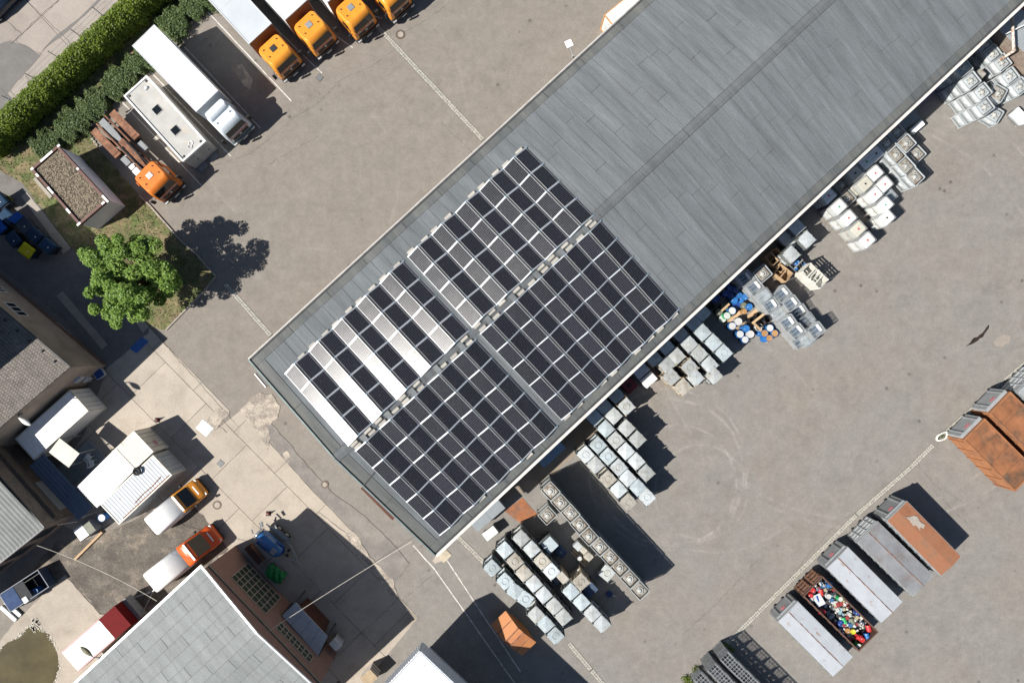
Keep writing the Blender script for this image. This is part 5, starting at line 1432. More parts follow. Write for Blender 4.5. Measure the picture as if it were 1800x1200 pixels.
for s in (-1,1):     # open door leaves swung out
    mb = MB(); y0, y1 = sorted((s*.06, s*(wo_/2-.02)))
    mb.box(-.10,-.03,y0,y1,.3,2.0); d_ = mb.build('end_door', RUSTB, ro)
    for i in range(3): MB().box(-.16,-.10,y0+.05,y1-.05,.5+.55*i,.62+.55*i).build('door_rail', RUST, d_)
    for i in range(2): MB().box(-.15,-.10,y0+.1+(y1-y0-.3)*i,y0+.2+(y1-y0-.3)*i,.32,1.98).build('door_rail', RUST, d_)
ORBODY = M('orange_container_body', (.27,.115,.05), .7, var=.2, col2=(.15,.08,.05), mixscale=1.2, mixlo=.5, mixhi=.7)
def tarpbox(c4, h, label):
    ne, nw, sw, se = c4
    r, L, w = rot_thing('roll_off_container', label, 'container', [nw, sw, se, ne], h, 'orange containers past the oval kerb')
    hw = w/2
    MB().box(0,L,-hw,hw,.15,h-.1).build('body', ORBODY, r)
    mb = MB()
    for s in (-1,1): mb.box(0,L,s*(hw-.06)-.07,s*(hw-.06)+.07,h-.098,h)
    for x in (.07,L-.07): mb.box(x-.07,x+.07,-hw+.13,hw-.13,h-.098,h-.003)
    mb.build('top_rail', ORBODY, r)
    n = 4
    for i in range(n):
        MB().box(.15+(L-.3)*i/n+.01,.15+(L-.3)*(i+1)/n-.01,-hw+.14,hw-.14,h-.1,h-.05).build('lid_panel', RORUST2, r)
    e = MB().box(-.3,-.002,-hw+.1,hw-.1,.4,h-.25).build('end_door', BODYG, r)
    MB().box(-.315,-.3,-.25,.25,h-.75,h-.45).build('danger_sticker', bpy.data.materials['sticker_red'], e)
    for yy in (-.8,.8): MB().box(-.36,-.3,yy-.05,yy+.05,.3,h-.2).build('door_bar', STEEL, e)
    for i in range(6):
        for s in (-1,1): MB().box(.3+(L-.6)*i/5-.05,.3+(L-.6)*i/5+.05,min(s*(hw+.001),s*(hw+.08)),max(s*(hw+.001),s*(hw+.08)),.2,h-.15).build('side_rib', ORBODY, r)
tarpbox([(1733,737),(1692,771),(1783,862),(1824,828)], 2.4, 'orange rusty-topped container next to the oval kerb')
tarpbox([(1778,690),(1737,724),(1830,815),(1871,781)], 2.4, 'orange rusty-topped container between its twin and the grey chained one')
rolloff([(1832,648),(1788,686),(1880,775),(1924,738)], 2.4, STEEL, BODYG, 'grey chained roll-off container beyond the orange pair', 'ladder')
# ------------------------------------------------------------------ orange tipping skip with two lids
cR = [Vector(G(600+x/4.5, 1000+y/4.5, h)) for x, y, h in ((1300,325,.9),(1185,435,.9),(1290,585,1.9),(1400,470,1.9),(1330,615,1.9),(1440,505,1.9),(1430,680,1.0),(1540,575,1.0))]
sk = thing('lidded_skip', 'orange skip with two sloping rusty lids below the tank rows', 'skip', (0,0,0))
ORS = M('skip_orange', (.44,.18,.065), .65, var=.1, scale=1, pos=True, col2=(.35,.14,.06), mixscale=1)
mid1 = lambda a, b: (a+b)/2
def v3(p, z): return (p.x, p.y, z)
zL, zT = .95, 1.75
prof = [(cR[1],cR[0],zL),(cR[2],cR[3],zT),(cR[4],cR[5],zT),(cR[6],cR[7],zL)]
mb = MB(); rings = [[v3(p,z) for p,_,z in prof]+[v3(prof[3][0]*.25+prof[2][0]*.75,.12), v3(prof[0][0]*.25+prof[1][0]*.75,.12)],
                    [v3(q,z) for _,q,z in prof]+[v3(prof[3][1]*.25+prof[2][1]*.75,.12), v3(prof[0][1]*.25+prof[1][1]*.75,.12)]]
mb.loft(rings,0,False); mb.build('tub', ORS, sk)
up = Vector((0,0,.012))
for i, nm in ((0,'lid'),(2,'lid')):
    a_, b_, z0_ = prof[i]; c_, d_, z1_ = prof[i+1]
    q = [Vector(v3(a_,z0_))+up, Vector(v3(b_,z0_))+up, Vector(v3(d_,z1_))+up, Vector(v3(c_,z1_))+up]
    if (q[1]-q[0]).cross(q[3]-q[0]).z < 0: q = q[::-1]
    l_ = MB().slab(q,.05).build(nm, ORS, sk)
    m1, m2 = (q[0]+q[3])/2, (q[1]+q[2])/2
    MB().beam(m1+Vector((0,0,.06)), m2+Vector((0,0,.06)), .07, .03).build('lid_rib', RUST, l_)
MB().beam(Vector(v3(prof[1][0],zT+.05)), Vector(v3(prof[1][1],zT+.05)), .1, .06).build('hinge', RUST, sk)
MB().beam(Vector(v3(prof[2][0],zT+.05)), Vector(v3(prof[2][1],zT+.05)), .1, .06).build('hinge', RUST, sk)
# ------------------------------------------------------------------ stacked waste boxes, tanks and IBCs
def lidmat(n, c, c2):
    return M(n, c, .55, .15, var=.14, scale=2.2, rand=.15, col2=c2, mixscale=1.3, mixlo=.46, mixhi=.66, fine=.10, fscale=12)
LIDS = [lidmat('lid_blue_grey', (.36,.415,.435), (.31,.345,.35)), lidmat('lid_grey', (.34,.36,.355), (.29,.285,.255)), lidmat('lid_pale', (.43,.465,.475), (.36,.37,.36)), lidmat('lid_beige', (.365,.345,.30), (.28,.25,.20))]
BODYS = M('waste_box_body', (.15,.165,.16), .6, .2, var=.2, rand=.15, col2=(.12,.085,.06), mixscale=2.2, mixlo=.6, mixhi=.75)
BODYC = M('beige_box_body', (.34,.28,.2), .65, .1, var=.15, rand=.1, col2=(.22,.13,.07), mixscale=2, mixlo=.55, mixhi=.7)
BW, BD, BH = 1.16, 1.12, 1.26
def make_box(lidm, bodym, name='waste_box', variant=0):
    r = bpy.data.objects.new(name, None); COL.objects.link(r)
    hw, hd = BW/2, BD/2
    mb = MB(); ring = lambda k, z: [(hw*k,hd*k,z),(-hw*k,hd*k,z),(-hw*k,-hd*k,z),(hw*k,-hd*k,z)]
    mb.loft([ring(.86,.14),ring(.9,.5),ring(.93,1.02)],0,False)
    for s in (-1,1):
        for i in (-.33,0,.33):
            mb.box(hw*i*1.0-.03,hw*i+.03,min(s*hd*.88,s*hd*.97),max(s*hd*.88,s*hd*.97),.15,1.0)
            mb.box(min(s*hw*.88,s*hw*.97),max(s*hw*.88,s*hw*.97),hd*i-.03,hd*i+.03,.15,1.0)
    mb.build('body', bodym, r)
    for s in (-1,1):
        for q in (-1,1):
            MB().box(s*hw*.95-.045,s*hw*.95+.045,q*hd*.95-.045,q*hd*.95+.045,0,1.18).build('corner_post', bodym, r)
    mb = MB(); k = .985; z0, z1 = 1.04, 1.10
    P = [(hw*k,hd*k),(-hw*k,hd*k),(-hw*k,-hd*k),(hw*k,-hd*k)]
    c = [p for a, b in zip(P, P[1:]+P[:1]) for p in (((a[0]*.935+b[0]*.065),(a[1]*.935+b[1]*.065)),((a[0]*.065+b[0]*.935),(a[1]*.065+b[1]*.935)))]
    n = len(c); apex = .07 if variant == 0 else .03
    v = [(x,y,z0) for x,y in c]+[(x,y,z1) for x,y in c]+[(x*.9,y*.9,z1+.012) for x,y in c]+[(0,0,z1+apex)]
    f = [(i,(i+1)%n,n+(i+1)%n,n+i) for i in range(n)]+[(n+i,n+(i+1)%n,2*n+(i+1)%n,2*n+i) for i in range(n)]+[(2*n+i,2*n+(i+1)%n,3*n) for i in range(n)]+[tuple(range(n-1,-1,-1))]
    mb.add(v, f); l_ = mb.build('lid', lidm, r)
    for s in (-1,1): MB().box(-.1,.1,min(s*hd*.97,s*hd*1.02),max(s*hd*.97,s*hd*1.02),.95,1.12).build('latch', STEEL, l_)
    if variant == 2:
        MB().torus((0,0,1.14),.28,.02,14,5).build('lid_ring', lidm, l_)
    return r
PROT = {}
def proto(key, fn):
    if key not in PROT:
        o = fn(); PROT[key] = [o, False]
    return PROT[key]
def put(key, fn, loc, rz, label, cat, group):
    p = proto(key, fn)
    if not p[1]:
        o = p[0]; p[1] = True; o.location = loc; o.rotation_euler = (0,0,rz); tag(o, label, cat, group); return o
    o = copy_tree(p[0], loc, rz, label, group); o['category'] = cat
    return o
bcount = 0
ORD = ['first','second','third','fourth','fifth','sixth','seventh','eighth','ninth','tenth']
def stack(px, py, n, rz, what, cat, group, keyfn, lh):
    """n equal things on top of each other, the top one seen at px,py; keyfn() -> (key, builder)"""
    x, y = G(px, py, n*lh*.97)
    for k in range(n):
        key, fn = keyfn()
        lv = '' if n == 1 else (', upper one' if k == n-1 else (', lowest one' if k == 0 else ', middle one'))
        put(key, fn, (x+random.uniform(-.015,.015), y+random.uniform(-.015,.015), k*lh), rz+random.uniform(-.02,.02), what+lv, cat, group)
def boxkey(lids=(0,1,2,3), bodym=None, var=(0,0,2)):
    def f():
        i = random.choice(lids); v = random.choice(var); b = bodym or BODYS
        return (('box', i, b.name, v), lambda: make_box(LIDS[i], b, 'waste_box', v))
    return f
def row(pts, conv, n, what, group, kf, lh=BH, rz=None, cat='waste box'):
    P = [conv(*p[:2]) for p in pts]
    a = rz if rz is not None else atan2(-(P[-1][1]-P[0][1]), P[-1][0]-P[0][0])
    for i, (p, q) in enumerate(zip(P, pts)):
        nn = q[2] if len(q) > 2 else n
        stack(p[0], p[1], nn, a, what.format(o=ORD[i]), cat, group, kf, lh)
Z1 = lambda x, y: (780+x/4, 820+y/4)
Z8 = lambda x, y: (840+x/5, 890+y/5)
Z2 = lambda x, y: (980+x/4, 600+y/4)
ZK = lambda x, y: (1090+x/6.667, 530+y/6.667)
ZP = lambda x, y: (1360+x/4, 160+y/4)
GB = 'stacked waste boxes on the south yard'
row([(125,545),(237,660)], Z8, 2, '{o} waste box stack from the setts in the orange skip row', GB, boxkey((0,2),None,(2,)))
row([(325,745),(420,815)], Z8, 2, '{o} middle waste box stack in the row beside the orange skip', GB, boxkey((0,2)))
row([(510,955),(597,1040),(682,1140)], Z8, 2, '{o} waste box stack past the gap in the orange skip row', GB, boxkey((0,1,2),None,(0,2)))
row([(237,385),(325,485),(405,590),(492,682),(580,780),(668,880),(752,975)], Z8, 2, '{o} waste box stack from the warehouse in the seven-stack row', GB, boxkey())
row([(380,282),(472,378),(562,480),(648,572)], Z8, 2, '{o} waste box stack from the warehouse behind the low blue case', GB, boxkey((1,3,2)))
row([(895,880),(970,955),(1045,1035),(1113,1108)], Z1, 2, '{o} waste box stack from the warehouse in the blue wheel row', GB, boxkey((0,2)))
row([(965,812)], Z1, 2, 'beige-lidded waste box beside the dark blue lid', GB, boxkey((3,),BODYC), rz=radians(-48))
row([(1150,752)], Z1, 1, 'single grey lidded box standing alone beside the domed tanks', GB, boxkey((1,),None,(2,)), rz=radians(-40))
row([(198,795),(268,868),(355,968),(430,1042),(500,1130)], Z2, 2, '{o} waste box stack from the warehouse beside the domed tank shadow', GB, boxkey((1,2,3)))
row([(285,730),(355,810),(430,885),(495,962),(568,1030),(632,1095)], Z2, 2, '{o} waste box stack from the warehouse, second row from tank shadow', GB, boxkey((0,2)))
row([(262,535),(340,615),(410,695),(482,773),(555,845),(625,925)], Z2, 2, '{o} waste box stack from the warehouse, third row from tank shadow', GB, boxkey((0,1,2)))
row([(325,455),(395,522),(485,610),(562,690)], Z2, 2, '{o} waste box stack from the warehouse, fourth row from tank shadow', GB, boxkey((1,3)))
row([(412,378),(485,458)], Z2, 2, '{o} framed waste box stack from the warehouse beside the red box', GB, boxkey((1,2),BODYC,(2,)))
row([(395,660),(548,740),(605,885),(745,1000)], ZK, 2, '{o} beige waste box stack from the warehouse beside flat white boxes', GB, boxkey((1,3),BODYC), rz=radians(-48))
row([(540,525),(668,638),(818,772),(885,895)], ZK, 2, '{o} waste box stack from the warehouse in the orange-sided row', GB, boxkey((1,2),BODYC), rz=radians(-47))
row([(700,372),(808,497),(930,612),(1052,738),(1105,868)], ZK, 2, '{o} waste box stack from the warehouse in the five-stack row', GB, boxkey((1,2)), rz=radians(-47))
row([(858,245),(970,362),(1095,482),(1220,602)], ZK, 2, '{o} pale blue waste box stack from the warehouse beside the drums', GB, boxkey((0,)), rz=radians(-46))
row([(968,128)], ZK, 2, 'pale blue lidded waste box under the eave beside the drums', GB, boxkey((0,)), rz=radians(-46))
Z3 = lambda x, y: (1230+x/5, 380+y/5)
row([(855,92),(945,205)], Z3, 2, '{o} pale lidded box stack from the warehouse beside white IBC totes', GB, boxkey((2,)), rz=radians(-47))
row([(810,335)], Z3, 2, 'white lidded box between the grey tub and the crate of blue cans', GB, boxkey((2,)), rz=radians(-47))

# domed tanks
TANKM = M('tank_steel', (.33,.345,.34), .5, .2, var=.15, rand=.12, col2=(.26,.22,.17), mixscale=1.6, mixlo=.52, mixhi=.7)
TANKTOP = M('tank_top', (.30,.29,.26), .6, .15, var=.2, rand=.15, col2=(.19,.15,.11), mixscale=2.5, mixlo=.45, mixhi=.62)
TANKP = M('tank_pale', (.40,.43,.44), .5, .15, var=.10, rand=.08)
LABELM = M('white_label', (.7,.66,.62), .6, var=.08)
LABELR = M('red_mark', (.5,.12,.11), .6)
def make_tank(h, bodym, topm, lab):
    r = bpy.data.objects.new('steel_tank', None); COL.objects.link(r)
    hw, hd = .6, .55
    MB().loft([rrect(-hw+.03,hw-.03,hd-.03,.13,.08),rrect(-hw+.03,hw-.03,hd-.03,h-.14,.08)]).build('body', bodym, r)
    MB().loft([rrect(-hw+.03,hw-.03,hd-.03,h-.138,.08),rrect(-hw+.2,hw-.2,hd-.18,h-.09,.1)]).build('top', topm, r)
    mb = MB()
    for s in (-1,1):
        mb.box(-hw,hw,s*hd-.03,s*hd+.03,h-.12,h); mb.box(s*hw-.03,s*hw+.03,-hd+.031,hd-.031,h-.12,h-.002)
        for q in (-1,1): mb.box(s*(hw+.0)-.035,s*hw+.035,q*hd-.035,q*hd+.035,0,h-.12)
        mb.box(-hw+.036,hw-.036,s*hd-.02,s*hd+.02,.1,.18); mb.box(s*hw-.02,s*hw+.02,-hd+.036,hd-.036,.1,.18)
    mb.build('frame', bodym, r)
    mb = MB(); mb.cyl(0,0,h-.1,h-.03,.29,16,0,.28); mb.cyl(0,0,h-.03,h+.01,.2,14,0,.08); d_ = mb.build('dome_lid', M('dome_lid', (.42,.42,.39), .5, .2, var=.12, rand=.1) if 'dome_lid' not in bpy.data.materials else bpy.data.materials['dome_lid'], r)
    for i in range(6):
        a = i*pi/3+.3; MB().box(-.035,.035,-.03,.03,0,.06).build('clamp', DARKSTEEL, d_, (.30*cos(a),.30*sin(a),h-.09), (0,0,a))
    if lab:
        for s in (-1,1):
            MB().box(-.13,.13,s*(hd-.028)-.006,s*(hd-.028)+.006,h*.52,h*.52+.2).build('label', LABELM, r)
            MB().box(s*(hw-.028)-.006,s*(hw-.028)+.006,-.13,.13,h*.52,h*.52+.2).build('label', LABELM, r)
    return r
GT = 'domed steel tanks'
kt = lambda h, b, t, lab, k: (lambda: (('tank',k), lambda: make_tank(h,b,t,lab)))
for i_, q in enumerate([(752,172),(822,252),(890,328),(955,408),(1022,488),(1098,562),(1172,637),(1238,712),(1308,788),(1378,868)]):
    p = Z1(*q); stack(p[0],p[1],2,radians(-47.6),ORD[i_]+' domed tank stack from the warehouse in the ten-stack row',"tank",GT,kt(1.48,TANKM,TANKTOP,False,'E'),1.48)
p = Z1(730,342); stack(p[0],p[1],2,radians(42),'rusty domed tank standing apart beside the steel plate','tank',GT,kt(1.1,TANKM,TANKTOP,False,'E1'),1.1)
for i_, (q, n_) in enumerate((((795,370),2),((862,450),2),((932,525),2),((995,602),2),((865,285),2))):
    p = ZP(*q); stack(p[0],p[1],n_,radians(-47),(ORD[i_]+' grimy domed tank stack from the warehouse beside white IBC totes' if i_ < 4 else 'grimy domed tank stack in shade beside the dark flat container'),'tank',GT,kt(1.15,TANKP,TANKTOP,True,'P'),1.15)
for q, n_ in (((935,368),2),):
    p = ZP(*q); stack(p[0],p[1],n_,radians(43),'grimy domed tank between the tank row and the white bench','tank',GT,kt(1.15,TANKP,TANKTOP,True,'P'),1.15)
p = ZP(1008,443); stack(p[0],p[1],1,radians(43),'single low domed tank standing off the tank row','tank',GT,kt(1.15,TANKP,TANKTOP,True,'P'),1.15)
for i_, q in enumerate(((480,655),(515,755))):
    p = ZP(*q); stack(p[0],p[1],1,radians(43),ORD[i_]+' dark domed tank from the warehouse between white IBC rows','tank',GT,kt(1.15,TANKM,TANKTOP,False,'PD'),1.15)
ZT = lambda x, y: (1640+x/7.06, 60+y/7.06)
for i_, q in enumerate(((370,420),(470,580),(610,720),(640,905))):
    p = ZT(*q); stack(p[0],p[1],3,radians(38),ORD[i_]+' pale tank triple stack from the warehouse','tank',GT,kt(1.1,TANKP,TANKP,True,'T'),1.1)
for i_, q in enumerate(((620,120),(740,240),(860,355),(960,520),(1085,650))):
    p = ZT(*q); stack(p[0],p[1],2,radians(38),ORD[i_]+' pale tank double stack from the warehouse along rubble wall','tank',GT,kt(1.1,TANKP,TANKP,True,'T'),1.1)
p = ZT(810,735); stack(p[0],p[1],2,radians(60),'pale tank with round lid wedged between tank stacks','tank',GT,kt(1.1,TANKP,TANKTOP,True,'T3'),1.1)
p = ZT(770,1000); stack(p[0],p[1],1,radians(60),'toppled-looking pale tank at the end of the triple stacks','tank',GT,kt(1.1,TANKP,TANKP,True,'T'),1.1)

# white IBC totes
IBCW = M('ibc_white', (.70,.71,.68), .4, var=.05, rand=.10, spec=.4)
IBCY = M('ibc_yellowed', (.48,.46,.38), .4, var=.08, rand=.06)
IBCC = M('ibc_clear', (.27,.30,.32), .3, var=.25, rand=.15, col2=(.2,.225,.24), mixscale=2.5)
CAGE = M('cage_tube', (.46,.48,.485), .4, .5, var=.1)
CAGED = M('cage_tube_dark', (.26,.275,.28), .5, .5, var=.15)
PALM = M('pallet_wood', (.34,.26,.17), .85, var=.2, rand=.1)
CAPS = [M('cap_red', (.42,.05,.05), .5), M('cap_green', (.03,.3,.18), .5), M('cap_black', (.015,.015,.015), .5)]
def cage_mesh(hx, hy, z0, z1, r_=.022, nx=5, nz=6):
    mb = MB()
    for k in range(nz+1):
        z = z0+(z1-z0)*k/nz
        for s in (-1,1):
            mb.tube((-hx,s*hy,z),(hx,s*hy,z),r_,4); mb.tube((s*hx,-hy,z),(s*hx,hy,z),r_,4)
    for k in range(nx+1):
        x = -hx+2*hx*k/nx; y = -hy+2*hy*k/nx
        for s in (-1,1):
            mb.tube((x,s*hy,z0),(x,s*hy,z1),r_,4)
            if 0 < k < nx: mb.tube((s*hx,y,z0),(s*hx,y,z1),r_,4)
    return mb
def pallet_mesh():
    mb = MB()
    for i in range(5): mb.box(-.6,.6,-.5+.2025*i,-.5+.2025*i+.15,.1,.13)
    for y in (-.45,0,.45): mb.box(-.6,.6,y-.05,y+.05,.0,.1)
    return mb
def make_ibc(bottle, cap, cut=False):
    r = bpy.data.objects.new('ibc_tote', None); COL.objects.link(r)
    pallet_mesh().build('pallet', PALM, r)
    zb = .72 if cut else 1.09
    bx_, by_ = (.545,.445) if cut else (.578,.478)
    MB().loft([rrect(-.52,.52,.42,.135,.1),rrect(-bx_,bx_,by_,.25,.1),rrect(-bx_,bx_,by_,zb-.07,.1),rrect(-.5,.5,.4,zb,.1)]).build('bottle', bottle, r)
    cage_mesh(.598,.498,.14,1.07).build('cage', CAGE, r)
    if cap is not None: MB().cyl(0,0,1.085,1.13,.085,12).build('cap', cap, r)
    mb = MB()
    for y in (-.16,.16): mb.box(-.598,.598,y-.02,y+.02,1.092,1.11)
    mb.build('top_bar', CAGE, r)
    if cut:
        MB().box(-.30,.24,-.32,.32,.715,.735).build('cut_opening_shade', M('cut_shadow_blue', (.10,.13,.17), .3) if 'cut_shadow_blue' not in bpy.data.materials else bpy.data.materials['cut_shadow_blue'], r)  # dark blue plate on the bottle paints the shade of a cut top
        MB().box(.26,.48,-.32,.32,.715,.79).build('cut_flap', WHITE, r)
    return r
GI = 'white IBC totes under the eave'
def ibckey(b, c, nm, cut=False): return lambda: (('ibc',nm,c,cut), lambda: make_ibc(b, None if c is None else CAPS[c], cut))
for i_, (q, c) in enumerate((((385,735),0),((460,815),1),((527,893),0),((597,970),0),((660,1048),0))):
    p = ZP(*q); stack(p[0],p[1],2,radians(42.5),ORD[i_]+' white IBC stack from the warehouse beside dark domed tanks','IBC tote',GI,ibckey(IBCW if q[0] != 597 else IBCY,c,'w' if q[0] != 597 else 'y'),1.15)
for i_, (q, c) in enumerate((((575,577),2),((645,653),2),((713,728),0),((785,800),1),((797,890),2))):
    p = ZP(*q); stack(p[0],p[1],2,radians(42.5),ORD[i_]+' white IBC stack from the warehouse in the middle IBC row','IBC tote',GI,ibckey(IBCW if c != 2 or q[0] > 700 else IBCY,c,'w' if c != 2 or q[0] > 700 else 'y'),1.15)
for i_, (q, c) in enumerate((((720,440),2),((652,497),1),((716,578),0),((782,655),0))):
    p = ZP(*q); stack(p[0],p[1],2,radians(42.5),ORD[i_]+' white IBC stack from the warehouse beside grimy domed tanks','IBC tote',GI,ibckey(IBCW,c,'w'),1.15)
p = ZP(812,742); stack(p[0],p[1],1,radians(42.5),'low blue-lidded IBC tote in the shade of a white one','IBC tote',GI,ibckey(IBCC,None,'c'),1.15)
GC = 'caged empty IBC totes by the drums'
for q, n_, cut in (((490,622),2,True),((570,702),2,False),((735,682),2,True),((632,782),2,True),((812,765),2,True),((885,835),1,True),((785,935),2,True),((862,1012),2,True),((955,915),1,False),((1032,1000),2,True),((885,1095),1,True),((700,865),1,False),((405,545),2,True),((960,1080),1,False)):
    p = Z3(*q); stack(p[0],p[1],n_,radians(38)+random.uniform(-.06,.06),'caged clear IBC '+('with cut-open top ' if cut else '')+'in the cage cluster','IBC tote',GC,ibckey(IBCC,None,'c',cut),1.15)
p = Z3(555,505); stack(p[0],p[1],2,radians(40),'small grimy domed tank beside the cage cluster','tank',GT,kt(1.1,TANKP,TANKTOP,False,'S'),1.1)

# empty cage racks at the south edge
def make_rack():
    r = bpy.data.objects.new('cage_rack', None); COL.objects.link(r)
    cage_mesh(.58,.48,.14,1.1,.022,6,6).build('cage', CAGED, r)
    mb = MB()
    for k in range(9): mb.tube((-.58,-.48+.12*k,.16),(.58,-.48+.12*k,.16),.022,4)
    for k in (0,4): mb.tube((-.58+.29*k,-.48,.16),(-.58+.29*k,.48,.16),.022,4)
    mb.build('floor_grid', CAGE, r); mb = MB()
    for k in range(5): mb.tube((-.58+.29*k,-.48,1.1),(-.58+.29*k,.48,1.1),.02,4)
    for k in range(4): mb.tube((-.58,-.40+.27*k,1.1),(.58,-.40+.27*k,1.1),.02,4)
    mb.build('top_grid', CAGE, r)
    mb = MB()
    for y in (-.42,0,.42): mb.box(-.58,.58,y-.06,y+.06,0,.13)
    mb.build('skids', DARKSTEEL, r)
    MB().box(-.16,.16,-.14,.14,.17,.2).build('name_plate', DARK, r)
    return r
ZC = lambda x, y: (1180+x/6.923, 1100+y/6.923)
for k in range(8):
    p = ZC(700+112*k, 420+112*k); stack(p[0],p[1],2,radians(-45),ORD[k]+' cage rack stack from the weeds in the row facing the pale container','cage','empty cage racks',lambda: (('rack',), make_rack),1.14)
for k in range(6):
    p = ZC(545+112*k, 560+112*k); stack(p[0],p[1],2,radians(-45),ORD[k]+' cage rack from the weeds in the middle rack row','cage','empty cage racks',lambda: (('rack',), make_rack),1.14)
for k in range(4):
    p = ZC(375+112*k, 670+112*k); stack(p[0],p[1],1,radians(-45),ORD[k]+' cage rack from the weeds in the low row along the kerb','cage','empty cage racks',lambda: (('rack',), make_rack),1.14)

# drums
def drum_mesh(h, r_, lidrim=True, open_=False):
    mb = MB(); n = 16
    prof = [(r_*.97,0),(r_,.03),(r_,h*.31),(r_*1.03,h*.33),(r_,h*.35),(r_,h*.64),(r_*1.03,h*.66),(r_,h*.68),(r_,h-.02),(r_*1.015,h)]
    if open_: prof += [(r_*.95,h),(r_*.94,h*.35)]
    else: prof += [(r_*.94,h),(r_*.93,h-.025)]
    mb.loft([[(rr*cos(2*pi*i/n),rr*sin(2*pi*i/n),z) for i in range(n)] for rr, z in prof],0,True,False)
    return mb, prof[-1]
DBLUE = M('drum_blue', (.02,.12,.33), .4, var=.12, rand=.15)
DNAVY = M('drum_navy', (.015,.05,.2), .45, var=.12, rand=.15)
DWHITE = M('drum_white_lid', (.45,.45,.44), .5, var=.12, rand=.08)
DBLACK = M('drum_black', (.012,.012,.014), .5, var=.2)
DGREEN = M('drum_green', (.03,.30,.10), .45, var=.15)
DORNG = M('drum_orange', (.33,.18,.07), .5, var=.2)
DRED = M('drum_red', (.40,.03,.03), .45, var=.15)
DOLIVE = M('drum_olive', (.12,.13,.09), .6, var=.2)
def make_drum(h, r_, bodym, topm, open_):
    r = bpy.data.objects.new('drum', None); COL.objects.link(r)
    mb, (rr, z) = drum_mesh(h, r_, True, open_); mb.build('shell', bodym, r)
    m2 = MB(); m2.cyl(0,0,z-.02,z,rr*.995,16); t_ = m2.build('lid' if not open_ else 'contents', topm, r)
    if not open_: MB().cyl(r_*.5,0,z,z+.02,.04,8).build('bung', DWHITE, t_)
    return r
ZB = lambda x, y: (1250+x/8.57, 470+y/8.57)
GD = 'drums beside the cage cluster'
dl = [(300,318,'navy','navy',.29,.9),(383,340,'navy','navy',.29,.9),(232,390,'navy','navy',.29,.9),(310,428,'navy','navy',.29,.9),(245,250,'navy','navy',.29,.9),(395,565,'navy','navy',.28,.6),(75,467,'navy','navy',.37,1.0),
 (428,420,'blue','blue',.29,.9),(515,443,'blue','blue',.29,.9),(358,497,'blue','blue',.29,.9),(450,497,'blue','blue',.27,.6),(585,592,'blue','blue',.29,.9),(745,985,'blue','blue',.28,.5),(815,1078,'blue','blue',.28,.5),(535,920,'blue','blue',.31,1.0),
 (185,325,'olive','olive',.27,.7),(500,570,'olive','olive',.27,.7),(20,578,'olive','black',.33,.7),(210,592,'olive','olive',.29,.9),(130,668,'olive','olive',.3,.9),
 (325,652,'blue','white',.33,1.05),(245,726,'green','white',.31,1.1),(180,772,'white','white',.31,.6),(418,815,'white','white',.33,.95),(325,882,'blue','white',.33,.95),(445,1005,'blue','white',.33,1.0),(600,1005,'white','white',.33,1.0),(520,1087,'blue','white',.31,.95),(895,912,'blue','white',.32,1.0),
 (735,732,'black','black',.3,.95),(640,802,'black','black',.3,.95),(862,772,'black','black',.31,1.0),(772,840,'black','black',.31,1.0),(735,900,'white','black',.32,.8),
 (815,992,'blue','orange',.31,1.0),(968,992,'blue','orange',.31,1.0),(887,1067,'blue','orange',.3,1.0),(503,662,'orange','orange',.24,.6)]
CM = {'navy':DNAVY,'blue':DBLUE,'olive':DOLIVE,'white':DWHITE,'green':DGREEN,'black':DBLACK,'orange':DORNG,'red':DRED}
LBL = {('navy','navy'):'dark blue drum standing in the shade under the eave',('blue','blue'):'bright blue drum near the cage cluster',('olive','olive'):'dull olive drum among the blue drums',('olive','black'):'dull drum with black top under the eave',
 ('blue','white'):'blue drum with white lid on the pallet group',('green','white'):'green and white drum on the pallet group',('white','white'):'white drum with white lid on the pallet group',('black','black'):'open black drum with pale rim by the plank',('white','black'):'white-rimmed black drum leaning beside open black drums',('blue','orange'):'blue drum with orange-stained top',('orange','orange'):'small ochre pail beside the blue drums'}
for x, y, b, t, r_, h in dl:
    p = ZB(x,y); gx_, gy_ = G(p[0],p[1],h+.12)
    opn = t == 'black'
    lab = LBL[(b,t)]
    if r_ > .35: lab = 'extra wide dark blue drum under the eave'
    elif b == 'blue' and t == 'blue' and h < .7: lab = 'short bright blue drum beside the taller drums'
    put(('drum',b,t,r_,h), (lambda b=b,t=t,r_=r_,h=h,opn=opn: make_drum(h,r_,CM[b] if not (b == 'black') else DBLACK,CM[t],opn)), (gx_,gy_,.0), random.uniform(0,6), lab, 'drum', GD)
WOODP = M('raw_wood', (.42,.29,.17), .85, var=.2, rand=.12, stretch=(1,8,8))
for i, (x, y, l, w_, a) in enumerate(((330,770,1.9,.28,42),(620,700,1.2,.36,40),(720,760,1.5,.2,38),(215,600,.9,.18,42),(700,900,.9,.2,-45))):
    p = ZB(x,y); z = .1 if i in (0,1) else 1.0
    gx_, gy_ = G(p[0],p[1],z)
    o = MB().cbox(0,0,0,l,w_,.05).build('plank', WOODP, None, (gx_,gy_,z), (0,0,radians(a)))
    tag(o, ['long bare plank on the ground between white-lidded drums','short pale board beside the ochre pail','plank lying across open black drums','short plank across dull drums under the eave','plank end tucked under open black drums'][i], 'plank', 'loose planks at the drums')
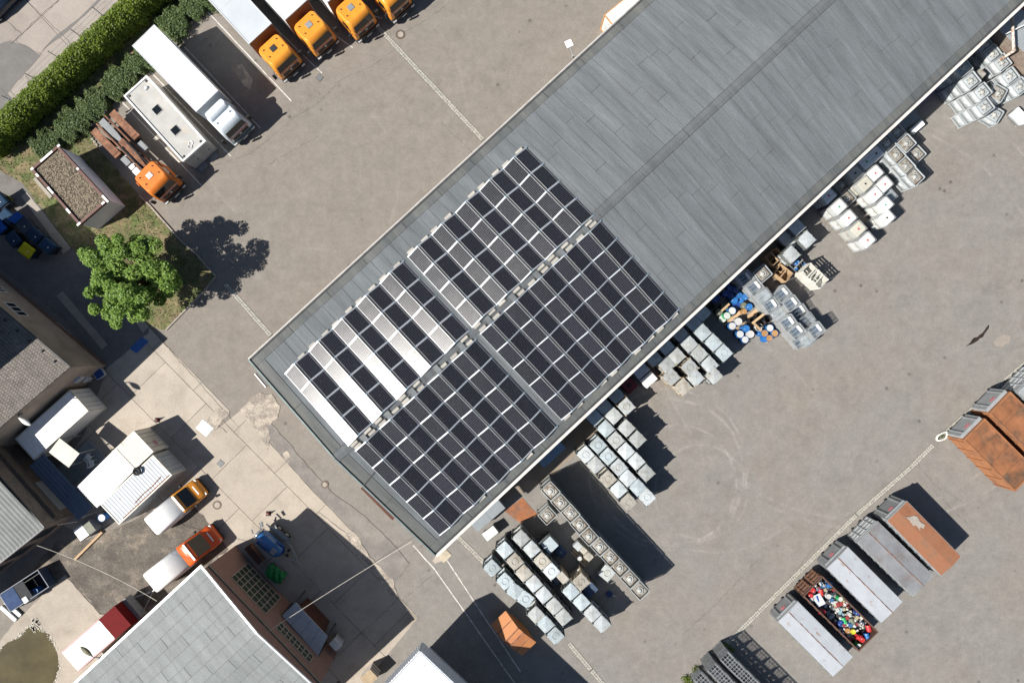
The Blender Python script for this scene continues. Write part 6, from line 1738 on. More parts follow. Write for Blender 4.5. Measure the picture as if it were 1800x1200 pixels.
for i, (x, y, a) in enumerate(((270,720,42),(380,860,45),(515,1000,45),(860,1010,40),(740,820,42))):
    p = ZB(x,y); r = thing('pallet', 'wooden pallet under the %s' % ['green and white drum group','pair of white-lidded drums','four blue and white drums','orange-stained drums','open black drums'][i], 'pallet', (*G(p[0],p[1],.05),0), radians(a), 'pallets under the drums')
    for k in range(5): MB().box(-.6,.6,-.5+.2125*k,-.5+.2125*k+.15,.08,.11).build('board', PALM, r)
    for y_ in (-.42,0,.42): MB().box(-.6,.6,y_-.05,y_+.05,0,.078).build('bearer', PALM, r)
# ------------------------------------------------------------------ crates, tubs and other yard things
def open_crate(px, py, h, L, w, rz, mat, label, slats=False, group='open crates beside the cage cluster', name='crate'):
    r = thing(name, label, 'crate', (*G(px,py,h),0), rz, group)
    MB().box(-L/2,L/2,-w/2,w/2,.1,.14).build('floor', mat, r)
    for s in (-1,1):
        if slats:
            for k in range(int(h/.28)):
                MB().box(-L/2,L/2,min(s*w/2,s*(w/2-.03)),max(s*w/2,s*(w/2-.03)),.16+.28*k,.16+.28*k+.17).build('slat', mat, r)
                MB().box(min(s*L/2,s*(L/2-.03)),max(s*L/2,s*(L/2-.03)),-w/2+.031,w/2-.031,.16+.28*k,.16+.28*k+.17).build('slat', mat, r)
        else:
            MB().box(-L/2,L/2,min(s*w/2,s*(w/2-.03)),max(s*w/2,s*(w/2-.03)),.14,h).build('side', mat, r)
            MB().box(min(s*L/2,s*(L/2-.03)),max(s*L/2,s*(L/2-.03)),-w/2+.031,w/2-.031,.14,h).build('side', mat, r)
        for q in (-1,1): MB().box(s*(L/2-.06)-.05,s*(L/2-.06)+.05,q*(w/2-.06)-.05,q*(w/2-.06)+.05,0,h+.01).build('corner_post', mat, r)
    MB().box(-.04,.04,-w/2+.03,w/2-.03,h-.1,h-.02).build('cross_bar', mat, r)
    return r
WW = M('white_crate', (.55,.54,.49), .6, var=.1)
open_crate(*Z3(985,492),2.1,1.25,1.1,radians(-44),WW,'tall white open-top frame crate beside the blue cans',True)
open_crate(*Z3(1052,552),2.1,1.25,1.1,radians(-44),WW,'tall white open-top frame crate casting a long frame shadow',True)
open_crate(*Z3(738,500),1.3,1.3,1.0,radians(-38),WOODP,'raw wooden open crate beside the cage cluster',False)
open_crate(*Z3(700,420),1.0,1.3,.9,radians(-42),WOODP,'raw wooden open crate between two other wooden crates',True)
open_crate(*Z3(660,355),1.4,1.3,1.0,radians(40),WOODP,'raw wooden crate half in the eave shade',False)
cr_ = open_crate(*Z3(870,420),1.1,1.35,1.15,radians(-45),STEEL,'steel mesh crate filled with blue and black cans',True)
cx_, cy_, _ = cr_.location
for k in range(16):
    u_, v_ = (k % 4-1.5)*.3, (k//4-1.5)*.26
    a = cr_.rotation_euler[2]; bl_ = k in (2,5,9,12,15)
    put(('can',bl_), (lambda bl_=bl_: make_drum(.5,.13,DBLUE if bl_ else DARK,DBLUE if bl_ else GREY,not bl_)), (cx_+u_*cos(a)-v_*sin(a), cy_+u_*sin(a)+v_*cos(a), .14+random.uniform(.3,.45)), random.uniform(0,6), ('blue' if bl_ else 'dark')+' can standing in the steel mesh crate', 'can', 'cans in the mesh crate')
# grey tub with raised rim
r = thing('storage_tub', 'grey rimmed tub half shaded by the eave', 'tub', (*G(*Z3(788,205),1.3),0), radians(-46))
MB().loft([rrect(-.65,.65,.55,.1,.08),rrect(-.7,.7,.6,1.28,.08)]).build('body', GREY, r)
mb = MB()
for s in (-1,1): mb.box(-.75,.75,s*.62-.04,s*.62+.04,1.22,1.36); mb.box(s*.72-.04,s*.72+.04,-.579,.579,1.22,1.355)
mb.build('rim', LIGHTGREY, r); MB().box(-.67,.67,-.57,.57,1.285,1.31).build('lid', LIDS[2], r)
# glassy white roll beside the pale boxes
o = MB().tube((*G(*Z3(870,240),.5),.4),(*G(*Z3(915,285),.5),.4),.35,14).build('film_roll', M('film_white', (.5,.53,.5), .15, var=.15)); tag(o, 'shiny pale film roll lying beside the pale lidded box', 'roll')
# single boxes by the hall's south corner
def simple_case(px, py, h, L, w, rz, bodym, lidm, label, cat='case', name='storage_case', handle=True, legs=False):
    r = thing(name, label, cat, (*G(px,py,h),0), rz)
    z0 = .12 if not legs else h*.55
    MB().loft([rrect(-L/2+.02,L/2-.02,w/2-.02,z0,.04),rrect(-L/2,L/2,w/2,h-.08,.04)]).build('body', bodym, r)
    MB().loft([rrect(-L/2-.02,L/2+.02,w/2+.02,h-.078,.05),rrect(-L/2+.03,L/2-.03,w/2-.03,h,.05)]).build('lid', lidm, r)
    for s in (-1,1):
        for q in (-1,1): MB().box(s*(L/2-.1)-.05,s*(L/2-.1)+.05,q*(w/2-.1)-.05,q*(w/2-.1)+.05,0,z0).build('foot', bodym, r)
    if handle: MB().box(-.08,.08,-.03,.03,h,h+.03).build('handle', LIGHTGREY, r)
    return r
simple_case(862,937,1.0,1.25,.8,radians(38),LIGHTGREY,WHITE_DIRTY,'white-topped table-like case standing by the setts','case',handle=False,legs=True)
simple_case(*Z1(825,602),.75,.85,.75,radians(-42),BLUEP,M('navy_lid',(.035,.06,.11),.5),'low dark blue case beside the open-lid box')
simple_case(*Z1(1030,865),1.6,1.1,.95,radians(42),DARKSTEEL,M('dark_blue_lid',(.05,.075,.12),.5),'box with dark blue flat lid beside the beige-lidded box',handle=False)
simple_case(*Z1(795,805),.9,.6,.5,radians(-48),DARKSTEEL,bpy.data.materials['dark_blue_lid'],'small dark blue box at the end of the four-stack row',handle=False)
simple_case(*Z1(835,778),2.0,1.0,.7,radians(-48),BODYC,LIDS[3],'beige-topped box leaning at the end of the four-stack row',handle=False)
ob = simple_case(*Z1(745,550),1.9,1.15,1.1,radians(-47),BODYS,LIDS[0],'grey box with its hinged lid standing open behind it',handle=False)
MB().slab([(-.58,-.55,1.9),(-.58,.55,1.9),(-.9,.5,2.5),(-.9,-.5,2.5)],.04).build('open_lid', BODYS, ob)
simple_case(*ZK(240,800),1.5,1.3,1.1,radians(42),LIGHTGREY,M('flat_pale_lid',(.40,.43,.46),.5),'flat pale box under the eave next to the dark red box',handle=False)
simple_case(*ZK(340,915),1.5,1.25,.9,radians(42),LIGHTGREY,WHITE_DIRTY,'flat white box in the sun next to the dark red box',handle=False)
rb = simple_case(*ZK(105,978),1.3,1.2,1.1,radians(-47),REDP,M('red_lid',(.14,.012,.014),.5),'dark red box with a black mark on its lid',handle=False)
mb = MB(); mb.cbox(0,0,1.3,.55,.14,.01,.4); mb.cbox(0,.0,1.3,.14,.5,.011,.4); mb.build('black_mark', BLACK, rb)
# pallet group in the middle
r = thing('pallet', 'pallet with pale bundles between the tank row and lidded boxes', 'pallet', (*G(*Z1(975,620),.1),0), radians(-45))
for k in range(5): MB().box(-.9,.9,-.6+.26*k,-.6+.26*k+.18,.09,.12).build('board', PALM, r)
for y_ in (-.5,0,.5): MB().box(-.9,.9,y_-.05,y_+.05,0,.088).build('bearer', PALM, r)
for i, (x, y, s_) in enumerate(((945,560,.62),(985,590,.5),(1020,632,.62))):
    simple_case(*Z1(x,y),1.0 if i != 1 else .9,s_*1.1,s_,radians(-45),TANKM,LIDS[3] if i else LIDS[2],['pale bundle box on the pallet by the tank row, nearest the plate','small bundle box in the middle of the pallet by the tank row','beige bundle box at the far end of the pallet by the tank row'][i],'box',handle=False)
o = put(('drum','pale'), lambda: make_drum(.5,.2,TANKM,DWHITE,False), (*G(*Z1(955,645),.6),.12), 0, 'small pale keg on the pallet by the tank row', 'drum', 'drums beside the cage cluster')
# blue valve wheel
r = thing('valve_wheel', 'blue wheel with grey lever lying in the tank shadow', 'wheel', (*G(*Z1(1165,892),.1),0), .4)
MB().torus((0,0,.12),.24,.05,18,6).build('rim', DNAVY, r); MB().cyl(0,0,.05,.18,.09,10).build('hub', DNAVY, r)
for k in range(4): MB().tube((0,0,.12),(.22*cos(k*pi/2),.22*sin(k*pi/2),.12),.03,5).build('spoke', DNAVY, r)
MB().tube((.2,-.2,.1),(.45,-.55,.06),.03,5).build('lever', LIGHTGREY, r)
# grey flat-topped containers tucked under the eave near the south corner
def low_cont(p0, p1, w, h, mat, label):
    a, b = Vector(G(*p0,h)), Vector(G(*p1,h)); d = b-a
    r = thing('low_container', label, 'container', (*a,0), atan2(d.y,d.x))
    MB().box(0,d.length,-w/2,w/2,.12,h-.06).build('body', mat, r); MB().box(-.03,d.length+.03,-w/2-.03,w/2+.03,h-.058,h).build('lid', mat, r)
    for x in (.3,d.length-.3): MB().box(x-.08,x+.08,-w/2+.05,w/2-.05,0,.12).build('skid', DARKSTEEL, r)
    MB().box(d.length*.5-.02,d.length*.5+.02,-w/2,w/2,h,h+.012).build('lid_seam', GREY, r)
low_cont((832,925),(880,884),1.1,1.6,M('slate_container',(.21,.235,.25),.55,.1,var=.08),'long slate-grey container tucked under the eave at the gable end')
low_cont((950,815),(988,780),.9,1.6,M('blue_grey_container',(.16,.23,.31),.5,.1,var=.08),'blue-grey container mostly hidden under the eave beside the panels')
low_cont(ZP(900,235),ZP(1010,160),.9,1.2,bpy.data.materials['slate_container'],'dark flat container under the eave beside the white bench')
wb = simple_case(*ZP(1012,252),.85,1.35,.55,radians(40),LIGHTGREY,WHITE,'white bench-like case with dark end beside the domed tanks','case',handle=False,legs=True)
o = thing('tarpaulin_stack', 'deep blue tarpaulin bundle under the eave beside pale tanks', 'tarpaulin', (*G(1636,155,1.2),0), radians(43))
MB().loft([rrect(-1.3,1.3,.5,0,.2),rrect(-1.2,1.2,.45,.8,.25),rrect(-.9,.9,.3,1.15,.2)]).build('sheet', M('deep_blue_tarp',(.01,.02,.42),.45,var=.15), o)
MB().tube((.3,-.2,1.17),(.6,-.2,1.1),.06,6).build('tie', WHITE, o)
simple_case(*ZT(600,490),2.6,.7,.6,radians(-40),TANKM,TANKTOP,'small rimmed box wedged between pale tank stacks','box',handle=False)
simple_case(1795,203,.9,1.4,.8,radians(-45),LIGHTGREY,WHITE,'white bench-like case at the yard end of the rubble wall','case',handle=False)
# low things under the eave at K rows are boxes already; white loops of hose round a planter
r = thing('oval_kerb', 'white painted oval kerb ring with a tuft of weed inside', 'kerb', (*G(1655,766),0), radians(28))
mb = MB()
pts = [(.55*cos(t)+.0+(.05*sin(3*t)), .27*sin(t)+.03*cos(2*t), .1) for t in np.linspace(0,2*pi,26)]
mb.path(pts,.095,8); mb.build('ring', M('white_kerb', (.60,.57,.52), .8, var=.15), r)
Cw = np.column_stack([rng.normal(size=(70,2))*np.array([.17,.07]), rng.uniform(.02,.15,70)])
link('weed', fastmesh('kerb_weed', leaves(Cw,.11,.3,.4), 4, SHRUB), r)

# contents of the open container
cx_, cy_ = ro.location.x, ro.location.y; ra = ro.rotation_euler[2]
def inco(u_, v_): return (cx_+u_*cos(ra)-v_*sin(ra), cy_+u_*sin(ra)+v_*cos(ra))
Z6 = lambda x, y: (1320+x/3.2425, 830+y/3.2425)
junk = MB(); cols = [M('junk_%d' % i, c, .5, var=.2) for i, c in enumerate([(.45,.45,.42),(.33,.28,.18),(.04,.11,.24),(.25,.04,.04),(.05,.05,.05),(.2,.3,.34),(.4,.34,.1),(.25,.25,.25)])]
for i in range(460):
    u_, v_ = random.uniform(.15,Lo-.15), random.uniform(-wo_/2+.12,wo_/2-.12); x, y = inco(u_, v_)
    z = 1.25+.25*sin(u_*1.7)+random.uniform(-.15,.15); s_ = random.uniform(.08,.32); m_ = random.choice([0,0,0,0,1,1,2,3,4,5,7,7,0,4])
    if random.random() < .5: junk.cbox(x,y,z,s_*random.uniform(.8,1.6),s_,s_*random.uniform(.4,1),random.uniform(0,3),m_)
    else: junk.tube((x,y,z+.05),(x+random.uniform(-.15,.15),y+random.uniform(-.15,.15),z+random.uniform(.05,.2)),s_*.45,8,m_)
o = junk.build('scrap_heap', cols); tag(o, 'heap of small mixed scrap and empty packaging in the open container', 'scrap', kind='stuff')
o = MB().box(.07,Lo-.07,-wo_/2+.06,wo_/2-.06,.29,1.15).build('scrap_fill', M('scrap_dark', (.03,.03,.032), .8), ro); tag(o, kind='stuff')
dj = [(350,670,'red',0),(338,702,'red',0),(400,665,'red',1),(430,648,'blue',1),(508,720,'green',0),(525,825,'green',1),(570,830,'olive',1),(550,900,'orange',0),(580,905,'yellow',0),(660,915,'blue',1),(600,935,'red',1),(632,952,'red',0),(612,987,'green',0),(670,870,'red',1),(388,792,'red',1),(500,875,'navy',1),(605,800,'navy',0),(440,705,'white',0),(375,700,'navy',1)]
CM['yellow'] = M('drum_yellow', (.45,.42,.03), .5)
for x, y, c, lie in dj:
    p = Z6(x,y); gx_, gy_ = G(p[0],p[1],1.75)
    o = put(('jd',c), (lambda c=c: make_drum(.55,.22,CM[c],CM['white'] if c == 'green' else CM[c],False)), (gx_,gy_,1.3), random.uniform(0,6), '%s drum %s in the open brown container' % ({'navy':'dark blue','olive':'moss green'}.get(c,c), 'lying on the scrap' if lie else 'standing on the scrap'), 'drum', 'drums in the open container')
    if lie: o.rotation_euler = (radians(90),0,random.uniform(0,3)); o.location = (gx_,gy_,1.62)
p = Z6(385,725); o = MB().slab([(-.5,-.35,0),(.5,-.35,.08),(.5,.35,.16),(-.5,.35,.1)],.03).build('sheet_metal', LIGHTGREY, None, (*G(*p,1.75),1.72), (0,0,radians(-60))); tag(o, 'bent pale metal sheet on the scrap in the open container', 'sheet metal')

# ------------------------------------------------------------------ west side small things
# blue tank trailer
a = ang_px((458,930),(505,972)); x, y = G(480,952,.9)
t = thing('tank_trailer', 'blue vacuum tank trailer with twin wheels and hoses', 'trailer', (x,y,0), radians(-42)); t.scale = (1.15,1.15,1.15)
TB = M('tank_blue', (.03,.12,.30), .25, var=.1, coat=.5); CHR = M('chrome_end', (.55,.58,.6), .2, .8, var=.05)
mb = MB(); n = 18
for_r = [(-1.15,.2),(-1.05,.45),(-.85,.55),(.75,.55),(.95,.45),(1.05,.2)]
mb.loft([[(xx,rr*cos(2*pi*i/n)-.1,1.05+rr*sin(2*pi*i/n)) for i in range(n)] for xx, rr in for_r],0); mb.build('tank', TB, t)
mb = MB(); mb.loft([[(xx,rr*cos(2*pi*i/n)-.1,1.05+rr*sin(2*pi*i/n)) for i in range(n)] for xx, rr in ((-1.4,.15),(-1.3,.42),(-1.12,.52))],0); mb.build('tank_end', CHR, t)
mb = MB()
for s in (-1,1): mb.beam((-1.3,s*.55,.48),(1.2,s*.55,.48),.09,.1); mb.tube((1.2,s*.55,.48),(2.4,0,.5),.045,6)
mb.tube((2.4,0,.5),(2.7,0,.5),.05,6); mb.build('frame', STEEL, t)
for s in (-1,1):
    for xx in (-.35,.4): wheel(t, xx, s*.85, .33, .2)
    mb = MB(); mb.loft([[(-.85,s*.85-.15,.45),(-.85,s*.85+.15,.45),(-.85,s*.85+.15,.5),(-.85,s*.85-.15,.5)],[(-.6,s*.85-.15,.75),(-.6,s*.85+.15,.75),(-.6,s*.85+.15,.8),(-.6,s*.85-.15,.8)],[(.65,s*.85-.15,.75),(.65,s*.85+.15,.75),(.65,s*.85+.15,.8),(.65,s*.85-.15,.8)],[(.9,s*.85-.15,.45),(.9,s*.85+.15,.45),(.9,s*.85+.15,.5),(.9,s*.85-.15,.5)]],0,False) if s > 0 else None
    if s > 0: mb.build('mudguard', GREY, t)
mb = MB(); mb.path([(-.9,-.62,1.3),(-.2,-.75,1.0),(.6,-.72,.9),(1.05,-.4,.95),(1.1,.1,1.0),(.9,.45,1.2),(.2,.5,1.5)],.06,6); mb.build('hose', DNAVY, t)
mb = MB(); mb.box(.35,.75,-.35,.05,1.5,1.68); mb.build('hatch', GREY, t)
mb = MB(); mb.tube((-1.3,.3,1.2),(-1.7,.5,1.0),.05,6); mb.tube((-1.5,-.3,1.3),(-1.75,-.1,1.4),.05,6); mb.tube((-1.3,.55,1.3),(-1.6,.75,1.2),.08,6); mb.build('valve', CHR, t)
for xx, yy in ((1.3,.25),(1.45,-.1)): MB().box(xx-.1,xx+.1,yy-.08,yy+.08,.53,.72).build('pump_block', DARK, t)
# green tarp over a handcart, rusty trough
x, y = G(484,1008,.5)
g_ = thing('tarp_heap', 'crumpled green tarpaulin heaped on a cart by the workshop wall', 'tarpaulin', (x,y,0), radians(-35))
mb = MB(); nx_, ny_ = 16, 12; v = []
for j in range(ny_+1):
    for i in range(nx_+1):
        u_, w_ = i/nx_*2-1, j/ny_*2-1; rr = max(0,1-(u_*u_+w_*w_)*.62)
        v.append((u_*.85+random.uniform(-.04,.04), w_*.6+random.uniform(-.04,.04), .35+.5*rr**.6+.10*sin(u_*9+w_*4)*rr+random.uniform(-.06,.06)))
mb.add(v,[(j*(nx_+1)+i,j*(nx_+1)+i+1,(j+1)*(nx_+1)+i+1,(j+1)*(nx_+1)+i) for j in range(ny_) for i in range(nx_)],0,False)
mb.build('tarpaulin', M('green_tarp', (.015,.19,.05), .5, var=.2), g_)
MB().box(-.8,.8,-.5,.5,.3,.38).build('cart_bed', PALM, g_)
for xx in (-.6,.6):
    for yy in (-.42,.42): MB().tube((xx,yy-.05,.16),(xx,yy+.05,.16),.16,10).build('cart_wheel', TYRE, g_)
o = thing('rusty_trough', 'long rust-brown trough along the workshop gable', 'trough', (*G(446,975,.7),0), ang_px((432,972),(458,1002)))
MB().box(-.95,.95,-.3,.3,.1,.68).build('body', RUST, o); MB().box(-.9,.9,-.25,.25,.68,.70).build('lid', DOORB, o)
for xx in (-.7,.7): MB().box(xx-.06,xx+.06,-.3,.3,0,.1).build('foot', RUST, o)
simple_case(589,1133,1.3,.7,.9,radians(43),LIGHTGREY,WHITE_DIRTY,'white cabinet at the far corner of the brick gable','cabinet',name='cabinet',handle=False)
# traffic cones
for (px, py), lab in (((472,902),'red and white traffic cone beside the blue tank trailer'),((277,738),'small red traffic cone on the slabs near the cream container')):
    r = thing('traffic_cone', lab, 'cone', (*G(px,py),.03), 0); MB().box(-.2,.2,-.2,.2,0,.04).build('base', BLACK, r)
    MB().cyl(0,0,.04,.3,.15,12,0,.1).build('cone', DRED, r); MB().cyl(0,0,.302,.46,.099,12,0,.06).build('reflective_band', WHITE, r); MB().cyl(0,0,.462,.66,.059,12,0,.025).build('tip', DRED, r)
# manholes, gullies and hatches
def manhole(px, py, r_, label, z=.0):
    t = thing('manhole_cover', label, 'manhole', (*G(px,py),z))
    mb = MB(); mb.cyl(0,0,0,.012,r_,20); mb.build('frame', M('iron_frame',(.12,.09,.07),.7,.3,var=.2) if 'iron_frame' not in bpy.data.materials else bpy.data.materials['iron_frame'], t)
    mb = MB(); mb.cyl(0,0,.012,.022,r_*.62,18); mb.build('lid', CONCRETE, t)
manhole(704,61,.42,'round manhole cover in the asphalt beside the sett strip'); manhole(382,887,.4,'round manhole cover in front of the smaller van',.03)
manhole(571,851,.33,'broken round manhole cover in the patched strip by the hall',.034)
for (px, py, z, lab) in ((562,137,.0,'square iron gully grate by the orange-cab lorries'),(388,814,.03,'square iron gully grate among the concrete slabs')):
    t = thing('gully_grate', lab, 'drain', (*G(px,py),z), radians(-40)); MB().box(-.26,.26,-.26,.26,0,.012).build('frame', DARKSTEEL, t)
    for k in range(5): MB().box(-.22,.22,-.2+.09*k,-.2+.09*k+.05,.012,.022).build('bar', GREY, t)
t = thing('floor_hatch', 'pale square steel hatch in the concrete slabs', 'hatch', (*G(360,752),.03), radians(-40)); MB().box(-.6,.6,-.5,.5,0,.02).build('frame', STEEL, t); MB().box(-.54,.54,-.44,.44,.02,.03).build('lid', LIGHTGREY, t)
o = sheet('blue_cover', px_poly([(228,612),(250,592),(262,600),(240,621)]), .045, BLUEP, None, .02); tag(o, 'flat blue cover sheet on the shaded path end', 'cover')
# bins
BINB = M('bin_body_blue', (.012,.025,.05), .55, var=.15, rand=.2); BINL = M('bin_lid_blue', (.018,.04,.075), .85, var=.1, rand=.2, spec=.15)
def make_bin(lidm, open_=False):
    r = bpy.data.objects.new('wheeled_bin', None); COL.objects.link(r)
    MB().loft([rrect(-.5,.5,.4,.2,.06),rrect(-.58,.58,.48,1.0,.06),rrect(-.62,.62,.52,1.14,.05)]).build('body', BINB, r)
    for s in (-1,1):
        for q in (-1,1): MB().tube((s*.4,q*.32-.04,.1),(s*.4,q*.32+.04,.1),.1,10).build('castor', TYRE, r)
    if open_: MB().slab([(-.6,-.5,1.15),(-.6,.5,1.15),(-1.0,.5,1.6),(-1.0,-.5,1.6)],.05).build('lid', lidm, r)
    else:
        MB().loft([rrect(-.63,.63,.53,1.145,.05),rrect(-.6,.6,.5,1.22,.08),rrect(-.45,.45,.36,1.30,.1)]).build('lid', lidm, r)
    MB().tube((.66,-.4,1.05),(.66,.4,1.05),.025,5).build('handle', BINB, r)
    MB().box(.2,.27,-.06,.04,1.30,1.31).build('sticker', LABELM, r)
    return r
YEL = M('bin_lid_yellow', (.42,.36,.012), .8, var=.06, spec=.15); BLU2 = M('bin_lid_royal', (.015,.07,.30), .8, spec=.15)
ZN = lambda x, y: (x/6, 280+y/6)
for i, (x, y, k) in enumerate(((70,600,0),(245,690,1),(358,800,0),(492,912,0),(135,840,0),(276,960,2),(-25,705,3),(-10,430,0))):
    p = ZN(x,y); m_, op = ((BINL,False),(BLU2,True),(YEL,False),(BLU2,False))[k]
    put(('bin',k), (lambda m_=m_,op=op: make_bin(m_,op)), (*G(p[0],p[1],1.25),.03), radians(-45+random.uniform(-8,8)), [{70:'dark blue wheeled bin next to the royal blue closed lid',358:'dark blue wheeled bin touching the flipped-lid bin',492:'dark blue wheeled bin at the kerb end of the bin row',135:'dark blue wheeled bin touching the yellow-lidded bin','x':''}.get(x,'dark blue wheeled bin by the small yellow board'),'wheeled bin with its royal blue lid flipped open','yellow-lidded wheeled bin on the shaded path','wheeled bin with closed royal blue lid'][k], 'bin', 'wheeled bins on the path')
r = thing('warning_board', 'small yellow board leaning by the bins', 'board', (*G(15,348,.5),.03), radians(-20)); MB().slab([(-.3,-.15,.3),(.3,-.15,.3),(.3,.15,.7),(-.3,.15,.7)],.03).build('panel', YEL, r); MB().tube((-.3,0,0),(-.3,0,.6),.02,5).build('leg', DARK, r); MB().tube((.3,0,0),(.3,0,.6),.02,5).build('leg', DARK, r)
# wash tub by the house corner
r = thing('plastic_tub', 'blue and white plastic tub at the corner of the rendered house', 'tub', (*G(174,657,.6),.03), .6)
mb = MB(); mb.loft([rrect(-.35,.35,.3,0,.12),rrect(-.45,.45,.4,.6,.14)]); mb.build('body', LIGHTGREY, r); MB().loft([rrect(-.38,.38,.33,.601,.12),rrect(-.34,.34,.28,.62,.12)]).build('water', DNAVY, r)
simple_case(147,665,1.2,.6,.5,radians(42),LIGHTGREY,WHITE_DIRTY,'pale cabinet on the wall side of the plastic tub','cabinet',name='cabinet',handle=False)
# skip and totes at the works building wall
r = thing('scrap_skip', 'dark blue open skip with drums beside the works wall', 'skip', (*G(42,1038,1.2),0), radians(33))
for q in ((-2.0,2.0,-.9,-.84),(-2.0,2.0,.84,.9),(-2.0,-1.94,-.839,.839),(1.94,2.0,-.839,.839)): MB().box(*q,.15,1.2).build('side', M('skip_blue',(.035,.06,.11),.5,var=.2) if 'skip_blue' not in bpy.data.materials else bpy.data.materials['skip_blue'], r)
MB().box(-1.93,1.93,-.83,.83,.1,.2).build('floor', DARK, r); MB().box(-1.9,-.6,-.8,.8,1.2,1.24).build('lid', M('skip_lid_shade',(.045,.07,.14),.9,spec=.1), r)  # lid blue darkened to stand in for the works building's shadow
MB().box(-.55,.4,-.8,.8,1.2,1.235).build('lid', M('skip_lid_shade_grey',(.05,.052,.055),.9,spec=.1), r)  # grey lid also darkened, shade put into its colour
simple_case(44,1054,1.3,.5,.55,radians(33),LIGHTGREY,LIGHTGREY,'white canister box beside the dark blue skip','canister')
put(('drum','blue','blue',.29,.9), lambda: make_drum(.9,.29,DBLUE,DBLUE,False), (*G(60,1040,1.0),.03), 0, 'blue drum beside the white canister at the skip', 'drum', 'drums beside the works wall')
put(('drum','wt'), lambda: make_drum(.9,.27,DWHITE,DWHITE,False), (*G(55,1043,1.0),.03), 0, 'white-topped drum beside the white canister at the skip', 'drum', 'drums beside the works wall')
for i, px in enumerate((14,22)):
    o = MB().box(-.9,.9,-.16,.16,0,.16).build('steel_channel', LIGHTGREY, None, (*G(px,1078-8*i,.2),.05), (0,0,radians(-42))); tag(o, ['pale steel channel beside the puddle, nearer the skip','pale steel channel beside the puddle, nearer the frame edge wall'][1-i], 'channel')
o = MB().box(-1.7,1.7,-.1,.1,0,.2).build('timber_beam', WOODP, None, (*G(155,959,.2),.03), (0,0,radians(45))); tag(o, 'long pale timber beam at the edge of the gravel', 'beam')
r = thing('pump_box', 'white-lidded pump box beside the blue drum by the lean-to', 'box', (*G(148,932,1.2),.03), radians(36))
MB().box(-.8,.8,-.55,.55,.1,1.1).build('body', GREY, r); MB().box(-.8,.1,-.55,.55,1.1,1.16).build('lid', WHITE, r); MB().box(.12,.8,-.5,.5,1.1,1.14).build('mesh_top', DOLIVE, r)
for xx in (-.6,.6): MB().box(xx-.1,xx+.1,-.5,.5,0,.1).build('skid', DARK, r)
put(('drum','bw'), lambda: make_drum(.95,.33,DBLUE,DWHITE,False), (*G(178,910,1.0),.03), 0, 'blue drum with pale lid between container and pump box', 'drum', 'drums beside the works wall')
# street lamps
LAMPW = M('lamp_cap', (.58,.58,.54), .5, var=.1); LAMPD = M('lamp_cap_mossy', (.10,.095,.05), .6, var=.3)
def lamp(head, root, h, hr, label, mat, z_root):
    a, b = Vector((*G(*root,hr),z_root)), Vector((*G(*head,h),h)); d = b-a; d2 = Vector((d.x,d.y)).normalized()
    r = thing('wall_lamp', label, 'lamp', (a.x,a.y,0), atan2(d2.y,d2.x)); L = Vector((d.x,d.y)).length
    mb = MB(); mb.tube((0,0,z_root),(L*.35,0,h+.05),.04,6); mb.build('arm', STEEL, r)
    mb = MB(); rings = []
    for i in range(9):
        t_ = i/8; w_ = .05+.24*sin(pi*min(1,t_**.8))*t_**.5 if t_ < .99 else .03
        xx = L*.35+(L*.65+.45)*t_; rings.append([(xx, w_*cos(2*pi*k/10), h+.6*w_*sin(2*pi*k/10)) for k in range(10)])
    mb.loft(rings,0); mb.build('head', mat, r)
    MB().box(-.05,.05,-.1,.1,z_root-.2,z_root+.2).build('bracket', DARKSTEEL, r)
lamp((46,742),(36,728),5.85,5.2,'white drop-shaped wall lamp on the rendered house','' or LAMPW,5.2)
lamp((149,1142),(176,1155),7.0,6.6,'dark drop-shaped wall lamp over the white trailer',LAMPD,6.6)
r = thing('flood_lamp', 'white square flood lamp on a bracket at the warehouse eave', 'lamp', (*G(1008,97,6),0), radians(115))
MB().tube((0,0,5.7),(.7,0,6.2),.04,6).build('arm', STEEL, r); MB().box(.6,1.15,-.26,.26,6.15,6.28).build('head', WHITE, r); MB().box(-.05,.05,-.1,.1,5.5,5.9).build('bracket', STEEL, r)
# overhead cables
def cable(p, q, hp, hq, sag, label):
    a, b = Vector((*G(*p,hp),hp)), Vector((*G(*q,hq),hq))
    pts = [a.lerp(b,i/20)-Vector((0,0,sag*4*(i/20)*(1-i/20))) for i in range(21)]
    o = MB().path(pts,.016,5).build('overhead_cable', M('cable_white',(.62,.58,.48),.6) if 'cable_white' not in bpy.data.materials else bpy.data.materials['cable_white']); tag(o, label, 'cable')
cable((724,951),(470,1110),5.2,6.2,.5,'white overhead cable from the warehouse corner to the brick gable')
cable((65,958),(276,1056),5.0,6.3,.5,'white overhead cable from the works wall to the workshop gutter')
cable((102,922),(135,917),4.8,2.6,.1,'short white cable from the works roof to the lean-to')
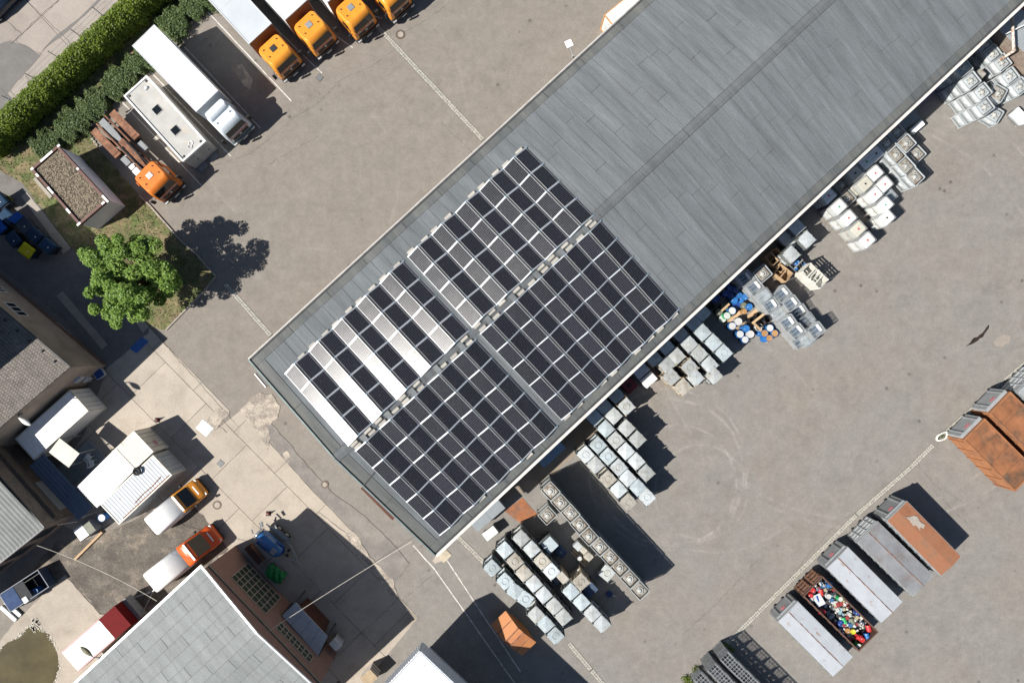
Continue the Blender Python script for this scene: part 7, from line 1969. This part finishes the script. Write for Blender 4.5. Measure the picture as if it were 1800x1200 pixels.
# container behind the hall at the north edge
r, L, w = rot_thing('freight_container', 'weathered beige container partly hidden behind the warehouse eave', 'container', [(1140,-38),(1061,27),(1090,60),(1170,-5)], 2.6)
corrug_box(L,w,2.6).build('body', CONTC, r); frame_box(L,w,2.6).build('corner_frame', M('orange_edge',(.4,.2,.08),.7), r)
MB().box(.1,L-.1,-w/2+.1,w/2-.1,2.6,2.62).build('roof', WHITE_DIRTY, r); mb = MB(); mb.box(L,L+.25,-.5,.5,1.2,2.0); mb.build('cooler_unit', LIGHTGREY, r)
# pallet stack by the white canopy
r = thing('pallet_stack', 'stack of pale crates beside the white canopy wall', 'pallets', (*G(648,1192,1.5),0), radians(43))
for k in range(7): MB().box(-.6,.6,-.5,.5,.02+.21*k,.02+.21*k+.15).build('crate_layer', WHITE_DIRTY if k % 2 else PALM, r)
# fence rails beside the hedge
for i, (px, py) in enumerate(((189,35),(152,73),(113,110),(74,148),(34,186))):
    o = MB().tube((*G(px-5,py-5,0),0),(*G(px-5,py-5,0),1.75),.035,6).build('fence_post', DARKSTEEL); tag(o, 'thin dark fence post on the road side of the hedge', 'post', 'fence posts along the hedge')
r = thing('wire_fence', 'thin wire strands on the posts along the hedge', 'fence', (0,0,0))
for k in range(3):
    a, b = G(220,0), G(-6,216)
    MB().tube((a[0],a[1],.5+.5*k),(b[0],b[1],.5+.5*k),.012,4).build('wire', STEEL, r)
r = thing('parked_car', 'dark car corner parked on the old concrete road', 'car', (*G(-6,-6,1.2),0), radians(45))
def carring(x, hw, zt, zb=.3): return [(x,hw,zb),(x,hw,zb+.35),(x,hw*.85,zt),(x,-hw*.85,zt),(x,-hw,zb+.35),(x,-hw,zb)]
MB().loft([carring(-2.1,.75,.7),carring(-1.7,.88,.95),carring(-1.2,.9,1.4),carring(.5,.9,1.42),carring(1.2,.9,.98),carring(2.0,.85,.85),carring(2.2,.7,.6)],0,True).build('body', M('car_navy',(.012,.02,.04),.25,coat=.5), r)
for s in (-1,1):
    for xx in (-1.35,1.4): wheel(r, xx, s*.78, .32, .2)
